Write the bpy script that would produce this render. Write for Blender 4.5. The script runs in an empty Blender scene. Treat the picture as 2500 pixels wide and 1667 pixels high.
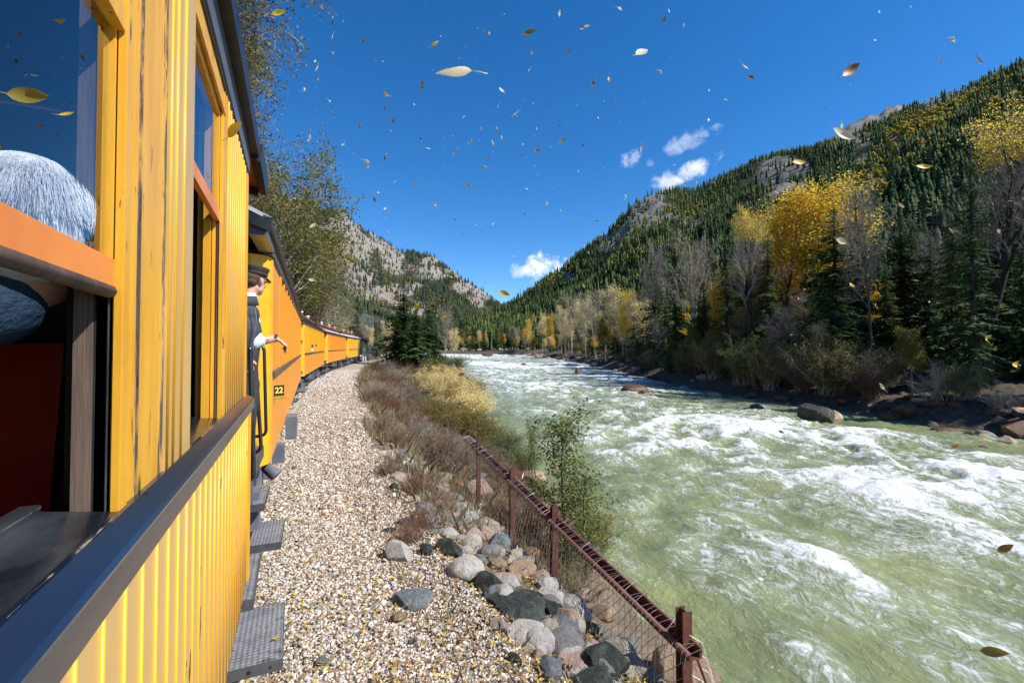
import bpy, bmesh, math, random
import numpy as np
from mathutils import Vector, Matrix

S = bpy.context.scene
COL = S.collection
R = math.radians

# ------------------------------------------------------------ camera, world, sun, exposure
F = 1150.0
YAW = R(24.9)
PITCH = R(1.22)
cam_d = bpy.data.cameras.new('camera')
cam_d.lens = 36.0 * F / 2500.0
cam_d.sensor_width = 36.0
cam_d.clip_start = 0.02
cam_d.clip_end = 6000
cam = bpy.data.objects.new('camera', cam_d)
COL.objects.link(cam)
cam.location = (0, 0, 0)
cam.rotation_euler = (math.pi / 2 + PITCH, 0, -YAW)
S.camera = cam

SUN_EL, SUN_AZ = R(47), R(-42)          # azimuth counted from +X towards +Y
sun_dir = Vector((math.cos(SUN_EL) * math.cos(SUN_AZ), math.cos(SUN_EL) * math.sin(SUN_AZ), math.sin(SUN_EL)))
sd = bpy.data.lights.new('sun', 'SUN')
sd.energy = 4.8
sd.angle = R(0.53)
sd.color = (1.0, 0.955, 0.88)
sun = bpy.data.objects.new('sun', sd)
COL.objects.link(sun)
sun.rotation_euler = sun_dir.to_track_quat('Z', 'Y').to_euler()

S.view_settings.view_transform = 'Standard'
S.view_settings.look = 'None'
S.view_settings.exposure = 0.55
S.view_settings.gamma = 1.0
S.view_settings.use_curve_mapping = False
S.cycles.max_bounces = 6
S.cycles.diffuse_bounces = 3
S.cycles.glossy_bounces = 3
S.cycles.transmission_bounces = 4
S.cycles.transparent_max_bounces = 12
S.cycles.caustics_reflective = False
S.cycles.caustics_refractive = False


def at(px, py, cz):
    """world point seen at photo pixel (px, py) at horizontal depth cz."""
    x = (px - 1250) / F
    y = -(py - 833.5) / F
    c, s = math.cos(PITCH), math.sin(PITCH)
    fy, fz = c - y * s, s + y * c          # forward, up after pitch
    k = cz / fy
    cx, z = x * k, fz * k
    return Vector((cx * math.cos(YAW) + cz * math.sin(YAW), -cx * math.sin(YAW) + cz * math.cos(YAW), z))


def proj(p):
    cx = p[0] * math.cos(YAW) - p[1] * math.sin(YAW)
    cz = p[0] * math.sin(YAW) + p[1] * math.cos(YAW)
    c, s = math.cos(PITCH), math.sin(PITCH)
    f = cz * c + p[2] * s
    u = -cz * s + p[2] * c
    return 1250 + F * cx / f, 833.5 - F * u / f, cz


def world_setup():
    w = bpy.data.worlds.new('World')
    S.world = w
    w.use_nodes = True
    nt = w.node_tree
    nt.nodes.clear()
    N, L = nt.nodes.new, nt.links.new
    out = N('ShaderNodeOutputWorld')
    bg = N('ShaderNodeBackground')
    bg.inputs['Strength'].default_value = 0.115
    sky = N('ShaderNodeTexSky')
    sky.sky_type = 'NISHITA'
    sky.sun_disc = False
    sky.sun_elevation = SUN_EL
    sky.sun_rotation = math.pi / 2 - SUN_AZ
    sky.altitude = 2400
    sky.air_density = 1.0
    sky.dust_density = 0.25
    sky.ozone_density = 3.0
    hs = N('ShaderNodeHueSaturation')
    hs.inputs['Saturation'].default_value = 1.32
    hs.inputs['Hue'].default_value = 0.502
    hs.inputs['Value'].default_value = 1.15
    L(sky.outputs[0], hs.inputs['Color'])
    # small fair-weather clouds, fixed directions in the sky
    tc = N('ShaderNodeTexCoord')
    nz = N('ShaderNodeTexNoise')
    nz.inputs['Scale'].default_value = 34
    nz.inputs['Detail'].default_value = 9
    nz.inputs['Roughness'].default_value = 0.62
    nz.inputs['Distortion'].default_value = 0.3
    L(tc.outputs['Generated'], nz.inputs['Vector'])
    total = None
    # (px, py, half width px, half height px, tilt, strength)
    for px, py, hw, hh, tilt, st in CLOUDS:
        c = at(px, py, 1.0).normalized()
        rx = (at(px + math.cos(tilt) * hw, py - math.sin(tilt) * hw, 1.0).normalized() - c)
        ry = (at(px + math.sin(tilt) * hh, py + math.cos(tilt) * hh, 1.0).normalized() - c)
        sub = N('ShaderNodeVectorMath'); sub.operation = 'SUBTRACT'
        nrm = N('ShaderNodeVectorMath'); nrm.operation = 'NORMALIZE'
        L(tc.outputs['Generated'], nrm.inputs[0])
        L(nrm.outputs[0], sub.inputs[0]); sub.inputs[1].default_value = c
        ds = []
        for ax in (rx, ry):
            d = N('ShaderNodeVectorMath'); d.operation = 'DOT_PRODUCT'
            L(sub.outputs[0], d.inputs[0]); d.inputs[1].default_value = ax / ax.length_squared
            m = N('ShaderNodeMath'); m.operation = 'POWER'; L(d.outputs['Value'], m.inputs[0])
            m.operation = 'MULTIPLY'; L(d.outputs['Value'], m.inputs[1])
            ds.append(m)
        a = N('ShaderNodeMath'); a.operation = 'ADD'
        L(ds[0].outputs[0], a.inputs[0]); L(ds[1].outputs[0], a.inputs[1])
        # fall = 1 - r2
        f = N('ShaderNodeMath'); f.operation = 'SUBTRACT'; f.inputs[0].default_value = 1.0
        L(a.outputs[0], f.inputs[1])
        cl = N('ShaderNodeMath'); cl.operation = 'MAXIMUM'; L(f.outputs[0], cl.inputs[0]); cl.inputs[1].default_value = -1.5
        m1 = N('ShaderNodeMath'); m1.operation = 'MULTIPLY_ADD'
        L(cl.outputs[0], m1.inputs[0]); m1.inputs[1].default_value = 0.30 
        L(nz.outputs['Fac'], m1.inputs[2])
        mr = N('ShaderNodeMapRange'); mr.interpolation_type = 'SMOOTHSTEP'
        L(m1.outputs[0], mr.inputs['Value'])
        mr.inputs['From Min'].default_value = 0.56
        mr.inputs['From Max'].default_value = 0.90
        mr.inputs['To Max'].default_value = st
        if total is None:
            total = mr.outputs[0]
        else:
            mx = N('ShaderNodeMath'); mx.operation = 'MAXIMUM'
            L(total, mx.inputs[0]); L(mr.outputs[0], mx.inputs[1]); total = mx.outputs[0]
    # front hemisphere only: mask is local because distance grows away from c
    mix = N('ShaderNodeMixRGB')
    L(total, mix.inputs['Fac'])
    L(hs.outputs[0], mix.inputs['Color1'])
    mix.inputs['Color2'].default_value = (7.8, 8.0, 8.4, 1)
    L(mix.outputs[0], bg.inputs['Color'])
    L(bg.outputs[0], out.inputs['Surface'])


CLOUDS = [(1325, 650, 75, 40, 0.0, 1.0), (1262, 660, 34, 26, 0, 0.6), (1690, 415, 85, 28, 0.35, 0.75),
          (1630, 440, 50, 30, 0.1, 0.6), (1540, 388, 32, 28, 0.2, 0.45), (1680, 345, 95, 26, 0.2, 0.35),
          (1745, 312, 30, 14, 0.1, 0.4), (1588, 395, 16, 20, 0.0, 0.25)]
world_setup()


# ------------------------------------------------------------ mesh helpers
class MB:
    def __init__(self):
        self.v = []
        self.f = []

    def add(self, vs, fs):
        o = len(self.v)
        self.v.extend([tuple(p) for p in vs])
        self.f.extend([tuple(i + o for i in q) for q in fs])
        return self

    def box(self, x0, x1, y0, y1, z0, z1):
        vs = [(x0, y0, z0), (x1, y0, z0), (x1, y1, z0), (x0, y1, z0), (x0, y0, z1), (x1, y0, z1), (x1, y1, z1), (x0, y1, z1)]
        return self.add(vs, [(0, 3, 2, 1), (4, 5, 6, 7), (0, 1, 5, 4), (1, 2, 6, 5), (2, 3, 7, 6), (3, 0, 4, 7)])

    def bar(self, a, b, w, h, up=(0, 0, 1)):
        a, b = Vector(a), Vector(b)
        d = (b - a).normalized()
        s = d.cross(Vector(up))
        if s.length < 1e-4:
            s = d.cross(Vector((1, 0, 0)))
        s.normalize()
        u = s.cross(d)
        vs = []
        for p in (a, b):
            for i, j in ((-1, -1), (1, -1), (1, 1), (-1, 1)):
                vs.append(p + s * (i * w / 2) + u * (j * h / 2))
        return self.add(vs, [(0, 1, 2, 3), (7, 6, 5, 4), (0, 4, 5, 1), (1, 5, 6, 2), (2, 6, 7, 3), (3, 7, 4, 0)])

    def tube(self, pts, rad, n=6, cap=True):
        pts = [Vector(p) for p in pts]
        if not hasattr(rad, '__len__'):
            rad = [rad] * len(pts)
        rings = []
        ref = None
        for i, p in enumerate(pts):
            d = (pts[min(i + 1, len(pts) - 1)] - pts[max(i - 1, 0)])
            if d.length < 1e-9:
                d = Vector((0, 0, 1))
            d.normalize()
            if ref is None or abs(ref.dot(d)) > 0.98:
                ref = Vector((0, 0, 1)) if abs(d.z) < 0.9 else Vector((1, 0, 0))
            s = d.cross(ref).normalized()
            u = s.cross(d)
            ref = u
            rings.append([p + s * (math.cos(t) * rad[i]) + u * (math.sin(t) * rad[i]) for t in [2 * math.pi * k / n for k in range(n)]])
        vs = [q for r in rings for q in r]
        fs = []
        for i in range(len(pts) - 1):
            for k in range(n):
                k2 = (k + 1) % n
                fs.append((i * n + k, i * n + k2, (i + 1) * n + k2, (i + 1) * n + k))
        if cap:
            fs.append(tuple(range(n - 1, -1, -1)))
            fs.append(tuple((len(pts) - 1) * n + k for k in range(n)))
        return self.add(vs, fs)

    def extrude_y(self, prof, y0, y1, closed=True):
        """profile [(x,z)...] swept from y0 to y1."""
        n = len(prof)
        vs = [(x, y0, z) for x, z in prof] + [(x, y1, z) for x, z in prof]
        fs = [(i, i + n, (i + 1) % n + n, (i + 1) % n) for i in range(n if closed else n - 1)]
        if closed:
            fs += [tuple(range(n)), tuple(range(2 * n - 1, n - 1, -1))]
        return self.add(vs, fs)

    def ellipsoid(self, c, r, nu=12, nv=8, rot=None):
        vs = []
        c = Vector(c)
        for j in range(nv + 1):
            ph = math.pi * j / nv
            for i in range(nu):
                th = 2 * math.pi * i / nu
                p = Vector((r[0] * math.sin(ph) * math.cos(th), r[1] * math.sin(ph) * math.sin(th), r[2] * math.cos(ph)))
                if rot is not None:
                    p = rot @ p
                vs.append(c + p)
        fs = []
        for j in range(nv):
            for i in range(nu):
                i2 = (i + 1) % nu
                fs.append((j * nu + i, (j + 1) * nu + i, (j + 1) * nu + i2, j * nu + i2))
        return self.add(vs, fs)

    def mesh(self, name, mat=None, smooth=False):
        me = bpy.data.meshes.new(name)
        me.from_pydata([tuple(p) for p in self.v], [], self.f)
        if mat:
            me.materials.append(mat)
        if smooth:
            me.polygons.foreach_set('use_smooth', [True] * len(me.polygons))
        me.update()
        return me

    def build(self, name, mat=None, parent=None, smooth=False, fix=True):
        me = self.mesh(name, mat, smooth)
        if fix:
            bm = bmesh.new(); bm.from_mesh(me)
            bmesh.ops.recalc_face_normals(bm, faces=bm.faces)
            bm.to_mesh(me); bm.free()
        o = bpy.data.objects.new(name, me)
        COL.objects.link(o)
        if parent:
            o.parent = parent
        return o


def np_mesh(name, verts, faces, mat=None, smooth=False):
    """verts (n,3), faces (m,k) with constant k."""
    verts = np.asarray(verts, dtype=np.float32)
    faces = np.asarray(faces, dtype=np.int32)
    me = bpy.data.meshes.new(name)
    m, k = faces.shape
    me.vertices.add(len(verts)); me.vertices.foreach_set('co', verts.ravel())
    me.loops.add(m * k); me.loops.foreach_set('vertex_index', faces.ravel())
    me.polygons.add(m)
    me.polygons.foreach_set('loop_start', np.arange(m, dtype=np.int32) * k)
    if smooth:
        me.polygons.foreach_set('use_smooth', np.ones(m, dtype=bool))
    if mat:
        me.materials.append(mat)
    me.update(calc_edges=True)
    return me


def link(name, me, parent=None):
    o = bpy.data.objects.new(name, me)
    COL.objects.link(o)
    if parent:
        o.parent = parent
    return o


def tag(o, label=None, cat=None, group=None, kind=None):
    if label: o['label'] = label
    if cat: o['category'] = cat
    if group: o['group'] = group
    if kind: o['kind'] = kind
    return o


def empty(name, loc=(0, 0, 0), rz=0.0):
    o = bpy.data.objects.new(name, None)
    o.empty_display_size = 0.2
    COL.objects.link(o)
    o.location = loc
    o.rotation_euler = (0, 0, rz)
    return o


KIDS = {}
def kids(o):
    return [c for c in KIDS.get(o.name, [])]


def reg(o):
    if o.parent:
        KIDS.setdefault(o.parent.name, []).append(o)
    return o


def copy_tree(o, parent=None):
    c = o.copy()
    COL.objects.link(c)
    c.parent = parent
    for ch in list(KIDS.get(o.name, [])):
        d = copy_tree(ch, c)
        reg(d)
    return c


# ------------------------------------------------------------ numpy noise
def _h(ix, iy, iz, seed):
    n = (ix.astype(np.int64) * 374761393 + iy.astype(np.int64) * 668265263 + iz.astype(np.int64) * 2147483647 + seed * 1274126177) & 0xffffffff
    n = ((n ^ (n >> 13)) * 1274126177) & 0xffffffff
    n = (n ^ (n >> 16)) & 0xffffffff
    return n / 4294967295.0


def vnoise(x, y, z=0.0, seed=0):
    x = np.asarray(x, float); y = np.asarray(y, float); z = np.zeros_like(x) + z
    ix, iy, iz = np.floor(x), np.floor(y), np.floor(z)
    fx, fy, fz = x - ix, y - iy, z - iz
    fx, fy, fz = [t * t * (3 - 2 * t) for t in (fx, fy, fz)]
    r = 0
    for dz in (0, 1):
        wz = fz if dz else 1 - fz
        for dy in (0, 1):
            wy = fy if dy else 1 - fy
            for dx in (0, 1):
                wx = fx if dx else 1 - fx
                r = r + wx * wy * wz * _h(ix + dx, iy + dy, iz + dz, seed)
    return r * 2 - 1


def fbm(x, y, z=0.0, oct=5, rough=0.5, seed=0):
    a, s, t = 1.0, 0.0, 0.0
    for i in range(oct):
        s = s + a * vnoise(np.asarray(x) * 2 ** i, np.asarray(y) * 2 ** i, np.asarray(z) * 2 ** i, seed + i * 17)
        t += a
        a *= rough
    return s / t


def ridged(x, y, z=0.0, oct=5, rough=0.55, seed=0):
    a, s, t = 1.0, 0.0, 0.0
    for i in range(oct):
        s = s + a * (1 - 2 * np.abs(vnoise(np.asarray(x) * 2 ** i, np.asarray(y) * 2 ** i, np.asarray(z) * 2 ** i, seed + i * 31)))
        t += a
        a *= rough
    return s / t


# ------------------------------------------------------------ materials
class NT:
    def __init__(self, m):
        self.nt = m.node_tree
        self.b = self.nt.nodes.get('Principled BSDF')
        self.out = self.nt.nodes.get('Material Output')

    def n(self, t, **kw):
        nd = self.nt.nodes.new('ShaderNode' + t)
        for k, v in kw.items():
            if k in nd.inputs.keys():
                nd.inputs[k].default_value = v
            else:
                setattr(nd, k, v)
        return nd

    def l(self, a, b):
        self.nt.links.new(a, b)

    def ramp(self, src, stops, interp='LINEAR'):
        r = self.n('ValToRGB')
        r.color_ramp.interpolation = interp
        els = r.color_ramp.elements
        while len(els) < len(stops):
            els.new(0.5)
        for e, (p, c) in zip(els, stops):
            e.position = p
            e.color = (c[0], c[1], c[2], 1) if hasattr(c, '__len__') else (c, c, c, 1)
        self.l(src, r.inputs[0])
        return r.outputs[0]

    def noise(self, scale, detail=4, rough=0.55, coord='Object', vec=None, dist=0.0, mapscale=None):
        nz = self.n('TexNoise', Scale=scale, Detail=detail, Roughness=rough, Distortion=dist)
        if vec is None:
            tc = self.n('TexCoord')
            vec = tc.outputs[coord]
        if mapscale:
            mp = self.n('Mapping')
            mp.inputs['Scale'].default_value = mapscale
            self.l(vec, mp.inputs[0])
            vec = mp.outputs[0]
        self.l(vec, nz.inputs['Vector'])
        return nz.outputs['Fac']

    def mix(self, fac, a, b, mode='MIX'):
        m = self.n('MixRGB', blend_type=mode)
        for i, v in ((0, fac), (1, a), (2, b)):
            if hasattr(v, 'is_linked') or hasattr(v, 'links'):
                self.l(v, m.inputs[i])
            elif hasattr(v, '__len__'):
                m.inputs[i].default_value = (v[0], v[1], v[2], 1)
            else:
                m.inputs[i].default_value = v
        return m.outputs[0]

    def bump(self, h, strength=0.4, dist=0.02):
        b = self.n('Bump', Strength=strength, Distance=dist)
        self.l(h, b.inputs['Height'])
        self.l(b.outputs[0], self.b.inputs['Normal'])
        return b


def base_mat(name, col=(0.5, 0.5, 0.5), rough=0.7, metal=0.0, spec=0.4):
    m = bpy.data.materials.new(name)
    m.use_nodes = True
    t = NT(m)
    t.b.inputs['Base Color'].default_value = (*col, 1)
    t.b.inputs['Roughness'].default_value = rough
    t.b.inputs['Metallic'].default_value = metal
    t.b.inputs['Specular IOR Level'].default_value = spec
    return m, t


def worn(name, c1, c2, scale=8, rough=0.5, bump=0.2, bdist=0.004, lo=0.35, hi=0.65, stretch=None, chip=None, chip_at=0.7, metal=0.0, spec=0.4):
    """paint / stone / wood: two tones mixed by noise, optional chips, fine relief."""
    m, t = base_mat(name, c1, rough, metal, spec)
    f = t.noise(scale, 6, 0.6, mapscale=stretch)
    c = t.ramp(f, [(lo, c1), (hi, c2)])
    if chip:
        g = t.noise(scale * 2.7, 8, 0.7, mapscale=stretch)
        k = t.ramp(g, [(chip_at, (0, 0, 0)), (chip_at + 0.03, (1, 1, 1))])
        c = t.mix(k, c, chip)
    t.l(c, t.b.inputs['Base Color'])
    if bump:
        h = t.noise(scale * 5, 5, 0.6, mapscale=stretch)
        t.bump(h, bump, bdist)
    return m


def island_mat(name, stops, rough=0.75, translucent=0.0, spec=0.3, bump=None, patch=None):
    """colour picked per loose piece (pebble, leaf, far tree)."""
    m, t = base_mat(name, stops[0][1], rough, 0, spec)
    g = t.n('NewGeometry')
    c = t.ramp(g.outputs['Random Per Island'], stops)
    oi = t.n('ObjectInfo')
    hs = t.n('HueSaturation')
    mr = t.n('MapRange')
    t.l(oi.outputs['Random'], mr.inputs['Value'])
    mr.inputs['To Min'].default_value = 0.82
    mr.inputs['To Max'].default_value = 1.15
    t.l(mr.outputs[0], hs.inputs['Value'])
    t.l(c, hs.inputs['Color'])
    c = hs.outputs[0]
    if patch:
        pn = t.noise(patch, 3, .6)
        c = t.mix(.9, c, t.ramp(pn, [(.35, (.55, .62, .62)), (.5, (.95, .95, .9)), (.65, (1.5, 1.35, 1.0))]), 'MULTIPLY')
    t.l(c, t.b.inputs['Base Color'])
    if translucent:
        tr = t.n('BsdfTranslucent')
        t.l(c, tr.inputs['Color'])
        mx = t.n('MixShader', Fac=translucent)
        mx.inputs[0].default_value = translucent
        t.l(t.b.outputs[0], mx.inputs[1])
        t.l(tr.outputs[0], mx.inputs[2])
        t.l(mx.outputs[0], t.out.inputs['Surface'])
    if bump:
        t.bump(t.noise(bump, 4), 0.3, 0.005)
    return m


# ------------------------------------------------------------ lay of the land (world functions)
_ty = np.array([-40, -20, 2, 6, 14, 22, 30, 38.6, 48.5, 59, 73, 90, 120, 160, 300.])
_tx = np.array([-.25, -.25, -.25, -.235, -.03, .31, 1.13, 2.15, 3.80, 5.85, 9.1, 13.6, 22.5, 34, 70.])
def track(Y):
    return np.interp(Y, _ty, _tx)
def rise(Y):
    return 0.0095 * np.maximum(np.asarray(Y, float) - 5, 0)
def xl(Y):
    return np.interp(Y, [-60, -20, 4.3, 7.5, 17.3, 36.6, 60, 89, 97, 108, 125], [2, 4.2, 4.96, 5.7, 7.3, 14.4, 21, 28.9, 28, 10, -80])
def xr(Y):
    return np.interp(Y, [-60, -20, 9.7, 17.8, 32.6, 46, 63.5, 108, 159, 180, 195, 204], [34, 31, 30.5, 32.3, 34.5, 40, 48, 67, 80, 76, 60, -90])
def water_z(Y):
    return -4.25 + 0.0168 * np.minimum(np.asarray(Y, float), 205)


def terrain(X, Y):
    X = np.asarray(X, float); Y = np.asarray(Y, float)
    q = X - track(Y)
    zt = rise(Y)
    zw = water_z(Y)
    le, re = xl(Y), xr(Y)
    ql = le - track(Y)
    a = np.where(Y > 16, 2.25, 1.75)                       # ballast shoulder
    b = a + 1.15
    c = np.minimum(b + 0.5, ql - 0.4)
    z0, z1 = -2.3 + zt, -2.66 + zt
    far = np.clip((Y - 12) / 10, 0, 1)
    z2 = -3.3 + zt + far * 0.45
    zb = np.where(q < a, z0,
         np.where(q < b, z0 + (z1 - z0) * (q - a) / (b - a),
         np.where(q < c, z1 + (z2 - z1) * (q - b) / np.maximum(c - b, .05),
                  z2 + (zw - 0.1 - z2) * np.clip((q - c) / np.maximum(ql - c, .1), 0, 1))))
    lf = 1 - .85 * np.clip((Y - 90) / 60, 0, 1)
    zb = np.where(q < -4.2, z0 + np.minimum((-4.2 - q), 45) * 0.32 * lf + np.minimum((-4.2 - q), 3) * 0.15, zb)
    # river bed
    dl, dr = X - le, re - X
    bed = zw - 0.1 - np.minimum(np.minimum(dl, dr) * 0.28, 0.9)
    z = np.where((dl > 0) & (dr > 0), bed, zb)
    # right bank, with the ground climbing away
    d = -dr
    yb = np.clip((Y - 170) / 30, 0, 1)
    zrb = zw - 0.1 + np.minimum(d * 0.42, 1.35) + np.minimum(np.maximum(d - 4, 0), 70) * 0.10 * (1 - yb)
    z = np.where((d > 0) & ((X > le) | (Y > 110)), zrb, z)
    z = np.where(Y > 204, np.maximum(z, zw + 1.1 + (Y - 204) * 0.012), z)
    n = fbm(X * 0.35, Y * 0.35, seed=4) * 0.28 + fbm(X * 1.7, Y * 1.7, seed=9, oct=3) * 0.06
    keep = np.clip((np.abs(q + 1.2) - 3.0) / 1.5, 0.04, 1)
    return z + n * keep * np.where((dl > 0) & (dr > 0), 0.5, 1)


def gz(x, y):
    return float(terrain(np.array([x]), np.array([y]))[0])


def hit(px, py, lo=2.0, hi=260.0, dz=0.0):
    """where the photo ray through (px,py) meets the ground."""
    cz = np.concatenate([np.linspace(lo, 20, 500), np.linspace(20.05, hi, 1500)])
    d = at(px, py, 1.0)
    X, Y, Z = d.x * cz, d.y * cz, d.z * cz
    t = terrain(X, Y) + dz
    w = np.where((X > xl(Y)) & (X < xr(Y)), water_z(Y), -99)
    below = np.nonzero(Z < np.maximum(t, w))[0]
    if len(below) == 0:
        return None
    i = below[0]
    return Vector((float(X[i]), float(Y[i]), float(Z[i])))
# ------------------------------------------------------------ ground
def ground_material():
    m, t = base_mat('earth', (0.2, 0.16, 0.11), 0.95, 0, 0.2)
    tc = t.n('TexCoord')
    at1 = t.n('Attribute'); at1.attribute_name = 'ballast'
    v = t.n('TexVoronoi', Scale=22.0)
    t.l(tc.outputs['Object'], v.inputs['Vector'])
    peb = t.ramp(v.outputs['Color'], [(0.0, (.10, .085, .07)), (.25, (.33, .27, .21)), (.5, (.46, .40, .33)), (.8, (.34, .32, .30)), (1, (.60, .55, .48))])
    leafn = t.noise(34, 3, .6, vec=tc.outputs['Object'])
    lm = t.ramp(leafn, [(.60, 0), (.64, 1)])
    peb = t.mix(lm, peb, (.42, .27, .06))
    e1 = t.noise(3.0, 9, .75, vec=tc.outputs['Object'])
    earth = t.ramp(e1, [(.3, (.075, .055, .04)), (.5, (.17, .135, .10)), (.7, (.27, .23, .17))])
    e2 = t.noise(60, 4, .7, vec=tc.outputs['Object'])
    earth = t.mix(t.ramp(e2, [(.5, 0), (.62, .6)]), earth, (.38, .29, .15))
    at2 = t.n('Attribute'); at2.attribute_name = 'duff'
    duff = t.ramp(e1, [(.3, (.04, .03, .022)), (.5, (.10, .075, .052)), (.7, (.20, .155, .11))])
    earth = t.mix(at2.outputs['Fac'], earth, duff)
    c = t.mix(at1.outputs['Fac'], earth, peb)
    t.l(c, t.b.inputs['Base Color'])
    hgt = t.n('Math', operation='ADD')
    t.l(v.outputs['Distance'], hgt.inputs[0]); t.l(e2, hgt.inputs[1])
    b = t.bump(hgt.outputs[0], 0.9, 0.03); b.invert = True
    return m


def grid_faces(nr, nc):
    i = np.arange(nr - 1)[:, None] * nc + np.arange(nc - 1)[None, :]
    return np.stack([i, i + 1, i + nc + 1, i + nc], -1).reshape(-1, 4)


def build_ground():
    ys = np.concatenate([np.linspace(-60, -4, 15), np.arange(-3.5, 20, .22), np.arange(20, 60, .6), np.arange(60, 230, 2.2), np.linspace(235, 900, 40)])
    us = np.concatenate([-np.geomspace(420, 6, 34), np.linspace(-5.6, 0.8, 14), np.arange(1.0, 9, .2), np.arange(9, 50, .7), np.geomspace(51, 620, 44)])
    U, Y = np.meshgrid(us, ys)
    X = U + track(Y)
    Z = terrain(X, Y)
    # broad valley far away: keep below the hills
    me = np_mesh('ground', np.stack([X, Y, Z], -1).reshape(-1, 3), grid_faces(*X.shape), ground_material(), True)
    q = X - track(Y)
    a = np.where(Y > 16, 2.3, 1.9) + fbm(X * 1.5, Y * 1.5, seed=3) * 0.6
    bal = np.clip((a - q) / 0.5, 0, 1) * np.clip((q + 4.6) / 0.5, 0, 1)
    at_ = me.attributes.new('ballast', 'FLOAT', 'POINT')
    at_.data.foreach_set('value', bal.ravel().astype(np.float32))
    du = np.clip((X - xr(Y)) / 1.0 + .6, 0, 1) * (X > xl(Y)) + (Y > 100)
    du = np.maximum(du, (q < -4.4) * .5)
    at_ = me.attributes.new('duff', 'FLOAT', 'POINT')
    at_.data.foreach_set('value', np.clip(du, 0, 1).ravel().astype(np.float32))
    tag(link('ground', me), kind='structure')


build_ground()


# ------------------------------------------------------------ river
def water_material():
    m, t = base_mat('river_water', (.2, .25, .11), 0.12, 0, 0.5)
    uv = t.n('UVMap'); uv.uv_map = 'flow'
    at1 = t.n('Attribute'); at1.attribute_name = 'foam'
    vec = uv.outputs[0]
    def fb(scale, sx, sy, det, rough, dist=0.0, warp=None, wamt=0.0):
        mp = t.n('Mapping'); mp.inputs['Scale'].default_value = (sx, sy, 1); mp.inputs['Rotation'].default_value = (0, 0, -.25); t.l(vec, mp.inputs[0])
        v = mp.outputs[0]
        if warp is not None:
            sc = t.n('VectorMath', operation='SCALE'); t.l(warp, sc.inputs[0]); sc.inputs['Scale'].default_value = wamt
            ad = t.n('VectorMath', operation='ADD'); t.l(v, ad.inputs[0]); t.l(sc.outputs[0], ad.inputs[1]); v = ad.outputs[0]
        n = t.n('TexNoise', Scale=scale, Detail=det, Roughness=rough, Distortion=dist); t.l(v, n.inputs['Vector'])
        return n
    w0 = fb(.55, 1, .8, 4, .6)
    N1 = fb(.95, 1.15, .62, 14, .66, .25, w0.outputs['Color'], 1.6).outputs['Fac']
    N2 = fb(4.2, 1.2, .75, 12, .72, .5, w0.outputs['Color'], 3.0).outputs['Fac']
    N3 = fb(1.9, 1.0, .50, 10, .62, 1.1, w0.outputs['Color'], 2.4).outputs['Fac']
    cov = at1.outputs['Fac']
    def ma(op, a, b, c=None):
        m = t.n('Math', operation=op)
        for i, x in enumerate((a, b, c)):
            if x is None: continue
            if isinstance(x, (int, float)): m.inputs[i].default_value = x
            else: t.l(x, m.inputs[i])
        return m.outputs[0]
    def ss(x, lo, hi, to=1.0):
        r = t.n('MapRange', interpolation_type='SMOOTHSTEP'); t.l(x, r.inputs['Value'])
        r.inputs['From Min'].default_value = lo; r.inputs['From Max'].default_value = hi; r.inputs['To Max'].default_value = to
        return r.outputs[0]
    # the more coverage, the lower the threshold the noise has to pass
    e = ma('ADD', ma('MULTIPLY_ADD', cov, .42, ma('MULTIPLY_ADD', ma('SUBTRACT', N1, .5), 1.5, .5)), ma('MULTIPLY', ma('SUBTRACT', N2, .5), 1.15))
    solid = ss(e, .69, .95)
    holes = ss(ma('MULTIPLY_ADD', cov, .12, N2), .42, .60)
    solid = ma('MULTIPLY', solid, ma('MULTIPLY_ADD', holes, .62, .38))
    fil = ma('ABSOLUTE', ma('SUBTRACT', N3, .5), 0)
    fil = ss(fil, .040, .0)
    zone = ss(ma('MULTIPLY_ADD', cov, .35, N1), .42, .72, .9)
    lace = ma('MULTIPLY', ma('MULTIPLY', fil, zone), ss(N2, .40, .62))
    v = t.n('TexVoronoi', Scale=15.0); t.l(vec, v.inputs['Vector'])
    sp = ma('MULTIPLY', ss(v.outputs['Distance'], .16, .06), ma('MULTIPLY', zone, ss(N2, .50, .60)))
    foam = ma('MAXIMUM', ma('MAXIMUM', solid, lace), sp)
    n3 = t.n('TexNoise', Scale=0.35, Detail=5.0, Roughness=0.62); t.l(vec, n3.inputs['Vector'])
    body = t.ramp(n3.outputs['Fac'], [(.3, (.145, .178, .088)), (.5, (.225, .258, .112)), (.68, (.30, .33, .14))])
    aer = ss(e, .48, .90, .60)
    body = t.mix(aer, body, (.40, .47, .33))
    c = t.mix(foam, body, (.72, .74, .73))
    t.l(c, t.b.inputs['Base Color'])
    rg = t.n('MapRange'); t.l(foam, rg.inputs['Value']); rg.inputs['To Min'].default_value = 0.09; rg.inputs['To Max'].default_value = 0.8
    t.l(rg.outputs[0], t.b.inputs['Roughness'])
    r1 = fb(2.6, 1.3, .8, 7, .60, .1, w0.outputs['Color'], 1.2).outputs['Fac']
    hgt = ma('ADD', ma('MULTIPLY', foam, .12), ma('MULTIPLY_ADD', N2, .60, r1))
    t.bump(hgt, .70, .17)
    return m


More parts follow.
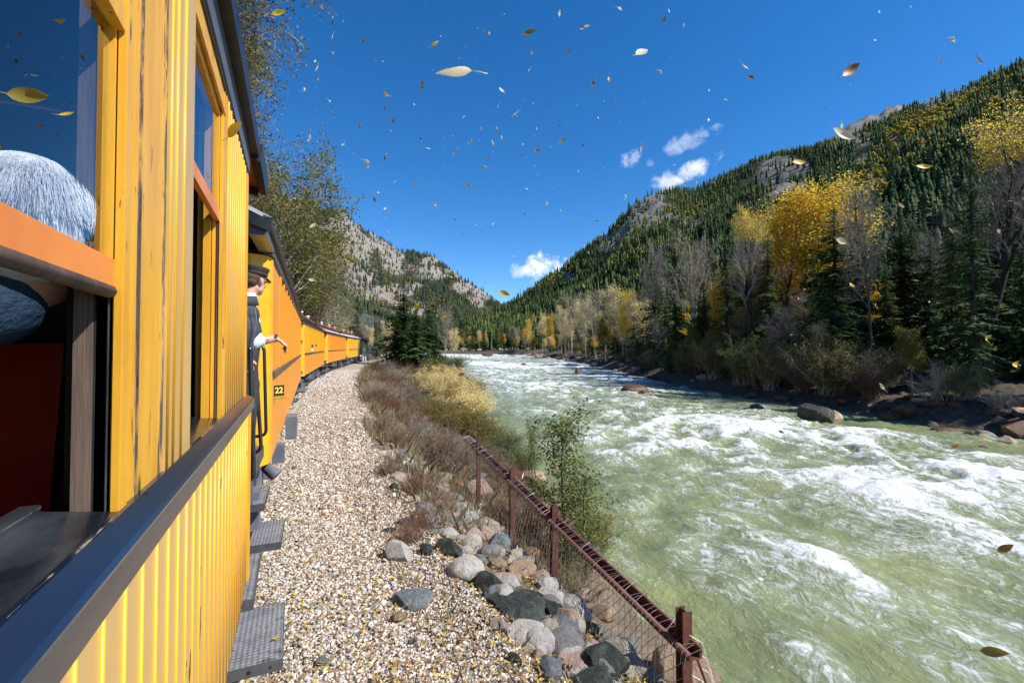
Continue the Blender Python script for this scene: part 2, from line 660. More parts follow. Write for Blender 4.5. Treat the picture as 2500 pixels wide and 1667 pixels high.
def river_height(a, s):
    """a across in metres, s along in metres: rapids with standing waves."""
    wx = fbm(a * .18, s * .13, seed=21, oct=3) * 3
    wy = fbm(a * .18, s * .13, seed=22, oct=3) * 3
    big = ridged(a * .13 + wx * .3, s * .30 + wy * .35, oct=3, rough=.5, seed=23)
    mid = ridged(a * .42 + wx, s * .75 + wy, oct=4, rough=.55, seed=24)
    sml = fbm(a * 1.5, s * 2.2, oct=3, seed=25)
    zone = np.clip(fbm(a * .10, s * .06, seed=26, oct=2) * 1.2 + .55, .12, 1)
    chop = ridged(a * .95 + wx * 1.5, s * 1.45 + wy * 1.5, oct=3, rough=.6, seed=28)
    h = (big * .25 + mid * .22 + sml * .09 + chop * .075) * zone
    crest = np.clip(big * .75 + mid * .60 + chop * .62 - .30, 0, 2.2) * zone
    return h, crest, zone


RW = 60.0
def build_river():
    ss = np.concatenate([np.linspace(-60, -6, 20), np.arange(-5.5, 22, .13), np.arange(22, 60, .34), np.arange(60, 208, 1.1)])
    n = 210
    tt = np.linspace(0, 1, n) ** 1.0
    T, Sg = np.meshgrid(tt, ss)
    L_, R_ = np.minimum(xl(Sg) - 3.2, 80), xr(Sg) + 2.0
    L_ = np.where(Sg > 90, -60, L_)
    R_ = np.where(Sg > 150, 86, R_)
    X = L_ + (R_ - L_) * T
    Y = Sg
    A = X - np.interp(Y, [-60, 0, 20, 35, 63, 108, 160], [17, 17, 19, 24, 35, 50, 58])   # across, following the bend
    h, cr, zone = river_height(A, Y)
    edge = np.clip(np.minimum(X - xl(Y), xr(Y) - X) / 2.5, 0, 1)
    edge = np.where(Y > 95, np.clip((xr(Y) - X) / 2.5, 0, 1), edge)
    h = h * (.12 + .88 * edge)
    far = np.clip((Y - 14) / 40, 0, 1)
    # quiet strip by the near left bank and by the far right bank close to the camera
    calm = np.clip((X - xl(Y)) / 5.0, 0.0, 1) * np.where(Y < 30, np.clip((xr(Y) - X) / 6.0, 0, 1), 1)
    foam = .49 + (cr - .40) * 1.1 * (.4 + .6 * calm) + far * .50 - (1 - calm) * .50
    for bx, by, br in FOAM_SPOTS:
        d2 = ((X - bx) ** 2 + (Y - by) ** 2 * .6) / br ** 2
        k = np.exp(-d2)
        foam = foam + .50 * k
        h = h + .16 * k * (1 + .5 * fbm(X * 2, Y * 2, seed=5))
    Z = water_z(Y) + h
    me = np_mesh('river', np.stack([X, Y, Z], -1).reshape(-1, 3), grid_faces(*X.shape), water_material(), True)
    a_ = me.attributes.new('foam', 'FLOAT', 'POINT')
    a_.data.foreach_set('value', foam.ravel().astype(np.float32))
    uvl = me.uv_layers.new(name='flow')
    vi = np.zeros(len(me.loops), dtype=np.int32); me.loops.foreach_get('vertex_index', vi)
    # flow runs towards the lower right of the view: skew the coordinates a little
    uv = np.stack([A.ravel()[vi], Y.ravel()[vi]], -1).astype(np.float32)
    uvl.data.foreach_set('uv', uv.ravel())
    tag(link('river', me), kind='structure')


FOAM_PX = [(1740, 1040, 2.2), (1830, 1060, 2.0), (1640, 1100, 1.0), (1770, 1290, 0.8), (1880, 1180, 1.2), (2080, 1180, 1.6), (2150, 1230, 1.2),
           (1960, 1400, .8), (2060, 1430, 1.0), (2450, 1190, 2.0), (2460, 1400, 1.4), (2300, 1110, 1.5), (2100, 1060, 1.2), (1560, 950, 2.0),
           (1400, 940, 2.4), (1250, 960, 1.6), (1800, 1460, .6), (2380, 1330, 1.0), (2350, 1590, .7), (1300, 1010, 1.4), (1960, 1610, .4), (1500, 1120, .7)]
FOAM_SPOTS = []
for _px, _py, _r in FOAM_PX:
    _p = hit(_px, _py)
    FOAM_SPOTS.append((_p.x, _p.y, _r))
build_river()


# ------------------------------------------------------------ mountains
def hill_material(name, rocks, soil):
    m, t = base_mat(name, soil, 0.95, 0, 0.15)
    a = t.n('Attribute'); a.attribute_name = 'rock'
    tc = t.n('TexCoord')
    n1 = t.noise(0.045, 10, .72, vec=tc.outputs['Object'], dist=.6)
    rc = t.ramp(n1, rocks)
    n2 = t.noise(0.22, 8, .75, vec=tc.outputs['Object'], dist=1.0)
    cr = t.ramp(n2, [(.36, (.22, .22, .23)), (.47, (.8, .8, .8)), (.7, (1.1, 1.1, 1.1))])
    rc = t.mix(.8, rc, cr, 'MULTIPLY')
    n3 = t.noise(0.09, 6, .7, vec=tc.outputs['Object'])
    sc = t.ramp(n3, [(.3, tuple(x * .55 for x in soil)), (.6, soil), (.8, (soil[0] * 1.6, soil[1] * 1.5, soil[2] * 1.2))])
    yl = t.n('Attribute'); yl.attribute_name = 'meadow'
    sc = t.mix(yl.outputs['Fac'], sc, (.30, .26, .07))
    md = t.n('Math', operation='MULTIPLY_ADD'); t.l(t.noise(0.12, 8, .7, vec=tc.outputs['Object']), md.inputs[0]); md.inputs[1].default_value = .9; t.l(a.outputs['Fac'], md.inputs[2])
    k = t.n('MapRange', interpolation_type='SMOOTHSTEP'); t.l(md.outputs[0], k.inputs['Value']); k.inputs['From Min'].default_value = .70; k.inputs['From Max'].default_value = .84
    t.l(t.mix(k.outputs[0], sc, rc), t.b.inputs['Base Color'])
    t.bump(n2, 1.0, 6.0)
    return m


def build_hill(name, ridge, foot, rock_blobs, meadow_blobs, mat, px0, px1, ncol, nrow, shape, seed, ridge_noise, rock_bias):
    """ridge: px -> (py, cz); foot: px -> (z, cz)."""
    px = np.linspace(px0, px1, ncol)
    rp = np.array([r[0] for r in ridge]); ry = np.interp(px, rp, [r[1] for r in ridge]); rd = np.interp(px, rp, [r[2] for r in ridge])
    fp = np.array([f[0] for f in foot]); fz = np.interp(px, fp, [f[1] for f in foot]); fd = np.interp(px, fp, [f[2] for f in foot])
    t = np.concatenate([np.linspace(-.08, 1, nrow), np.linspace(1.05, 1.6, 6)])
    PX, T = np.meshgrid(px, t)
    ry, rd, fz, fd = ry[None, :], rd[None, :], fz[None, :], fd[None, :]
    cz = fd + (rd - fd) * T
    x = (PX - 1250) / F * cz
    X = x * math.cos(YAW) + cz * math.sin(YAW)
    Y = -x * math.sin(YAW) + cz * math.cos(YAW)
    rz = -(ry - 858) / F * rd
    tc = np.clip(T, 0, 1)
    Z = fz + (rz - fz) * (tc ** shape) - np.clip(-T, 0, 1) * 30
    Z = np.where(T > 1, rz - (T - 1) * rd * .55, Z)
    amp = np.clip(tc * 3, 0, 1) * np.where(T > 1, .5, 1)
    near = np.clip((1 - tc) * 6, 0, 1) * .8 + ridge_noise
    n = fbm(X * .008, Y * .008, Z * .008, oct=4, seed=seed) * 26 * near
    gl = ridged(X * .012 + Z * .004, Y * .012, Z * .004, oct=4, seed=seed + 3) * 10 * near
    rock = fbm(X * .012, Y * .012, Z * .016, oct=5, rough=.6, seed=seed + 7) + rock_bias
    PY = 858 - F * Z / cz
    for bx, by, bw, bh, st in rock_blobs:
        rock = rock + (st * 1.35 + .1) * np.exp(-(((PX - bx) / bw) ** 2 + ((PY - by) / bh) ** 2))
    mead = np.zeros_like(rock)
    for bx, by, bw, bh, ang in meadow_blobs:
        u = (PX - bx) * math.cos(ang) - (PY - by) * math.sin(ang)
        v = (PX - bx) * math.sin(ang) + (PY - by) * math.cos(ang)
        mead = mead + np.exp(-((u / bw) ** 2 + (v / bh) ** 2) ** 1.0)
    rk = np.clip(rock, -1, 1.5)
    crag = ridged(X * .035, Y * .035, Z * .05, oct=4, seed=seed + 11) * 8 * np.clip(rk * 1.5, 0, 1)
    Z = Z + (n + gl) * amp + crag * amp * .7
    me = np_mesh(name, np.stack([X, Y, Z], -1).reshape(-1, 3), grid_faces(*X.shape), mat, False)
    for nm, arr in (('rock', rk), ('meadow', np.clip(mead, 0, 1))):
        a_ = me.attributes.new(nm, 'FLOAT', 'POINT')
        a_.data.foreach_set('value', arr.ravel().astype(np.float32))
    tag(link(name, me), kind='structure')
    return dict(PX=px, T=t, X=X, Y=Y, Z=Z, rock=rk, mead=np.clip(mead, 0, 1), cz=cz)


greyrock = hill_material('grey_crag', [(.3, (.16, .15, .15)), (.5, (.30, .29, .28)), (.7, (.42, .40, .37))], (.075, .07, .04))
pinkrock = hill_material('pale_pink_crag', [(.3, (.30, .27, .25)), (.48, (.46, .42, .38)), (.60, (.50, .37, .30)), (.72, (.56, .51, .46))], (.10, .09, .055))

RIDGE_R = [(1080, 800, 620), (1180, 770, 640), (1240, 748, 650), (1300, 708, 650), (1380, 655, 650), (1440, 605, 650), (1500, 560, 645), (1540, 512, 640), (1590, 478, 640),
           (1650, 468, 640), (1700, 470, 640), (1750, 440, 640), (1800, 418, 630), (1860, 392, 620), (1920, 375, 610), (1985, 368, 600), (2040, 345, 590),
           (2100, 318, 580), (2170, 292, 570), (2230, 262, 560), (2290, 238, 550), (2350, 222, 540), (2400, 200, 530), (2450, 172, 520), (2500, 155, 510), (2700, 90, 470), (3100, 40, 420)]
FOOT_R = [(1080, 1, 300), (1300, 1, 250), (1500, 1.5, 170), (1800, 3, 110), (2200, 5, 82), (2500, 5, 74), (3100, 6, 60)]
ROCKS_R = [(1580, 510, 60, 38, 1.0), (1500, 590, 60, 22, .55), (2260, 530, 60, 70, 1.1), (2250, 350, 60, 24, 1.2), (2130, 430, 34, 35, 1.0), (2310, 360, 40, 25, 1.1),
           (1940, 430, 40, 30, .7), (2290, 232, 60, 16, 1.2), (2090, 345, 40, 25, 1.0), (1880, 430, 40, 30, .3), (1380, 668, 40, 10, .5), (2130, 560, 40, 50, .4), (1700, 545, 30, 30, .3)]
MEAD_R = [(2330, 285, 120, 24, .45), (2250, 330, 60, 18, .4), (1990, 520, 16, 40, 0), (2130, 480, 50, 15, .5), (2450, 320, 60, 30, .6), (2180, 395, 60, 10, .4)]
HR = build_hill('right_hillside', RIDGE_R, FOOT_R, ROCKS_R, MEAD_R, greyrock, 1080, 3100, 360, 170, 1.12, 100, .10, -.17)

RIDGE_L = [(-400, 250, 700), (100, 330, 700), (400, 420, 720), (600, 465, 730), (715, 482, 740), (755, 498, 745), (785, 520, 750), (805, 512, 750), (835, 516, 750), (862, 545, 750), (900, 572, 760),
           (950, 600, 770), (975, 617, 775), (1010, 616, 775), (1050, 622, 780), (1090, 652, 780), (1130, 685, 790), (1165, 715, 790), (1200, 742, 800), (1240, 768, 800), (1330, 830, 800)]
FOOT_L = [(-400, 20, 120), (500, 14, 170), (900, 6, 300), (1330, 2, 420)]
ROCKS_L = [(850, 545, 50, 25, .9), (740, 500, 30, 18, .8), (860, 625, 40, 45, 1.0), (960, 640, 30, 28, .9), (930, 600, 30, 18, .6), (1080, 675, 50, 14, .85), (1140, 715, 45, 12, .9), (915, 570, 30, 10, .6),
           (1050, 635, 30, 12, .6), (890, 680, 20, 30, .7), (1180, 745, 30, 14, .9), (780, 560, 40, 14, .3), (1010, 700, 40, 16, .4), (950, 720, 35, 14, .5), (1000, 745, 30, 10, .5)]
MEAD_L = [(725, 520, 30, 22, .3), (850, 660, 20, 8, .3)]
HL = build_hill('left_mountain', RIDGE_L, FOOT_L, ROCKS_L, MEAD_L, pinkrock, -400, 1330, 330, 170, 1.25, 300, .12, .03)

FARP = [(1900, 420, 1500), (1990, 372, 1500), (2060, 318, 1500), (2085, 300, 1500), (2105, 292, 1500), (2130, 278, 1500), (2155, 280, 1500), (2172, 262, 1500), (2200, 254, 1500), (2225, 262, 1500), (2300, 330, 1500)]
build_hill('distant_peak', FARP, [(1900, 60, 1200), (2300, 60, 1200)], [(2120, 300, 200, 100, 1.4)], [], greyrock, 1900, 2300, 90, 40, 1.1, 500, .25, .3)
FARG = [(1100, 770, 1300), (1150, 742, 1300), (1180, 730, 1300), (1205, 741, 1300), (1235, 752, 1300), (1260, 775, 1300), (1330, 850, 1300)]
build_hill('distant_spur', FARG, [(1100, 5, 1000), (1330, 5, 1000)], [(1180, 750, 200, 100, 1.4)], [], pinkrock, 1100, 1330, 50, 40, 1.1, 520, .25, .2)


# ------------------------------------------------------------ far forest, joined meshes of small trees
def conifer_batch(P, H, rng, sides=6, tiers=3, widen=.17):
    n = len(P)
    ang = np.linspace(0, 2 * np.pi, sides, endpoint=False)
    vs, fs = [], []
    per = tiers * (sides + 1)
    for k in range(tiers):
        z0 = H * (k / tiers * .86 + .06)
        z1 = H * np.minimum(1.0, (k + 1.75) / tiers * .86 + .10) if k < tiers - 1 else H
        rad = H * widen * (1 - k / tiers * .8)
        rr = rad[:, None] * rng.uniform(.55, 1.15, (n, sides))
        a = ang[None, :] + rng.uniform(0, 6.28, (n, 1))
        ring = np.stack([P[:, 0:1] + rr * np.cos(a), P[:, 1:2] + rr * np.sin(a), P[:, 2:3] + z0[:, None] + rng.uniform(-.04, .04, (n, sides)) * H[:, None]], -1)
        apex = np.stack([P[:, 0], P[:, 1], P[:, 2] + z1], -1)[:, None, :]
        vs.append(np.concatenate([ring, apex], 1))
        for j in range(sides):
            fs.append([k * (sides + 1) + j, k * (sides + 1) + (j + 1) % sides, k * (sides + 1) + sides])
    V = np.concatenate(vs, 1)
    # stitch tiers into one island through a shared hidden spine triangle
    for k in range(tiers - 1):
        fs.append([k * (sides + 1) + sides, (k + 1) * (sides + 1), (k + 1) * (sides + 1) + sides])
    fs = np.array(fs)
    Fc = (np.arange(n)[:, None, None] * per + fs[None]).reshape(-1, 3)
    return V.reshape(-1, 3), Fc


def blob_batch(P, H, rng, nclump=5):
    """small leafy trees seen from far: a few ragged tetra-like clumps each."""
    n = len(P)
    vs, fs, o = [], [], 0
    octa = np.array([[1, 0, 0], [-1, 0, 0], [0, 1, 0], [0, -1, 0], [0, 0, 1], [0, 0, -1.]])
    of = np.array([[0, 2, 4], [2, 1, 4], [1, 3, 4], [3, 0, 4], [2, 0, 5], [1, 2, 5], [3, 1, 5], [0, 3, 5]])
    for c in range(nclump):
        off = rng.normal(0, .12, (n, 3)) * H[:, None] + np.stack([H * 0, H * 0, H * (.45 + .1 * c)], -1)
        s = H[:, None, None] * rng.uniform(.12, .24, (n, 6, 1))
        V = P[:, None, :] + off[:, None, :] + octa[None] * s * np.array([1, 1, 1.2]) + rng.normal(0, .02, (n, 6, 3)) * H[:, None, None]
        vs.append(V)
    V = np.concatenate(vs, 1)
    fs = np.concatenate([of + 6 * c for c in range(nclump)])
    for c in range(nclump - 1):
        fs = np.concatenate([fs, [[6 * c, 6 * c + 2, 6 * c + 6]]])
    Fc = (np.arange(n)[:, None, None] * (6 * nclump) + fs[None]).reshape(-1, 3)
    return V.reshape(-1, 3), Fc


M_conf_far = island_mat('far_conifer', [(0, (.022, .046, .020)), (.35, (.040, .070, .026)), (.65, (.066, .095, .034)), (.9, (.10, .125, .045)), (1, (.12, .105, .06))], .9, 0, .1, None, .011)
M_conf_left = island_mat('far_conifer_bluish', [(0, (.030, .055, .035)), (.4, (.045, .075, .045)), (.8, (.070, .095, .055)), (1, (.11, .10, .06))], .9, 0, .1, None, .012)
M_aspen_far = island_mat('far_aspen', [(0, (.20, .21, .03)), (.5, (.34, .29, .03)), (.8, (.42, .27, .03)), (1, (.22, .19, .10))], .9, .3, .1)


def scatter_hill(Hd, n, rng, px_lo, px_hi, hmin, hmax, tmax=1.03, rock_lim=.28, aspen=0.05):
    X, Y, Z, rock, mead = Hd['X'], Hd['Y'], Hd['Z'], Hd['rock'], Hd['mead']
    nr, nc = X.shape
    out, asp = [], []
    pxs = Hd['PX']; T = Hd['T']
    c0, c1 = np.searchsorted(pxs, px_lo), np.searchsorted(pxs, px_hi) - 2
    rmax = np.searchsorted(T, tmax) - 2
    c = rng.uniform(c0, c1, n * 4)
    r = rng.uniform(2, rmax, n * 4) 
    ci, ri = c.astype(int), r.astype(int)
    fc, fr = c - ci, r - ri
    def bl(A):
        return (A[ri, ci] * (1 - fc) * (1 - fr) + A[ri, ci + 1] * fc * (1 - fr) + A[ri + 1, ci] * (1 - fc) * fr + A[ri + 1, ci + 1] * fc * fr)
    P = np.stack([bl(X), bl(Y), bl(Z)], -1)
    rk, md = bl(rock), bl(mead)
    gap = fbm(P[:, 0] * .02, P[:, 1] * .02, P[:, 2] * .02, oct=3, seed=77)
    keepp = np.clip(1.15 - np.clip((rk - rock_lim + .35) / .45, 0, 1) * 1.02 - np.clip(-gap - .25, 0, 1), .05, 1)
    keep = rng.uniform(0, 1, len(P)) < keepp * (1 - .85 * md)
    isa = (rng.uniform(0, 1, len(P)) < (aspen * np.clip(gap * 3, 0, 3) + md * .35)) 
    idx = np.nonzero(keep & ~isa)[0][:n]
    ida = np.nonzero(isa)[0][:n // 5]
    H = rng.uniform(hmin, hmax, len(idx)) * (1 + .25 * (rng.uniform(0, 1, len(idx)) ** 3))
    Ha = rng.uniform(hmin * .5, hmax * .75, len(ida))
    return P[idx], H, P[ida], Ha


def build_far_forest():
    rng = np.random.default_rng(5)
    for Hd, nm, n, lo, hi, h0, h1, mat, asp, lim in ((HR, 'right', 21000, 1120, 2620, 3.5, 11.5, M_conf_far, .05, .16), (HL, 'left', 12000, 560, 1300, 4, 9, M_conf_left, .03, .10)):
        P, H, Pa, Ha = scatter_hill(Hd, n, rng, lo, hi, h0, h1, rock_lim=lim, aspen=asp)
        P = P.copy(); P[:, 2] -= .4
        cz = P[:, 0] * math.sin(YAW) + P[:, 1] * math.cos(YAW)
        far = cz > 235
        where = 'hillside right of the river' if nm == 'right' else 'pale rocky mountain on the left'
        V, Fc = conifer_batch(P[far], H[far], rng, 5, 3)
        tag(link('far_conifer_forest', np_mesh('far_conifer_forest', V, Fc, mat)), 'dense dark conifers covering the ' + where, 'forest', kind='stuff')
        mid = (cz > 105) & ~far
        V, Fc = conifer_batch(P[mid], H[mid] * 1.15, rng, 8, 9, .19)
        tag(link('conifer_forest', np_mesh('conifer_forest', V, Fc, mat)), 'ragged conifers at the foot of the ' + where, 'forest', kind='stuff')
        cz = Pa[:, 0] * math.sin(YAW) + Pa[:, 1] * math.cos(YAW)
        Pa, Ha = Pa[cz > 235], Ha[cz > 235]
        V, Fc = blob_batch(Pa, Ha * .9, rng, 5)
        tag(link('far_aspen_stand', np_mesh('far_aspen_stand', V, Fc, M_aspen_far)),
            'yellow green aspens dotted over the %s' % ('hillside right of the river' if nm == 'right' else 'mountain on the left'), 'forest', kind='stuff')


build_far_forest()


def valley_forest():
    rng = np.random.default_rng(15)
    n = 1700
    px = rng.uniform(820, 1560, n); cz = rng.uniform(262, 460, n)
    x = (px - 1250) / F * cz
    X = x * math.cos(YAW) + cz * math.sin(YAW); Y = -x * math.sin(YAW) + cz * math.cos(YAW)
    Z = terrain(X, Y)
    keep = Y > 208
    P = np.stack([X, Y, Z - .4], -1)[keep]
    V, Fc = conifer_batch(P, rng.uniform(8, 16, len(P)), rng, 7, 6)
    tag(link('valley_forest', np_mesh('valley_forest', V, Fc, M_conf_far)), 'mass of conifers on the valley floor beyond the far river bend', 'forest', kind='stuff')


valley_forest()
# ------------------------------------------------------------ train materials
M_yel = worn('yellow_paint', (.80, .42, .04), (.66, .32, .028), 5, .38, .25, .003, stretch=(3, 3, .5), chip=(.09, .06, .04), chip_at=.615)
M_yel2 = worn('clean_yellow_paint', (.84, .43, .02), (.78, .37, .018), 4, .42, .12, .002)
M_tan = worn('reflection_tan_yellow_board', (.62, .40, .15), (.54, .33, .11), 3, .36, .15, .002, stretch=(2, 2, .4), chip=(.16, .10, .05), chip_at=.66)  # yellow boards shifted to tan for the gravel reflected in their gloss
M_org = worn('orange_paint', (.88, .36, .035), (.80, .29, .03), 1.5, .38, .2, .003, stretch=(3, 3, .3), chip=(.30, .11, .02), chip_at=.665)
M_orgsash = worn('orange_sash_paint', (.80, .27, .05), (.66, .20, .035), 6, .4, .2, .002, chip=(.25, .18, .1), chip_at=.8)
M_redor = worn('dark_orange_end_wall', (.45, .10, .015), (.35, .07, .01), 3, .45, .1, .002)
M_belt = worn('dark_brown_rail_paint', (.085, .07, .062), (.055, .055, .06), 6, .28, .15, .002, stretch=(4, .5, 4), chip=(.2, .15, .1), chip_at=.80, spec=.6)
M_sill = worn('scuffed_black_sill', (.010, .012, .016), (.045, .05, .06), 5, .20, .3, .003, lo=.42, hi=.7, stretch=(2, .8, 2), chip=(.45, .40, .34), chip_at=.76, spec=.6)
M_letter = worn('blue_grey_letterboard', (.13, .145, .17), (.09, .10, .125), 2, .35, .1, .002)
M_black = worn('black_paint', (.012, .012, .013), (.03, .03, .03), 6, .4, .15, .002)
M_pipe = worn('black_pipe_worn', (.012, .012, .013), (.03, .028, .028), 12, .28, .3, .002, chip=(.30, .12, .08), chip_at=.64, spec=.6)
M_gear = worn('dusty_underframe', (.045, .048, .055), (.10, .10, .105), 5, .6, .2, .004, chip=(.25, .22, .18), chip_at=.74)
M_grey = worn('grey_steel', (.16, .18, .21), (.11, .125, .15), 4, .5, .15, .003, chip=(.4, .36, .3), chip_at=.8)
M_wood = worn('weathered_wood', (.17, .115, .085), (.07, .045, .035), 9, .7, .5, .004, stretch=(3, 3, .25), chip=(.34, .28, .25), chip_at=.66)
M_track = worn('worn_metal_track', (.13, .14, .16), (.035, .037, .042), 7, .3, .3, .002, lo=.4, hi=.6, stretch=(6, 6, .3), chip=(.55, .55, .55), chip_at=.72, metal=.3)
M_capp, _t = base_mat('glossy_dark_sky_tint_paint', (.010, .016, .032), .16, 0, .7)  # dark gloss paint; blue of the reflected sky is put into its colour
M_seam = worn('peeling_caulk', (.26, .21, .15), (.05, .045, .04), 40, .8, .6, .004, lo=.45, hi=.55)
M_roof = worn('pale_grey_roof', (.52, .52, .56), (.42, .42, .47), 2, .6, .1, .003)
M_clere = worn('red_brown_clerestory', (.30, .085, .05), (.22, .06, .04), 3, .5, .1, .002)
M_white = worn('white_vent_paint', (.75, .75, .73), (.6, .6, .6), 5, .5)
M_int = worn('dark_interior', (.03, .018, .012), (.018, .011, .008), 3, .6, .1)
M_seat = worn('red_orange_seat', (.55, .07, .015), (.42, .045, .01), 4, .45, .1)
M_chrome, _t = base_mat('chrome', (.6, .6, .6), .15, 1.0)
M_rust = worn('rusty_steel', (.10, .03, .024), (.16, .06, .045), 14, .6, .3, .003, chip=(.05, .02, .02), chip_at=.62)
M_plate = None


def glass_mat():
    m = bpy.data.materials.new('window_glass'); m.use_nodes = True
    t = NT(m); t.nt.nodes.remove(t.b)
    g = t.n('BsdfGlossy', Roughness=0.0); g.inputs['Color'].default_value = (1, 1, 1, 1)
    tr = t.n('BsdfTransparent'); tr.inputs['Color'].default_value = (.93, .95, .965, 1)
    f = t.n('Fresnel', IOR=2.0)
    g2 = t.n('NewGeometry')
    fr = t.n('Math', operation='SUBTRACT'); fr.inputs[0].default_value = 1.0; t.l(g2.outputs['Backfacing'], fr.inputs[1])
    fm = t.n('Math', operation='MULTIPLY'); t.l(f.outputs[0], fm.inputs[0]); t.l(fr.outputs[0], fm.inputs[1])
    mx = t.n('MixShader')
    t.l(fm.outputs[0], mx.inputs[0]); t.l(tr.outputs[0], mx.inputs[1]); t.l(g.outputs[0], mx.inputs[2])
    t.l(mx.outputs[0], t.out.inputs['Surface'])
    return m


M_glass = glass_mat()


def diamond_mat():
    m, t = base_mat('safety_tread_steel', (.42, .44, .45), .45, .5)
    tc = t.n('TexCoord')
    mp = t.n('Mapping'); mp.inputs['Scale'].default_value = (34, 34, 34); t.l(tc.outputs['Object'], mp.inputs[0])
    w = t.n('TexVoronoi', Scale=1.0); w.inputs['Randomness'].default_value = .12
    t.l(mp.outputs[0], w.inputs['Vector'])
    nz = t.noise(5, 6, .65, vec=tc.outputs['Object'])
    c = t.ramp(nz, [(.35, (.30, .31, .32)), (.55, (.46, .47, .48)), (.66, (.10, .11, .13))])
    d = t.ramp(w.outputs['Distance'], [(.1, 1.25), (.5, .62)])
    t.l(t.mix(1.0, c, d, 'MULTIPLY'), t.b.inputs['Base Color'])
    t.bump(w.outputs['Distance'], .8, .006).invert = True
    return m


M_tread = diamond_mat()


def part(mb, name, mat, root, off, smooth=False, fix=True, label=None):
    mb.v = [(x - off[0], y - off[1], z - off[2]) for x, y, z in mb.v]
    o = mb.build(name, mat, root, smooth, fix)
    reg(o)
    if label: o['label'] = label
    return o


def sub(o, parent):
    o.parent = parent; reg(o); return o


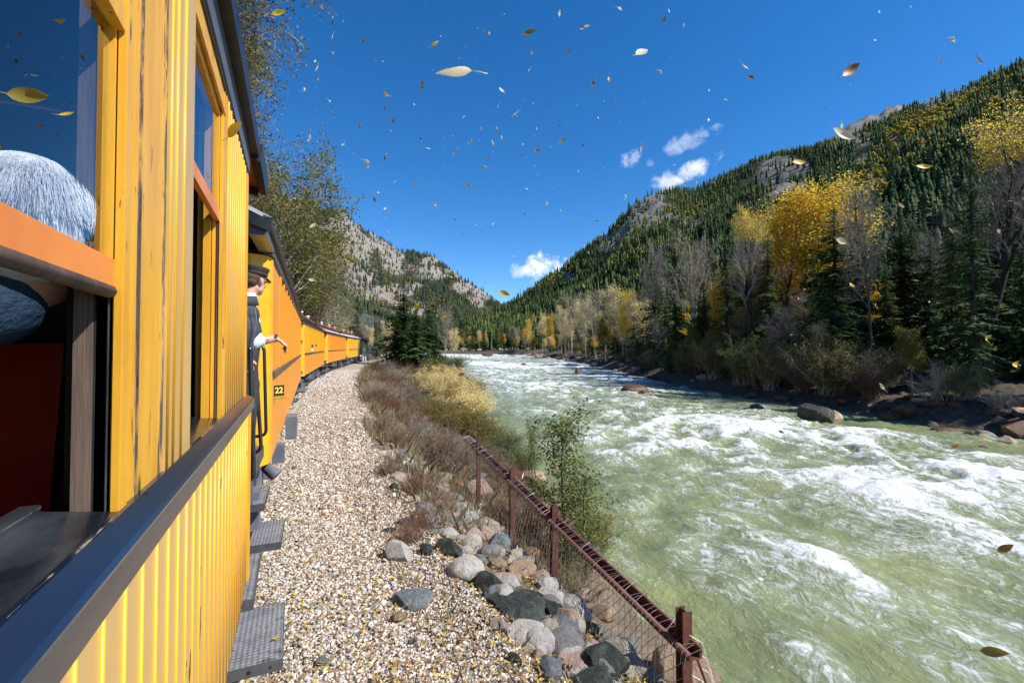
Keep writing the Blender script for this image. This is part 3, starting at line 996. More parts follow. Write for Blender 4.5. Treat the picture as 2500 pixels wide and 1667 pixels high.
# ------------------------------------------------------------ the coach we lean out of
def car_one():
    off = Vector((-.25, 3.15, -2.3))
    root = empty('railway_coach', off)
    tag(root, 'nearest yellow coach with beadboard side, dark belt rail and raised windows', 'railway coach', 'yellow coaches of the train')
    P = lambda mb, name, mat, **k: part(mb, name, mat, root, off, **k)
    # lower side: single boards with a bright bead between each pair
    me_b = MB().box(-.030, 0, .003, .087, 0, .948).mesh('board', M_tan)
    me_bead = MB().tube([(.001, 0, 0), (.001, 0, .948)], .0042, 6).mesh('bead', M_yel2, True)
    backer = MB().box(-.30, -.257, -3.0, 3.10, -1.27, -.34)
    P(backer, 'side_backing', M_black)
    y = 3.05
    k = 0
    while y > -1.2:
        b = link('board', me_b, root); b.location = (-.227 - off.x, y - .09 - off.y, -1.28 - off.z); reg(b)
        b = link('bead', me_bead, root); b.location = (-.227 - off.x, y - .09 - off.y, -1.28 - off.z); reg(b)
        y -= .09
        k += 1
    P(MB().box(-.257, -.228, -3.0, y, -1.28, -.332), 'rear_side_panel', M_tan)
    # corner post
    P(MB().extrude_y([(-.30, 3.055), (-.30, 3.055)], 0, 0) if False else MB().box(-.29, -.2205, 3.105, 3.16, -1.31, -.335).box(-.29, -.2475, 3.085, 3.155, -.256, 1.03), 'corner_post', M_yel2)
    # belt rail with sloped top
    prof = [(-.256, -.333), (-.210, -.333), (-.207, -.327), (-.207, -.280), (-.212, -.274), (-.243, -.2595), (-.256, -.2585)]
    P(MB().extrude_y(prof, -3.0, 3.175), 'belt_rail', M_belt)
    P(MB().box(-.226, -.2145, -3.0, 3.05, -.3395, -.3335), 'drip_moulding', M_wood)
    P(MB().extrude_y([(-.2535, -.2570), (-.2435, -.2575), (-.2115, -.2725), (-.2060, -.2775), (-.2060, -.2830), (-.2045, -.2765), (-.2100, -.2705), (-.2435, -.2548), (-.2535, -.2552)], -3.0, 3.176), 'rail_cap', M_capp)
    # peeling seam between rail and sill
    rng = random.Random(4)
    for (a, b) in ((-1.2, .955), (1.50, 2.11)):
        pts = []
        yy = a
        while yy < b:
            pts.append((-.249 + rng.uniform(-.002, .002), yy, -.2568 + rng.uniform(-.001, .001)))
            yy += .022
        P(MB().tube(pts, [.0012 + rng.uniform(0, .0022) for _ in pts], 5), 'seam', M_seam)
        P(MB().add([(-.2515, a, -.256), (-.2515, b, -.256), (-.345, b, -.243), (-.345, a, -.243), (-.2515, a, -.30), (-.2515, b, -.30), (-.345, b, -.30), (-.345, a, -.30)],
                   [(0, 1, 2, 3), (4, 7, 6, 5), (0, 4, 5, 1), (3, 2, 6, 7), (0, 3, 7, 4), (1, 5, 6, 2)]), 'window_sill', M_sill)
        P(MB().box(-.37, -.3455, a, b, -.30, -.232), 'inner_ledge', M_sill)
        P(MB().tube([(-.347, a, -.236), (-.347, b, -.236)], .0018, 5), 'seam', M_seam)
    # pilaster between the windows
    z0, z1 = -.257, 1.028
    P(MB().box(-.312, -.268, .962, 1.494, -.30, z1), 'pilaster_core', M_black)
    for y0, y1, x in ((.958, .990, -.2505), (.994, 1.012, -.2590), (1.016, 1.036, -.2535), (1.041, 1.050, -.2640), (1.056, 1.211, -.2525)):
        P(MB().box(-.268, x, y0, y1, z0, z1), 'board', M_yel)
    P(MB().box(-.268, -.264, 1.213, 1.231, z0, z1), 'board', M_wood)
    P(MB().box(-.268, -.2465, 1.231, 1.497, z0, z1), 'board', M_tan)
    Mcr = worn('groove_shade_peeling_paint', (.10, .075, .06), (.62, .36, .08), 16, .8, .8, .004, lo=.46, hi=.54, stretch=(1, 1, .25), chip=(.02, .016, .014), chip_at=.60)  # dark strips stand in for groove shade; some carry peeling paint
    for y0, y1, x in ((.9895, .9935, -.2565), (1.0125, 1.0155, -.2585), (1.0365, 1.0405, -.2530), (1.0505, 1.0555, -.2520), (1.196, 1.2108, -.2518), (1.2112, 1.2305, -.2520), (2.1605, 2.1615, -.2525), (2.2325, 2.2340, -.2495), (2.162, 2.175, -.2545)):
        P(MB().box(-.268, x, y0, y1, z0, z1), 'groove_edge_strip', Mcr)
    for yb in (1.236, 1.292, 1.372):
        P(MB().tube([(-.2465, yb, z0), (-.2465, yb, z1)], .0045, 6), 'bead', M_yel2, smooth=True)
    # jamb strips seen edge-on in each window (outer stop, steel track, wooden post)
    for y in (.958, 2.11):
        wd, tk = (M_wood, M_track) if y < 1 else (M_yel, M_wood)
        for x0, x1, m, dy in ((-.262, -.252, M_yel, 0), (-.2705, -.2645, tk, .004), (-.286, -.273, wd if y > 1 else tk, .008), (-.3125, -.289, wd, -.012 if y > 1 else .002), (-.336, -.3125, wd, .02 if y > 1 else .05)):
            P(MB().box(x0, x1, y - .004 + dy, y + .03 + dy, -.256, .94), 'jamb_strip', m)
    for y0 in (-.02, 1.497):
        for x0, x1, m in ((-.262, -.252, M_yel), (-.286, -.264, M_track), (-.3125, -.289, M_wood)):
            P(MB().box(x0, x1, y0 - .03, y0 + .002, -.256, .94), 'jamb_strip', m)
    P(MB().box(-.312, -.25, -1.2, -.051, -.257, z1), 'board', M_yel)
    # strips between second window and the end panel
    for y0, y1, x in ((2.142, 2.160, -.253), (2.162, 2.174, -.262), (2.176, 2.232, -.250)):
        P(MB().box(-.300, x, y0, y1, z0, z1), 'board', M_yel)
    P(MB().box(-.31, -.262, 2.234, 3.05, z0, z1), 'end_panel_core', M_black)
    y = 2.235
    me_n = MB().box(-.010, 0, .001, .0785, 0, z1 - z0).mesh('board', M_tan)
    me_n2 = MB().tube([(.001, 0, 0), (.001, 0, z1 - z0)], .0038, 6).mesh('bead', M_yel2, True)
    while y < 3.02:
        for me_, nm in ((me_n, 'board'), (me_n2, 'bead')):
            b = link(nm, me_, root); b.location = (-.251 - off.x, y - off.y, z0 - off.z); reg(b)
        y += .0815
    # window heads
    for (a, b) in ((-.02, .958), (1.497, 2.14)):
        P(MB().box(-.312, -.256, a, b, .935, z1), 'window_head', M_yel)
        P(MB().box(-.256, -.248, a, b, .925, .945), 'head_moulding', M_yel)
    # sashes: an upper fixed light and a lower sash pushed up
    def sash(y0, y1, za, zb, x, rail, stile, mr, ms, name='window'):
        f = MB()
        f.box(x - .012, x + .006, y0, y1, za, za + rail)
        w = P(f, name, mr)
        g = MB().box(x - .011, x + .004, y0, y0 + stile, za + rail, zb - .03).box(x - .011, x + .004, y1 - stile, y1, za + rail, zb - .03).box(x - .011, x + .004, y0, y1, zb - .03, zb)
        sub(part(g, 'stile', ms, None, off), w)
        p = MB().box(x - .0055, x - .0025, y0 + stile * .5, y1 - stile * .5, za + rail * .5, zb - .02)
        sub(part(p, 'pane', M_glass, None, off), w)
        return w
    sash(-.018, .952, .100, .560, -.2675, .047, .007, M_orgsash, M_yel)
    P(MB().tube([(-.268, -.018, .096), (-.268, .952, .096)], .011, 8), 'sash_lift_bar', M_wood, smooth=True)
    sash(-.018, .952, .520, .932, -.2585, .036, .022, M_yel, M_yel)
    sash(1.499, 2.106, .500, .93, -.2675, .045, .022, M_orgsash, M_yel)
    # letterboard, moulding, fascia and roof
    P(MB().box(-.31, -.2485, -3, 3.16, 1.030, 1.048), 'cornice_moulding', M_black)
    P(MB().box(-.30, -.243, -3, 3.16, 1.050, 1.185), 'letterboard', M_letter)
    P(MB().extrude_y([(-.245, 1.187), (-.200, 1.180), (-.196, 1.262), (-.245, 1.268)], -3, 3.22), 'fascia', M_black)
    prof = [(-.197, 1.27), (-.24, 1.29), (-.55, 1.42), (-.98, 1.58), (-.98, 1.54), (-.55, 1.38), (-.24, 1.262)]
    P(MB().extrude_y(prof, -3, 3.90), 'lower_roof', M_roof)
    P(MB().box(-2.25, -.985, -3, 3.3, 1.50, 1.80), 'clerestory', M_clere)
    P(MB().extrude_y([(-.90, 1.80), (-1.2, 1.90), (-1.62, 1.94), (-2.04, 1.90), (-2.34, 1.80)], -3, 3.7), 'upper_roof', M_roof)
    P(MB().extrude_y([(-3.03, 1.27), (-2.7, 1.42), (-2.26, 1.58), (-2.26, 1.5), (-2.7, 1.36), (-3.0, 1.24)], -3, 3.9), 'lower_roof', M_roof)
    # platform hood: fascia bends in, orange underside
    hood = MB()
    hood.extrude_y([(-.245, 1.17), (-.19, 1.15), (-.18, 1.262), (-.245, 1.268)], 3.223, 3.92)
    P(hood, 'hood_fascia', M_black)
    u = []
    for i in range(9):
        a = i / 8
        u.append((-.25 - 2.7 * a, 1.20 + .22 * math.sin(math.pi * a)))
    P(MB().extrude_y(u + [(x, z + .02) for x, z in reversed(u)], 3.17, 3.90), 'hood_lining', M_redor)
    fr = [(-.245 - 2.74 * i / 10, 1.14 + .26 * math.sin(math.pi * i / 10)) for i in range(11)]
    P(MB().extrude_y(fr + [(x, z + .12) for x, z in reversed(fr)], 3.90, 3.935), 'hood_bow', M_black)
    # end bulkhead and interior shell
    P(MB().box(-3.0, -.30, 3.10, 3.14, -1.05, 1.2), 'end_wall', M_redor)
    P(MB().box(-2.05, -1.25, 3.141, 3.165, -1.04, .85), 'end_door', M_redor)
    P(MB().box(-3.0, -.31, 3.08, 3.098, -1.05, 1.2), 'dark_end_panel', M_int)  # dark panel added in front of the end wall to blacken the interior
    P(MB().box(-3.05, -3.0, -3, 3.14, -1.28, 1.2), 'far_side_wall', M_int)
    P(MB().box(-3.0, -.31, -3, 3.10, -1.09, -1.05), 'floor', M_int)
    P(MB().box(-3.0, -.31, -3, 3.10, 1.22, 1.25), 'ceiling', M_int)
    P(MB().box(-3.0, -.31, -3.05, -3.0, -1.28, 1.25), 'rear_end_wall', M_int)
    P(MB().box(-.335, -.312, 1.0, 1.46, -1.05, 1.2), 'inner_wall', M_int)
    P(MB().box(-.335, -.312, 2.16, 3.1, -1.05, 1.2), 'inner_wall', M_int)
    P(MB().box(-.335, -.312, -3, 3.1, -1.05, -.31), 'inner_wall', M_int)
    # platform, steps, rails
    P(MB().box(-2.95, -.30, 3.165, 4.42, -1.16, -1.05), 'platform', M_gear)
    P(MB().box(-2.6, -.5, -2.5, 3.1, -1.5, -1.285), 'underframe', M_gear)
    for z, x0 in ((-1.80, -.045), (-1.42, -.20)):
        s = P(MB().box(x0 - .34, x0, 3.12, 3.80, z - .012, z), 'step', M_tread)
        sub(part(MB().box(x0 - .34, x0 + .004, 3.112, 3.119, z - .065, z - .001), 'flange', M_gear, None, off), s)
        sub(part(MB().box(x0 - .34, x0 + .004, 3.801, 3.808, z - .065, z - .001), 'flange', M_gear, None, off), s)
        sub(part(MB().box(x0 + .0005, x0 + .006, 3.12, 3.80, z - .05, z - .001), 'flange', M_gear, None, off), s)
        for k in range(3):
            sub(part(MB().tube([(x0 - .06 - .11 * k, 3.1115, z - .033), (x0 - .06 - .11 * k, 3.1105, z - .033)], .008 if k != 1 else .012, 8), 'bolt_hole', M_black, None, off), s)
    P(MB().box(-.70, -.33, 3.13, 3.15, -1.80, -1.06), 'stringer', M_gear)
    P(MB().box(-.70, -.33, 3.79, 3.81, -1.80, -1.06), 'stringer', M_gear)
    # paint chips on the lower boards
    rng = random.Random(9)
    for (px, py, w, h) in ((489, 1405, 5, 34), (487, 1550, 9, 90), (466, 1615, 8, 60), (452, 1645, 8, 40), (540, 1180, 3, 22), (500, 1520, 4, 20)):
        k = -.2262
        d = at(px, py, 1.0)
        p = d * (k / d.x)
        s = p.length / F
        n = 22
        pts = []
        for i in range(n):
            a = 2 * math.pi * i / n
            jag = rng.uniform(.35, 1.25)
            pts.append((k, p.y + math.cos(a) * w * s * 1.5 * jag + math.sin(a) * w * s * .9, p.z + math.sin(a) * h * s * .5 * rng.uniform(.75, 1.1)))
        pts2 = [(k - .003, y, z) for _, y, z in pts]
        P(MB().add(pts + pts2, [tuple(range(n)), tuple(range(2 * n - 1, n - 1, -1))] + [(i, i + n, (i + 1) % n + n, (i + 1) % n) for i in range(n)]), 'paint_chip', M_black)
    return root


car1 = car_one()


def seat(x, y, label):
    off = Vector((x, y, -1.05))
    r = empty('coach_seat', off)
    tag(r, label, 'seat', 'red coach seats')
    q = MB()
    q.add([(x - .48, y + .02, -.62), (x + .48, y + .02, -.62), (x + .48, y + .12, .02), (x - .48, y + .12, .02),
           (x - .48, y + .10, -.62), (x + .48, y + .10, -.62), (x + .48, y + .18, .02), (x - .48, y + .18, .02)],
          [(0, 1, 2, 3), (7, 6, 5, 4), (0, 4, 5, 1), (1, 5, 6, 2), (2, 6, 7, 3), (3, 7, 4, 0)])
    part(q, 'backrest', M_seat, r, off)
    part(MB().box(x - .48, x + .48, y - .42, y + .04, -.68, -.56), 'cushion', M_seat, r, off)
    part(MB().tube([(x + .505, y + .06, -.62), (x + .505, y + .13, -.06)], .028, 10), 'side_post', M_int, r, off, smooth=True)
    part(MB().tube([(x + .505, y + .13, -.055), (x + .505, y + .15, .05), (x + .505, y + .152, .06)], [.03, .032, .015], 12), 'post_cap', M_chrome, r, off, smooth=True)
    part(MB().box(x - .4, x + .4, y - .3, y + .0, -1.04, -.68), 'base', M_int, r, off)
    return r


seat(-1.0, 1.42, 'red seat back with chrome post cap inside the open window')
seat(-1.0, 2.5, 'red seat behind the first one inside the dark coach')


# ------------------------------------------------------------ text helper (real flat lettering)
def text_mesh(body, size, mat, name='lettering', extrude=.0015, bold=.0):
    c = bpy.data.curves.new(name, 'FONT')
    c.body = body; c.size = size; c.extrude = extrude; c.align_x = 'CENTER'; c.align_y = 'CENTER'; c.offset = bold
    o = bpy.data.objects.new(name, c)
    COL.objects.link(o)
    dg = bpy.context.evaluated_depsgraph_get()
    me = bpy.data.meshes.new_from_object(o.evaluated_get(dg))
    bpy.data.objects.remove(o); bpy.data.curves.remove(c)
    me.materials.clear(); me.materials.append(mat)
    return link(name, me)


M_gold, _t = base_mat('yellow_lettering', (.85, .68, .05), .5)


# ------------------------------------------------------------ the coaches ahead
def coach(root, L, nwin, mat_side, mat_low, plate=None, baggage=False, lettered=False):
    off = Vector((0, 0, -2.3))
    W = 2.75
    P = lambda mb, name, mat, **k: part(mb, name, mat, root, off, **k)
    # platform hood and body; local y 0 = near end of the body, x 0 = side face
    low = MB()
    low.box(-.10, -.004, .30, L - .02, -1.28, -.30)
    yb = .34
    while yb < L - .1:
        low.box(-.006, .0, yb, yb + .075, -1.279, -.301)
        yb += .082
    P(low, 'side_panel', mat_low)
    P(MB().extrude_y([(-.02, -.335), (.022, -.335), (.024, -.262), (-.02, -.252)], .42, L - .1), 'belt_rail', M_belt)
    # rounded corner panel
    cp = MB()
    arc = [(-.32, .0), (-.20, .015), (-.09, .07), (-.02, .17), (.004, .30), (-.03, .31), (-.05, .20), (-.11, .10), (-.21, .05), (-.32, .035)]
    n = len(arc)
    cp.add([(x, y, -1.30) for x, y in arc] + [(x, y, 1.08) for x, y in arc],
           [tuple(range(n)), tuple(range(2 * n - 1, n - 1, -1))] + [(i, i + n, (i + 1) % n + n, (i + 1) % n) for i in range(n)])
    P(cp, 'corner_panel', M_yel2 if not baggage else mat_side, smooth=False)
    P(MB().box(-.10, .012, L - .10, L, -1.30, 1.08), 'corner_post', M_yel2)
    # end walls with door opening colour
    P(MB().box(-W + .3, -.325, .02, .05, -1.05, 1.2), 'end_wall', M_redor)
    P(MB().box(-1.75, -1.0, .0, .018, -1.04, .85), 'end_door', M_redor)
    P(MB().box(-W + .1, -.11, L - .05, L - .02, -1.05, 1.2), 'end_wall', M_redor)
    P(MB().box(-W, -W + .08, .05, L - .05, -1.28, 1.08), 'far_side_wall', mat_side)
    P(MB().box(-W + .1, -.11, .06, L - .06, -1.12, -1.05), 'floor', M_int)
    P(MB().box(-W + .1, -.11, .06, L - .06, 1.1, 1.13), 'ceiling', M_int)
    # flat vestibule boards then windows
    ys, ye = .31, L - .12
    flat = 1.25
    P(MB().box(-.10, -.004, ys, ys + flat, -.25, 1.06), 'vestibule_panel', mat_side)
    pitch = (ye - ys - flat) / nwin
    if not baggage:
        me_post = MB().box(-.10, .006, 0, .30, 0, 1.31).box(.006, .014, .05, .25, 0, 1.31).mesh('window_post', mat_side)
        me_fr = MB().box(-.095, -.065, .30, pitch, 0, .06).box(-.095, -.065, .30, pitch, .62, .66).box(-.095, -.065, .30, pitch, 1.24, 1.31).box(-.095, -.065, .30, .34, .06, 1.24).box(-.095, -.065, pitch - .04, pitch, .06, 1.24).mesh('window', mat_side)
        me_pn = MB().box(-.082, -.078, .34, pitch - .04, .66, 1.24).mesh('pane', M_glass)
        for i in range(nwin):
            y = ys + flat + i * pitch
            o = link('window_post', me_post, root); o.location = (0, y, -.25 - off.z); reg(o)
            o = link('window', me_fr, root); o.location = (0, y, -.25 - off.z); reg(o)
            p = link('pane', me_pn, o); reg(p)
    else:
        P(MB().box(-.10, -.004, ys + flat, L * .36, -.25, 1.06), 'side_panel', mat_side)
        P(MB().box(-.10, -.004, L * .62, ye, -.25, 1.06), 'side_panel', mat_side)
        d = P(MB().box(-.085, -.045, L * .36, L * .62, -1.2, 1.06), 'baggage_door', mat_side)
        for k in range(5):
            sub(part(MB().box(-.045, -.03, L * .36 + k * .8, L * .36 + k * .8 + .1, -.2, 1.0), 'rib', mat_side, None, off), d)
        for k in range(7):
            P(MB().box(-.004, .014, ys + .9 + k * .55, ys + 1.0 + k * .55, -.25, 1.06), 'batten', mat_side)
    P(MB().box(-.10, .018, ys, L, 1.062, 1.088), 'cornice_moulding', M_black)
    lb = P(MB().box(-.10, .02, .12, L, 1.090, 1.20), 'letterboard', M_letter)
    if lettered:
        pass
    # roof
    P(MB().extrude_y([(.0, 1.202), (.07, 1.195), (.074, 1.262), (.0, 1.285)], -.95, L + .95), 'fascia', M_black)
    P(MB().extrude_y([(.075, 1.266), (-.30, 1.44), (-.80, 1.60), (-.80, 1.56), (-.30, 1.40), (.0, 1.262)], -.95, L + .95), 'lower_roof', M_roof)
    P(MB().extrude_y([(-W - .075, 1.266), (-W + .30, 1.44), (-W + .80, 1.60), (-W + .80, 1.56), (-W + .30, 1.40), (-W, 1.262)], -.95, L + .95), 'lower_roof', M_roof)
    cl = P(MB().box(-W + .81, -.81, -.2, L + .2, 1.50, 1.86), 'clerestory', M_clere)
    me_cw = MB().box(-.805, -.798, 0, .42, 1.62 + 2.3, 1.78 + 2.3).mesh('clerestory_window', M_redor)
    y = .2
    while y < L - .5:
        o = link('clerestory_window', me_cw, cl); o.location = (0, y, 0); reg(o)
        y += .75
    P(MB().extrude_y([(-.70, 1.862), (-.72, 1.90), (-1.05, 2.0), (-W / 2, 2.04), (-W + 1.05, 2.0), (-W + .72, 1.90), (-W + .70, 1.862)], -.7, L + .7), 'upper_roof', M_clere)
    for y in (L * .22, L * .55, L * .85):
        P(MB().tube([(-.95, y, 1.95), (-.95, y, 2.12), (-.95, y, 2.13), (-.95, y, 2.20)], [.09, .09, .16, .12], 8), 'roof_vent', M_white)
    # hood lining and bow over the near platform
    u = [(-.02 - (W - .04) * i / 8, 1.20 + .22 * math.sin(math.pi * i / 8)) for i in range(9)]
    P(MB().extrude_y(u + [(x, z + .02) for x, z in reversed(u)], -.93, .0), 'hood_lining', M_redor)
    fr = [(.06 - (W + .12) * i / 12, 1.13 + .30 * math.sin(math.pi * i / 12)) for i in range(13)]
    P(MB().extrude_y(fr + [(x, z + .11) for x, z in reversed(fr)], -.975, -.945), 'hood_bow', M_black)
    P(MB().box(-.12, .03, -.90, -.02, 1.10, 1.19), 'hood_side', M_letter)
    # platform, steps
    P(MB().box(-W + .1, -.05, -1.25, -.01, -1.17, -1.05), 'platform', M_gear)
    P(MB().box(-W + .4, -.5, .2, L - .2, -1.55, -1.285), 'underframe', M_gear)
    for yn in (-.93, L + .30):
        for z, x0 in ((-1.80, .175), (-1.42, .03)):
            s = P(MB().box(x0 - .34, x0, yn, yn + .64, z - .012, z), 'step', M_tread)
            sub(part(MB().box(x0 - .34, x0 + .004, yn - .008, yn - .0005, z - .07, z - .001), 'flange', M_gear, None, off), s)
            sub(part(MB().box(x0 + .0005, x0 + .006, yn, yn + .64, z - .05, z - .001), 'flange', M_gear, None, off), s)
    P(MB().box(-.45, -.08, yn + .64, yn + .66, -1.80, -1.06), 'stringer', M_gear)
    P(MB().box(-.50, -.06, -.95, -.93, -1.42, -1.06), 'stringer', M_grey)
    P(MB().box(-.45, -.10, -.27, -.25, -1.80, -1.06), 'stringer', M_gear)
    # trucks with wheels
    for yc in (1.7, L - 1.9):
        t = P(MB().box(-.42, -.30, yc - 1.0, yc + 1.0, -1.95, -1.72), 'truck', M_gear)
        for dy in (-.75, .75):
            w = MB().tube([(-.58, yc + dy, -1.92), (-.50, yc + dy, -1.92), (-.495, yc + dy, -1.92), (-.45, yc + dy, -1.92)], [.44, .44, .40, .38], 20)
            sub(part(w, 'wheel', M_gear, None, off, smooth=False), t)
            w = MB().box(-.36, -.16, yc + dy - .12, yc + dy + .12, -2.02, -1.76)
            sub(part(w, 'journal_box', M_grey, None, off), t)
        sub(part(MB().box(-.33, -.22, yc - .35, yc + .35, -1.72, -1.5), 'spring_block', M_gear, None, off), t)
        for k in range(4):
            sub(part(MB().tube([(-.27, yc - .24 + .16 * k, -1.98), (-.27, yc - .24 + .16 * k, -1.72)], .055, 8), 'spring', M_grey, None, off), t)
    # boxes and pipes hung below the floor
    rng = random.Random(int(L * 10) + nwin)
    for y, w, h, d in ((L * .30, .7, .42, .5), (L * .45, .35, .55, .3), (L * .62, 1.1, .3, .5)):
        P(MB().box(-.40, -.10 + rng.uniform(-.03, .03), y, y + w, -1.30 - h, -1.285), 'equipment_box', M_grey if w < .8 else M_gear)
    P(MB().tube([(-.35, L * .38, -1.5), (-.35, L * .60, -1.5)], .12, 10), 'air_tank', M_gear, smooth=True)
    P(MB().bar((-.30, 1.0, -1.3), (-.30, L * .3, -1.62), .03, .03).bar((-.30, L * .3, -1.62), (-.30, L * .7, -1.62), .03, .03).bar((-.30, L * .7, -1.62), (-.30, L - 1, -1.3), .03, .03), 'truss_rod', M_gear)
    if plate:
        num, pw = plate
        p = reg(MB().box(-.5, .5, -.012, .012, -.5, .5).build('number_plate', M_black, root))
        o = text_mesh(num, .78, M_gold, 'number', bold=.015)
        o.rotation_euler = (math.pi / 2, 0, 0); o.location = (0, -.016, 0); o.parent = p; reg(o)
        if pw > .1:
            q = MB().box(-.5, .5, -.012, .012, -.78, -.54).build('name_plate', M_black, p); reg(q)
            o = text_mesh('COACH', .26, M_gold, 'lettering', bold=.004)
            o.rotation_euler = (math.pi / 2, 0, 0); o.location = (0, -.016, -.66); o.parent = p; reg(o)
        p.scale = (pw, pw, pw)
        root['plate'] = 1
        return p


def place_root(name, Y0, L, label, cat='railway coach', group='yellow coaches of the train'):
    x0, x1 = float(track(Y0)), float(track(Y0 + L))
    z0, z1 = float(rise(Y0)), float(rise(Y0 + L))
    r = empty(name, (x0, Y0, -2.3 + z0), -math.atan2(x1 - x0, L))
    r.rotation_euler = (math.atan2(z1 - z0, L), 0, -math.atan2(x1 - x0, L))
    if label:
        tag(r, label, cat, group)
    return r


c2 = place_root('railway_coach', 5.95, 15.2, 'second coach, orange yellow side with black number plate 22')
pl2 = coach(c2, 15.2, 15, M_org, M_org, plate=('22', .132))
c3 = place_root('railway_coach', 23.3, 14.8, 'third coach, bright yellow with a passenger pointing a phone out of it')
coach(c3, 14.8, 14, M_yel2, M_org, plate=None)
c4 = place_root('railway_coach', 40.8, 16.2, 'fourth coach, paler orange posts, just behind the baggage car')
coach(c4, 16.2, 16, M_org, M_org, plate=None)
c5 = place_root('baggage_car', 59.6, 12.6, 'short yellow baggage car with sliding door behind the black locomotive')
coach(c5, 12.6, 4, M_yel2, M_yel2, baggage=True)


# handrails at the gap between first and second coach (belong to the coaches)
def rail_pipe(pxs, x_off, root, rad=.016, name='handrail'):
    """pxs: list of (px,py,cz); smoothed corner tube in world space, made a part of its coach."""
    P0 = [at(*p) for p in pxs]
    pts = [P0[0]]
    for i in range(1, len(P0) - 1):
        a, b, c = P0[i - 1], P0[i], P0[i + 1]
        r = min(.09, (b - a).length * .45, (c - b).length * .45)
        p, q = b + (a - b).normalized() * r, b + (c - b).normalized() * r
        for k in range(5):
            u = k / 4
            pts.append(p * (1 - u) ** 2 + b * 2 * u * (1 - u) + q * u * u)
    pts.append(P0[-1])
    bpy.context.view_layer.update()
    inv = root.matrix_world.inverted()
    mb = MB().tube([inv @ p for p in pts], rad, 8)
    o = mb.build(name, M_pipe, root, True)
    reg(o)
    return o


rail_pipe([(594, 846, 3.55), (611, 850, 3.55), (619, 1166, 3.55), (596, 1176, 3.55)], 0, car1, .019)
rail_pipe([(594, 1160, 3.35), (599, 830, 3.35)], 0, car1, .017)
rail_pipe([(606, 842, 4.6), (622, 848, 4.6), (638, 1100, 4.6), (606, 1108, 4.6)], 0, c2, .018)
rail_pipe([(626, 834, 4.95), (645, 848, 4.95), (650, 1062, 4.95), (618, 1066, 4.95)], 0, c2, .017)
# the bracketed number plate turns its face back along the train
bpy.context.view_layer.update()
_p = at(681, 953, 5.9)
pl2.location = c2.matrix_world.inverted() @ _p
pl2.rotation_euler = (0, 0, R(30) - c2.rotation_euler.z)
o = MB().bar((-.3, .02, 0), (-1.6, 3.0, 0), .06, .06).build('bracket', M_black, pl2); reg(o)
# slanting pipe under the corner of the second coach
bpy.context.view_layer.update()
_inv = c2.matrix_world.inverted()
_a, _b = at(646, 1138, 5.5), at(672, 1158, 5.5)
o = MB().tube([_inv @ _a, _inv @ _b, _inv @ (_b + (_b - _a) * .1)], [.055, .072, .08], 14).build('drain_pipe', M_grey, c2, True); reg(o)
for (px, py, cz, w, h, dd) in ((680, 1105, 6.9, .16, .26, .1), (712, 1040, 8.8, .18, .40, .25), (620, 1240, 4.6, .1, .35, .1)):
    p = at(px, py, cz)
    o = MB().box(-w / 2, w / 2, -dd, dd, -h / 2, h / 2).build('equipment_box', M_grey, None)
    o.parent = c2; o.location = _inv @ p; reg(o)


# ------------------------------------------------------------ track
def build_track():
    Mt = worn('creosoted_tie', (.09, .065, .05), (.16, .13, .11), 6, .9, .5, .01)
    Ms = worn('rail_steel', (.14, .09, .065), (.22, .17, .14), 5, .45, .1)
    root = empty('railway_track', (float(track(3)) - 1.4, 3, -2.3))
    tag(root, 'rails and dark wooden ties of the narrow gauge line under the train', 'railway track')
    off = Vector(root.location)
    for side in (-.62, .62):
        pts = []
        for y in list(np.arange(-10, 60, 1.5)) + list(np.arange(60, 130, 4)):
            pts.append((float(track(y)) - 1.38 + side, float(y), -2.16 + float(rise(y))))
        mb = MB()
        for a, b in zip(pts, pts[1:]):
            mb.bar(a, b, .06, .14)
        part(mb, 'rail', Ms, root, off)
    me = MB().box(-.95, .95, -.11, .11, -.10, .06).mesh('tie', Mt)
    k = 0
    for y in np.arange(-3, 95, .62):
        o = link('tie', me, root); reg(o)
        o.location = (float(track(y)) - 1.38 - off.x, float(y) - off.y, -2.27 + float(rise(y)) - off.z)
        o.rotation_euler = (0, 0, -math.atan2(float(track(y + 1) - track(y)), 1.0))


build_track()


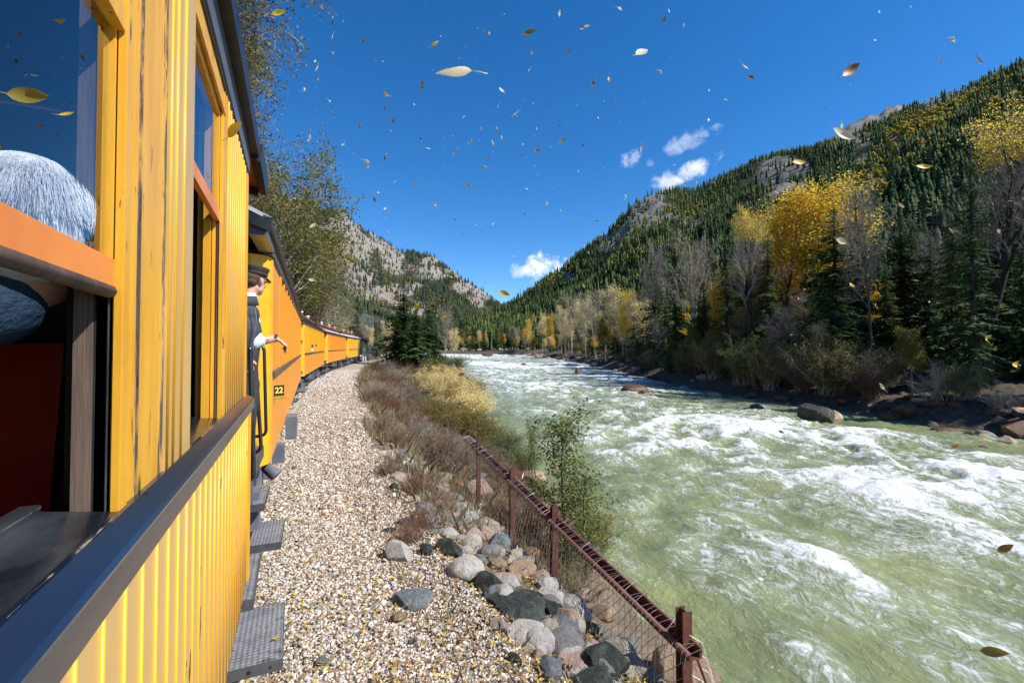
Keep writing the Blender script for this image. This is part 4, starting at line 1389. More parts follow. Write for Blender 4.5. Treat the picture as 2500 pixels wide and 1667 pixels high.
# ------------------------------------------------------------ locomotive and tender
def locomotive():
    x, y, z = float(track(75)), 75.0, float(rise(75))
    hd = -math.atan2(float(track(90) - track(75)), 15)
    r = empty('tender', (x, y, -2.3 + z), hd)
    tag(r, 'dark green tender between the baggage car and the locomotive', 'locomotive tender')
    off = Vector((0, 0, -2.3))
    P = lambda mb, name, mat, **k: part(mb, name, mat, r, off, **k)
    Mg = worn('dark_green_black', (.02, .03, .026), (.035, .045, .04), 3, .35)
    P(MB().box(-2.5, -.1, 0, 5.4, -1.2, .55), 'tank', Mg)
    P(MB().box(-2.3, -.3, .8, 5.2, .55, .95), 'coal_bunker', M_black)
    P(MB().box(-.099, -.095, 1.6, 3.6, -.55, -.1), 'side_stripe', M_grey)
    for yc in (1.1, 4.1):
        t = P(MB().box(-.35, -.12, yc - .9, yc + .9, -1.75, -1.35), 'truck', M_grey)
        for dy in (-.55, .55):
            sub(part(MB().tube([(-.42, yc + dy, -1.83), (-.10, yc + dy, -1.83)], [.42, .42], 16), 'wheel', M_white if dy > 0 else M_grey, None, off), t)
    y += 6.2
    x = float(track(y)); z = float(rise(y))
    r = empty('steam_locomotive', (x, y, -2.3 + z), -math.atan2(float(track(95) - track(82)), 13))
    tag(r, 'black steam locomotive with tall cab at the head of the train', 'locomotive')
    P(MB().box(-2.5, -.1, 0, 2.3, -1.2, 1.1), 'cab', M_black)
    P(MB().extrude_y([(.08, 1.1), (-.5, 1.45), (-1.3, 1.6), (-2.1, 1.45), (-2.68, 1.1)], -.5, 2.6), 'cab_roof', M_black)
    P(MB().box(-.099, -.09, .5, 1.6, .1, .9), 'cab_window', M_grey)
    P(MB().tube([(-1.3, 2.3, .0), (-1.3, 9.6, .0), (-1.3, 9.7, .0)], [.78, .70, .6], 20), 'boiler', M_black, smooth=True)
    P(MB().tube([(-1.3, 8.9, .6), (-1.3, 8.9, 1.75), (-1.3, 8.9, 1.95)], [.22, .26, .34], 14), 'smokestack', M_black, smooth=True)
    P(MB().tube([(-1.3, 4.2, .6), (-1.3, 4.2, 1.25), (-1.3, 4.2, 1.4)], [.40, .38, .12], 14), 'steam_dome', M_black, smooth=True)
    P(MB().tube([(-1.3, 6.4, .6), (-1.3, 6.4, 1.15), (-1.3, 6.4, 1.3)], [.36, .34, .12], 14), 'sand_dome', M_black, smooth=True)
    P(MB().box(-.35, -.1, 2.3, 9.6, -.75, -.65), 'running_board', M_grey)
    for dy in (3.0, 4.2, 5.4, 6.6):
        P(MB().tube([(-.6, dy, -1.62), (-.2, dy, -1.62)], .55, 20), 'driving_wheel', M_gear)
    P(MB().bar((-.15, 3.0, -1.62), (-.15, 8.4, -1.5), .06, .12), 'side_rod', M_grey)
    P(MB().box(-.75, -.1, 8.0, 9.3, -1.7, -1.0), 'cylinder_block', M_black)
    P(MB().box(-.40, -.08, 2.8, 4.2, -.3, .25), 'air_tank', M_gear)
    # smoke
    m = bpy.data.materials.new('coal_smoke'); m.use_nodes = True
    t = NT(m); t.nt.nodes.remove(t.b)
    v = t.n('VolumePrincipled'); v.inputs['Color'].default_value = (.35, .35, .36, 1)
    nz = t.noise(.9, 4, .6)
    k = t.n('MapRange'); t.l(nz, k.inputs['Value']); k.inputs['From Min'].default_value = .42; k.inputs['From Max'].default_value = .7; k.inputs['To Max'].default_value = .55
    t.l(k.outputs[0], v.inputs['Density'])
    t.l(v.outputs[0], t.out.inputs['Volume'])
    wp = r.matrix_world
    mb = MB()
    for i in range(5):
        mb.ellipsoid((0, -i * .7, i * 1.0), (.6 + .28 * i, .7 + .3 * i, .7 + .1 * i), 10, 7)
    o = mb.build('smoke', m, None, True)
    o.location = (x + .6, y + 8.6, 1.0 + z)
    rm = o.modifiers.new('one_cloud', 'REMESH'); rm.mode = 'VOXEL'; rm.voxel_size = .22
    tag(o, 'thin grey smoke drifting from the locomotive stack', 'smoke', kind='stuff')


locomotive()


# ------------------------------------------------------------ small sign by the line
def far_sign():
    p = at(917, 848, 86)
    g = gz(p.x, p.y)
    r = empty('trackside_sign', (p.x, p.y, g))
    tag(r, 'small teal green diamond sign on a post far ahead by the track', 'sign')
    Mt, _ = base_mat('teal_sign', (.0, .30, .25), .5)
    s = .22
    o = MB().add([(0, 0, p.z - g + s * 1.4), (s * 1.4, 0, p.z - g), (0, 0, p.z - g - s * 1.4), (-s * 1.4, 0, p.z - g), (0, .03, p.z - g + s * 1.4), (s * 1.4, .03, p.z - g), (0, .03, p.z - g - s * 1.4), (-s * 1.4, .03, p.z - g)],
                 [(0, 1, 2, 3), (7, 6, 5, 4), (0, 4, 5, 1), (1, 5, 6, 2), (2, 6, 7, 3), (3, 7, 4, 0)]).build('sign_face', Mt, r)
    o = MB().tube([(0, .06, -.3), (0, .06, p.z - g)], .04, 6).build('post', M_gear, r)


far_sign()
# ------------------------------------------------------------ people
def skin_mat(name, col):
    m, t = base_mat(name, col, .5, 0, .35)
    n = t.noise(18, 4, .5)
    t.l(t.ramp(n, [(.3, tuple(c * .88 for c in col)), (.7, tuple(min(1, c * 1.08) for c in col))]), t.b.inputs['Base Color'])
    t.b.inputs['Subsurface Weight'].default_value = .08
    t.b.inputs['Subsurface Scale'].default_value = .01
    return m


M_skin = skin_mat('skin', (.60, .34, .25))
M_hair = worn('brown_hair', (.12, .065, .035), (.07, .035, .02), 60, .6, .6, .004, stretch=(1, 1, 4))
M_jacket = worn('charcoal_softshell', (.035, .038, .048), (.055, .058, .07), 9, .8, .5, .01)
M_shirt = worn('pale_blue_shirt', (.55, .66, .76), (.62, .72, .80), 8, .8, .5, .01)
M_trouser = worn('dark_trousers', (.03, .03, .04), (.05, .05, .06), 9, .85, .4, .01)
M_cap = worn('charcoal_cap_cloth', (.035, .03, .03), (.05, .045, .045), 80, .8, .4, .002)
M_lens, _t = base_mat('spectacle_lens', (.5, .45, .35), .1)
M_bluej = worn('blue_jacket', (.012, .035, .075), (.02, .05, .10), 10, .7, .6, .02)


def fuse(mb, name, mat, parent, off, vox=.008, sm=2):
    mb.v = [(x - off[0], y - off[1], z - off[2]) for x, y, z in mb.v]
    o = mb.build(name, mat, parent, True)
    r = o.modifiers.new('fuse', 'REMESH'); r.mode = 'VOXEL'; r.voxel_size = vox
    r.use_smooth_shade = True
    s = o.modifiers.new('soften', 'SMOOTH'); s.factor = .5; s.iterations = sm
    return o


def limb(mb, pts, rad, n=12):
    """tapered tube with round ends through the joints."""
    P, Rr = [], []
    pts = [Vector(p) for p in pts]
    for i in range(len(pts) - 1):
        for k in range(5):
            u = k / 5
            P.append(pts[i].lerp(pts[i + 1], u)); Rr.append(rad[i] * (1 - u) + rad[i + 1] * u)
    P.append(pts[-1]); Rr.append(rad[-1])
    mb.tube(P, Rr, n)
    for p, r in zip(pts, rad):
        mb.ellipsoid(p, (r, r, r), n, 8)
    return mb


def head_parts(mb, c, fw, up, s=1.0):
    """skull, jaw, nose, brows, ears, neck: c head centre, fw face direction, up crown direction."""
    fw = Vector(fw).normalized(); up = (Vector(up) - fw * Vector(up).dot(fw)).normalized(); rt = fw.cross(up)
    M = Matrix((rt, fw, up)).transposed()
    q = lambda x, y, z: Vector(c) + (rt * x + fw * y + up * z) * s
    e = lambda p, r, nu=16, nv=12: mb.ellipsoid(q(*p), tuple(k * s for k in r), nu, nv, M)
    e((0, -.012, .028), (.078, .098, .094))
    e((0, .028, -.03), (.062, .066, .082))
    e((0, .052, -.085), (.036, .036, .026))           # chin
    e((.042, .012, -.055), (.024, .05, .04)); e((-.042, .012, -.055), (.024, .05, .04))
    mb.tube([q(0, .088, .022), q(0, .106, -.012), q(0, .112, -.028), q(0, .092, -.036)], [.009 * s, .013 * s, .016 * s, .010 * s], 8)   # nose
    e((.03, .078, .03), (.024, .014, .008)); e((-.03, .078, .03), (.024, .014, .008))   # brow
    e((.032, .066, .005), (.014, .020, .012)); e((-.032, .066, .005), (.014, .020, .012))
    e((.038, .058, -.022), (.018, .018, .016)); e((-.038, .058, -.022), (.018, .018, .016))
    e((0, .084, -.054), (.024, .012, .006)); e((0, .082, -.065), (.020, .012, .007))   # lips
    for sx in (-1, 1):
        e((sx * .080, -.005, -.004), (.011, .020, .032)); e((sx * .087, -.014, .006), (.007, .014, .022))
    return q, M


def hand_parts(mb, w, k, dirs, up, s=1.0, curls=(.5, .55, .6, .7), thumb=1):
    """w wrist, k knuckle centre; fingers bend along dirs then towards 'up' (palm side)."""
    w, k = Vector(w), Vector(k)
    d = (k - w).normalized(); palm = Vector(up).normalized(); side = d.cross(palm).normalized()
    for i in range(4):
        o = (i - 1.5) * .021 * s
        mb.tube([w + side * o * .6 + d * .01, k + side * o], [.017 * s, .0125 * s], 8)
        ln = (.040, .046, .043, .034)[i] * s
        a = curls[i]
        p = k + side * o * 1.05
        dd = d.copy()
        r = .0105 * s
        mb.ellipsoid(p, (r * 1.15,) * 3, 8, 6)
        for seg in range(3):
            dd = (dd * math.cos(a * .6) + palm * math.sin(a * .6)).normalized()
            palm2 = (palm - dd * palm.dot(dd)).normalized()
            pn = p + dd * ln * (1, .72, .58)[seg]
            mb.tube([p, pn], [r, r * .88], 8)
            mb.ellipsoid(pn, (r * .9,) * 3, 8, 6)
            p = pn; r *= .88
            palm = palm2
        palm = Vector(up).normalized()
    p = w + d * .03 * s + side * thumb * .022 * s
    q = p + (d * .6 + side * thumb * .75 + palm * .3).normalized() * .042 * s
    r2 = q + (d * .85 + side * thumb * .3 + palm * .45).normalized() * .036 * s
    mb.tube([p, q], [.015 * s, .0125 * s], 8); mb.tube([q, r2], [.0125 * s, .010 * s], 8)
    mb.ellipsoid(q, (.0125 * s,) * 3, 8, 6); mb.ellipsoid(r2, (.0102 * s,) * 3, 8, 6)
    return mb


def conductor():
    D = 3.95
    hc = at(621, 687, D)                 # head centre
    foot = Vector((hc.x - .14, hc.y - .05, -1.05))
    root = empty('person', foot)
    tag(root, 'man in a charcoal cap and dark jacket leaning out between the coaches', 'person')
    fw = Vector((.64, .77, -.10)); up = Vector((.10, .05, 1))
    body = MB()
    q, Mh = head_parts(body, hc, fw, up, 1.0)
    neck = hc + Vector((-.05, -.03, -.15))
    chest = Vector((hc.x - .12, hc.y - .06, hc.z - .42))
    hip = Vector((hc.x - .16, hc.y - .03, hc.z - .86))
    limb(body, [hc + Vector((-.02, -.01, -.06)), neck, chest], [.058, .060, .13])
    limb(body, [chest, hip], [.14, .13])
    sh_r = at(626, 778, D) + Vector((-.05, 0, 0.0)); sh_l = sh_r + Vector((-.40, .10, .02))
    el_r = at(618, 836, D - .10); wr_r = at(671, 826, D + .02); kn_r = at(688, 833, D + .05)
    limb(body, [chest + Vector((.08, 0, .16)), sh_r, el_r, wr_r], [.07, .058, .046, .031])
    hand_parts(body, wr_r, kn_r, None, Vector((.10, .10, -1)), 1.08, (.9, 1.0, 1.05, 1.1), thumb=-1)
    el_l = at(590, 850, D + .1); wr_l = at(598, 876, D - .30)
    limb(body, [chest + Vector((-.08, 0, .16)), sh_l, el_l, wr_l], [.07, .058, .045, .031])
    hand_parts(body, wr_l, at(603, 888, D - .38), None, Vector((.2, -.3, -1)), 1.0, (1.0, 1.1, 1.1, 1.2))
    for sx in (-.10, .10):
        a = hip + Vector((sx, 0, -.02))
        kn = Vector((a.x, a.y + .03, (a.z - 1.05) / 2 + .02)); an = Vector((a.x + sx * .1, a.y, -.98))
        limb(body, [a, kn, an], [.085, .06, .045]); limb(body, [an, an + Vector((.03, .16, -.03))], [.045, .035])
    fuse(body, 'body', M_skin, root, foot, .0075, 2)
    # shirt with short sleeves and collar
    s = MB()
    limb(s, [neck + Vector((0, 0, -.05)), chest, hip], [.062, .158, .15], 16)
    limb(s, [chest + Vector((.06, 0, .15)), sh_r, sh_r.lerp(el_r, .95)], [.09, .078, .070])
    limb(s, [el_r, el_r.lerp(wr_r, .30)], [.062, .050])
    limb(s, [chest + Vector((-.06, 0, .15)), sh_l, sh_l.lerp(el_l, .95)], [.09, .078, .066])
    fuse(s, 'shirt', M_shirt, root, foot, .010, 2)
    col = MB()
    for k in range(14):
        pass
    ring, ring2 = [], []
    for i in range(17):
        a = 2 * math.pi * i / 16
        ring.append(neck + Vector((math.cos(a) * .066, math.sin(a) * .066, .040 + .006 * math.cos(a))))
        ring2.append(neck + Vector((math.cos(a) * .088, math.sin(a) * .088, -.018 - .02 * (math.cos(a) > .5))))
    n = len(ring)
    col.add(ring + ring2, [(i, i + 1, i + 1 + n, i + n) for i in range(n - 1)])
    c = part(col, 'collar', M_shirt, root, foot, smooth=True)
    m = c.modifiers.new('cloth', 'SOLIDIFY'); m.thickness = .007
    j = MB()
    limb(j, [neck + Vector((-.03, -.02, -.075)), chest, hip + Vector((0, 0, -.06))], [.084, .186, .18], 18)
    limb(j, [chest + Vector((.05, 0, .13)), sh_r + Vector((-.02, 0, 0))], [.12, .098])
    limb(j, [sh_r + Vector((-.03, -.01, -.02)), sh_r.lerp(el_r, .30) + Vector((-.03, 0, 0))], [.094, .08])
    limb(j, [chest + Vector((-.05, 0, .13)), sh_l], [.12, .092])
    jk = fuse(j, 'jacket', M_jacket, root, foot, .011, 2)
    zp = MB().tube([at(622, 752, D - .17), at(626, 778, D - .19), at(621, 815, D - .2), at(617, 850, D - .2)], .004, 6)
    part(zp, 'zip', M_grey, root, foot)
    cv = MB()
    cv.tube([neck + Vector((-.02, -.01, -.06)), neck + Vector((-.025, -.015, .015))], [.112, .098], 18, cap=False)
    c2_ = part(cv, 'jacket_collar', M_jacket, root, foot, smooth=True)
    m = c2_.modifiers.new('cloth', 'SOLIDIFY'); m.thickness = .012
    t = MB()
    for sx in (-.10, .10):
        a = hip + Vector((sx, 0, -.0))
        limb(t, [a, Vector((a.x, a.y + .03, (a.z - 1.05) / 2 + .02)), Vector((a.x + sx * .1, a.y, -.95))], [.115, .085, .072])
    fuse(t, 'trousers', M_trouser, root, foot, .014, 1)
    b = MB()
    for sx in (-.11, .11):
        limb(b, [hip * 0 + Vector((hip.x + sx, hip.y - .02, -1.0)), Vector((hip.x + sx, hip.y + .18, -1.01))], [.052, .042])
    part(b, 'shoes', M_black, root, foot, smooth=True)
    # hair under the cap
    h = MB()
    h.ellipsoid(q(0, -.024, .030), (.083, .094, .086), 18, 12, Mh)
    h.ellipsoid(q(0, -.050, -.012), (.072, .062, .050), 14, 10, Mh)
    part(h, 'hair', M_hair, root, foot, smooth=True)
    # cap: band, drum, flat top, visor
    cp = MB()
    prof = [(.0, .034, .084), (.0, .036, .092), (.0, .062, .094), (.0, .066, .091), (.0, .072, .094), (.0, .098, .104), (.0, .106, .103), (.0, .112, .06), (.0, .113, .0)]
    rings = []
    N = 28
    for _, z, r in prof:
        for i in range(N):
            a = 2 * math.pi * i / N
            rings.append(q(math.cos(a) * r, -.008 + math.sin(a) * r * 1.14, z + .012))
    fs = [(k * N + i, k * N + (i + 1) % N, (k + 1) * N + (i + 1) % N, (k + 1) * N + i) for k in range(len(prof) - 1) for i in range(N)]
    cp.add(rings, fs)
    cap = part(cp, 'cap', M_cap, root, foot, smooth=True)
    vs = []
    for k in range(2):
        for i in range(13):
            a = math.pi * (.12 + .76 * i / 12)
            r = .093 if k == 0 else .148
            vs.append(q(math.cos(a) * (.093 if k == 0 else .098), -.008 + math.sin(a) * (.106 if k == 0 else .165), .046 - (.0 if k == 0 else .022)))
    vz = part(MB().add(vs, [(i, i + 1, i + 14, i + 13) for i in range(12)]), 'visor', M_black, None, foot, smooth=True)
    vz.modifiers.new('thick', 'SOLIDIFY').thickness = .004
    sub(vz, cap)
    cbd = MB()
    cbd.tube([q(math.cos(a) * .095, -.008 + math.sin(a) * .108, .078) for a in [2 * math.pi * i / 24 for i in range(25)]], .0022, 5)
    sub(part(cbd, 'cord', M_black, None, foot), cap)
    # spectacles
    g = MB()
    for sx in (-1, 1):
        g.tube([q(sx * .032 + .022 * math.cos(a), .098, .004 + .018 * math.sin(a)) for a in [2 * math.pi * i / 14 for i in range(15)]], .0018, 5)
        g.tube([q(sx * .054, .096, .008), q(sx * .082, .04, .010), q(sx * .086, -.008, .012)], .0018, 5)
    g.tube([q(-.01, .100, .006), q(.01, .100, .006)], .0018, 5)
    part(g, 'spectacles', M_gold, root, foot)
    # wristband
    d = (kn_r - wr_r).normalized()
    part(MB().tube([wr_r - d * .014, wr_r + d * .010], [.0345, .0345], 14), 'wristband', M_black, root, foot, smooth=True)


conductor()


def passenger_white_hair():
    hc = at(58, 590, .76)
    foot = Vector((hc.x - .80, hc.y - .60, -1.05))
    root = empty('person', foot)
    tag(root, 'white haired passenger in a blue jacket behind the near window glass', 'person')
    b = MB()
    q, Mh = head_parts(b, hc, Vector((-.35, .9, -.2)), Vector((0, .2, 1)), 1.0)
    neck = hc + Vector((-.10, -.09, -.10)); chest = hc + Vector((-.42, -.34, -.14)); hip = Vector((hc.x - .80, hc.y - .60, -.45))
    limb(b, [hc + Vector((0, -.01, -.06)), neck, chest, hip], [.058, .06, .14, .13])
    for sx in (-1, 1):
        sh = chest + Vector((sx * .2, 0, .12)); el = sh + Vector((sx * .06, .06, -.28)); wr = el + Vector((-sx * .02, .22, .02))
        limb(b, [chest + Vector((0, 0, .14)), sh, el, wr], [.07, .06, .045, .03])
        hand_parts(b, wr, wr + Vector((0, .08, 0)), None, Vector((0, 0, -1)), 1.0)
        a = hip + Vector((sx * .1, 0, 0))
        limb(b, [a, Vector((a.x, a.y + .03, -.62)), Vector((a.x, a.y, -.98))], [.085, .06, .045])
        limb(b, [Vector((a.x, a.y, -.99)), Vector((a.x, a.y + .16, -1.0))], [.045, .035])
    fuse(b, 'body', M_skin, root, foot, .010, 1)
    j = MB()
    limb(j, [hc + Vector((-.03, -.03, -.10)), neck + Vector((0, 0, -.02)), chest, hip], [.072, .095, .19, .18], 16)
    for sx in (-1, 1):
        sh = chest + Vector((sx * .2, 0, .12)); el = sh + Vector((sx * .06, .06, -.28)); wr = el + Vector((-sx * .02, .22, .02))
        limb(j, [chest + Vector((0, 0, .12)), sh, el, wr], [.12, .09, .066, .045])
    fuse(j, 'jacket', M_bluej, root, foot, .014, 2)
    t = MB()
    for sx in (-1, 1):
        a = hip + Vector((sx * .1, 0, 0))
        limb(t, [a, Vector((a.x, a.y + .03, -.62)), Vector((a.x, a.y, -.96))], [.12, .09, .07])
    fuse(t, 'trousers', M_trouser, root, foot, .016, 1)
    Mw, tt = base_mat('white_hair', (.80, .80, .80), .5, 0, .3)
    n = tt.noise(40, 6, .7, mapscale=(1, 1, .3))
    tt.l(tt.ramp(n, [(.3, (.50, .50, .52)), (.6, (.92, .92, .93))]), tt.b.inputs['Base Color'])
    tt.bump(n, .8, .006)
    h = MB()
    h.ellipsoid(q(0, -.022, .034), (.092, .106, .098), 24, 16, Mh)
    h.ellipsoid(q(0, -.058, -.018), (.084, .068, .066), 18, 12, Mh)
    hr = part(h, 'hair', Mw, root, foot, smooth=True)
    rng = random.Random(3)
    st = MB()
    for k in range(6500):
        u = Vector((rng.gauss(0, 1), rng.gauss(-.3, 1), abs(rng.gauss(.25, 1)) - .1)).normalized()
        p = q(u.x * .092, -.022 + u.y * .106, .034 + u.z * .098)
        flow = (q(u.x * .095 + u.x * .03, -.022 + u.y * .112 - .012, .034 + u.z * .100 - .045) - p)
        flow += Vector((rng.uniform(-.006, .006), rng.uniform(-.006, .006), 0))
        nrm = (p - q(0, -.022, .034)).normalized()
        st.tube([p, p + flow * .5 + nrm * .008, p + flow + nrm * .003], [.00045, .0004, .00015], 3, cap=False)
    st.v = [(min(x, -.285), y, z) for x, y, z in st.v]
    so = part(st, 'hair_strands', Mw, root, foot, fix=False)
    so['kind'] = 'stuff'


passenger_white_hair()


def small_passenger(px, py, cz, label, shirt, kind):
    """someone leaning out of a window far along the train."""
    c = at(px, py, cz)
    foot = Vector((c.x - .35, c.y, c.z - 1.45))
    root = empty('person', foot)
    tag(root, label, 'person')
    b = MB()
    q, Mh = head_parts(b, c, Vector((.3, .9, -.1)), Vector((0, 0, 1)), 1.0)
    chest = c + Vector((-.22, 0, -.32)); hip = c + Vector((-.38, .02, -.75))
    limb(b, [c + Vector((0, 0, -.06)), c + Vector((-.06, 0, -.16)), chest, hip], [.055, .06, .14, .13])
    limb(b, [hip, hip + Vector((0, .05, -.4)), hip + Vector((0, 0, -.72))], [.11, .08, .06])
    hands = (c + Vector((.16, .18, -.02)), c + Vector((.12, .05, -.10)))
    for i, w in enumerate(hands):
        sh = chest + Vector((.06, (-.18, .18)[i], .12)); el = sh.lerp(w, .5) + Vector((0, 0, -.10))
        limb(b, [sh, el, w], [.06, .045, .03])
        hand_parts(b, w, w + Vector((.03, .05, .05)), None, Vector((0, .5, .8)), 1.0)
    fuse(b, 'body', M_skin, root, foot, .016, 1)
    j = MB()
    limb(j, [c + Vector((-.08, 0, -.20)), chest, hip], [.09, .18, .17], 14)
    for i, w in enumerate(hands):
        sh = chest + Vector((.06, (-.18, .18)[i], .12)); el = sh.lerp(w, .5) + Vector((0, 0, -.10))
        limb(j, [sh, el], [.085, .065])
    fuse(j, 'jacket', shirt, root, foot, .02, 1)
    part(MB().ellipsoid(q(0, -.02, .035), (.088, .10, .09), 14, 10, Mh), 'hair', M_hair if kind else M_black, root, foot, smooth=True)
    ph = tag(MB().box(-.04, .04, -.006, .006, -.08, .08).build('phone', M_black), 'dark phone held out of the %s coach window' % ('third' if kind else 'second'), 'phone')
    ph.location = hands[0] + Vector((.04, .06, .06)); ph.rotation_euler = (.3, .2, .5)


small_passenger(722, 838, 18.6, 'passenger in dark clothes with pale sleeves leaning from the second coach', M_trouser, 0)
small_passenger(762, 846, 25.5, 'passenger holding arms and phone out of the third yellow coach', M_shirt, 1)
# ------------------------------------------------------------ plant materials
M_bark = worn('grey_brown_bark', (.13, .105, .085), (.055, .045, .038), 5, .9, .8, .03, stretch=(3, 3, .4), chip=(.24, .20, .17), chip_at=.66)
M_bark_pale = worn('pale_bark', (.36, .32, .27), (.20, .17, .14), 4, .85, .5, .02, stretch=(2, 2, .4), chip=(.07, .06, .05), chip_at=.68)
M_bark_dark = worn('dark_bark', (.030, .024, .02), (.06, .048, .038), 5, .9, .8, .03, stretch=(3, 3, .4))
M_twig = island_mat('grey_twigs', [(0, (.13, .105, .085)), (.5, (.27, .23, .19)), (1, (.40, .35, .29))], .9)
M_twig_br = island_mat('brown_twigs', [(0, (.10, .055, .035)), (.5, (.19, .11, .07)), (1, (.26, .18, .12))], .9)
M_needle = island_mat('spruce_needles', [(0, (.028, .060, .022)), (.5, (.050, .098, .030)), (.85, (.085, .140, .040)), (1, (.13, .17, .05))], .85, .25)
M_needle_y = island_mat('yellowish_fir_needles', [(0, (.05, .085, .022)), (.5, (.085, .13, .03)), (1, (.16, .17, .045))], .85, .25)
M_needle_b = island_mat('blue_spruce_needles', [(0, (.035, .07, .06)), (.5, (.065, .12, .10)), (1, (.10, .17, .14))], .85, .12)
M_gold_l = island_mat('golden_leaves', [(0, (.60, .36, .03)), (.4, (.86, .60, .05)), (.75, (.92, .72, .10)), (1, (.70, .62, .12))], .6, .55)
M_orange_l = island_mat('orange_leaves', [(0, (.64, .30, .01)), (.5, (.82, .46, .015)), (1, (.88, .60, .03))], .6, .55)
M_olive_l = island_mat('olive_yellow_leaves', [(0, (.09, .10, .02)), (.35, (.19, .18, .03)), (.7, (.34, .27, .05)), (.9, (.13, .15, .035)), (1, (.42, .34, .12))], .6, .35)
M_green_l = island_mat('green_leaves', [(0, (.045, .075, .015)), (.5, (.10, .15, .03)), (.8, (.19, .22, .04)), (1, (.32, .28, .06))], .6, .35)
M_dull_l = island_mat('dull_brown_green_leaves', [(0, (.05, .055, .03)), (.4, (.12, .11, .06)), (.7, (.22, .19, .12)), (1, (.33, .29, .2))], .6, .3)
M_pale_l = island_mat('straw_yellow_leaves', [(0, (.62, .46, .18)), (.5, (.82, .66, .30)), (1, (.88, .76, .42))], .7, .4)
M_red_l = island_mat('rusty_red_leaves', [(0, (.14, .03, .015)), (.5, (.22, .06, .03)), (1, (.30, .14, .07))], .7, .3)
M_grass = island_mat('dry_grass', [(0, (.16, .12, .07)), (.4, (.32, .25, .15)), (.75, (.45, .37, .23)), (1, (.20, .19, .06))], .9, .3)
M_grass_g = island_mat('greenish_grass', [(0, (.10, .12, .04)), (.5, (.22, .22, .09)), (.85, (.36, .32, .16)), (1, (.15, .18, .12))], .9, .3)


def rand_unit(rng, n):
    v = rng.normal(0, 1, (n, 3))
    return v / np.linalg.norm(v, axis=1, keepdims=True)


def leaf_quads(P, size, rng, droop=.0, aspect=.55):
    """one folded leaf (2 triangles) at each point."""
    n = len(P)
    a = rand_unit(rng, n); a[:, 2] -= droop
    a /= np.linalg.norm(a, axis=1, keepdims=True)
    b = np.cross(a, rand_unit(rng, n)); b /= np.linalg.norm(b, axis=1, keepdims=True)
    s = size * rng.uniform(.6, 1.25, (n, 1))
    w = s * aspect * .5
    m = P + a * s * .5
    V = np.stack([P, m + b * w, P + a * s, m - b * w], 1).reshape(-1, 3)
    i = np.arange(n)[:, None] * 4
    F1 = np.concatenate([i, i + 1, i + 2, i + 3], 1)
    return V, F1


TWMIN = .0


def grow(mb, tips, p, d, ln, rad, lvl, spec, rng):
    """recursive branch; spec[lvl] = (children, length factor, spread, upward pull, start)."""
    nseg = 4 if lvl < 2 else 3
    pts, rr = [p.copy()], [rad]
    wob = (.10, .16, .22, .30, .35)[min(lvl, 4)]
    for i in range(nseg):
        up = spec[lvl][3]
        d = (d + Vector((rng.uniform(-wob, wob), rng.uniform(-wob, wob), rng.uniform(-wob, wob) * .6 + up))).normalized()
        p = p + d * (ln / nseg)
        pts.append(p.copy()); rr.append(max(rad * (1 - (i + 1) / nseg * (.72 if lvl < len(spec) - 1 else .85)), TWMIN if lvl >= 2 else 0))
    mb[lvl].tube(pts, rr, (9, 6, 4, 3, 3)[min(lvl, 4)], cap=False)
    if lvl == len(spec) - 1:
        tips.extend([tuple(pts[k]) for k in range(1, len(pts))])
        return
    n, lf, spread, _, start = spec[lvl][:5]
    for k in range(n):
        u = start + (1 - start) * (k + rng.uniform(.1, .9)) / n
        f = u * nseg
        i = min(int(f), nseg - 1)
        q = pts[i].lerp(pts[i + 1], f - i)
        ax = (pts[i + 1] - pts[i]).normalized()
        perp = ax.orthogonal().normalized()
        perp = Matrix.Rotation(k * 2.4 + rng.uniform(-.5, .5), 3, ax) @ perp
        sp = spread * rng.uniform(.7, 1.25)
        nd = (ax * math.cos(sp) + perp * math.sin(sp)).normalized()
        L2 = ln * lf * rng.uniform(.7, 1.15) * (1.0 - .45 * (u - start) if lvl == 0 else 1.0)
        grow(mb, tips, q, nd, L2, rr[i] * (1 - (f - i)) * .62 + rr[i + 1] * (f - i) * .6, lvl + 1, spec, rng)


def leafy_tree(name, seed, H, spec, rad, bark, twig, leaf=None, leaf_size=.18, per_tip=3, jitter=.25, tip_keep=1.0, lean=(0, 0), top_only=None, crown_name='crown', leaf2=None, split=.5):
    """returns an unplaced thing with trunk, twigs and foliage children."""
    rng = random.Random(seed)
    nrg = np.random.default_rng(seed)
    mbs = [MB() for _ in spec]
    tips = []
    grow(mbs, tips, Vector((0, 0, -.4)), Vector((lean[0], lean[1], 1)).normalized(), H * spec[0][5], rad, 0, spec, rng)
    root = empty(name)
    thick = MB()
    for m in mbs[:2]:
        thick.add(m.v, m.f)
    reg(thick.build('trunk', bark, root, True, fix=False))
    thin = MB()
    for m in mbs[2:]:
        thin.add(m.v, m.f)
    if thin.v:
        reg(thin.build('twigs', twig, root, False, fix=False))
    if leaf:
        T = np.array(tips)
        if top_only is not None:
            T = T[T[:, 2] > T[:, 2].max() * top_only]
        T = T[nrg.uniform(0, 1, len(T)) < tip_keep]
        T = np.repeat(T, per_tip, 0)
        T = T + nrg.normal(0, jitter, T.shape)
        if leaf2:
            k = fbm(T[:, 0] * .35, T[:, 1] * .35, T[:, 2] * .35, oct=2, seed=seed) > (split - .5)
            V, Fc = leaf_quads(T[k], leaf_size, nrg, .2)
            reg(link('foliage', np_mesh('foliage', V, Fc, leaf2), root))
            T = T[~k]
        V, Fc = leaf_quads(T, leaf_size, nrg, .2)
        reg(link(crown_name, np_mesh(crown_name, V, Fc, leaf), root))
    root['h'] = max(t[2] for t in tips)
    return root


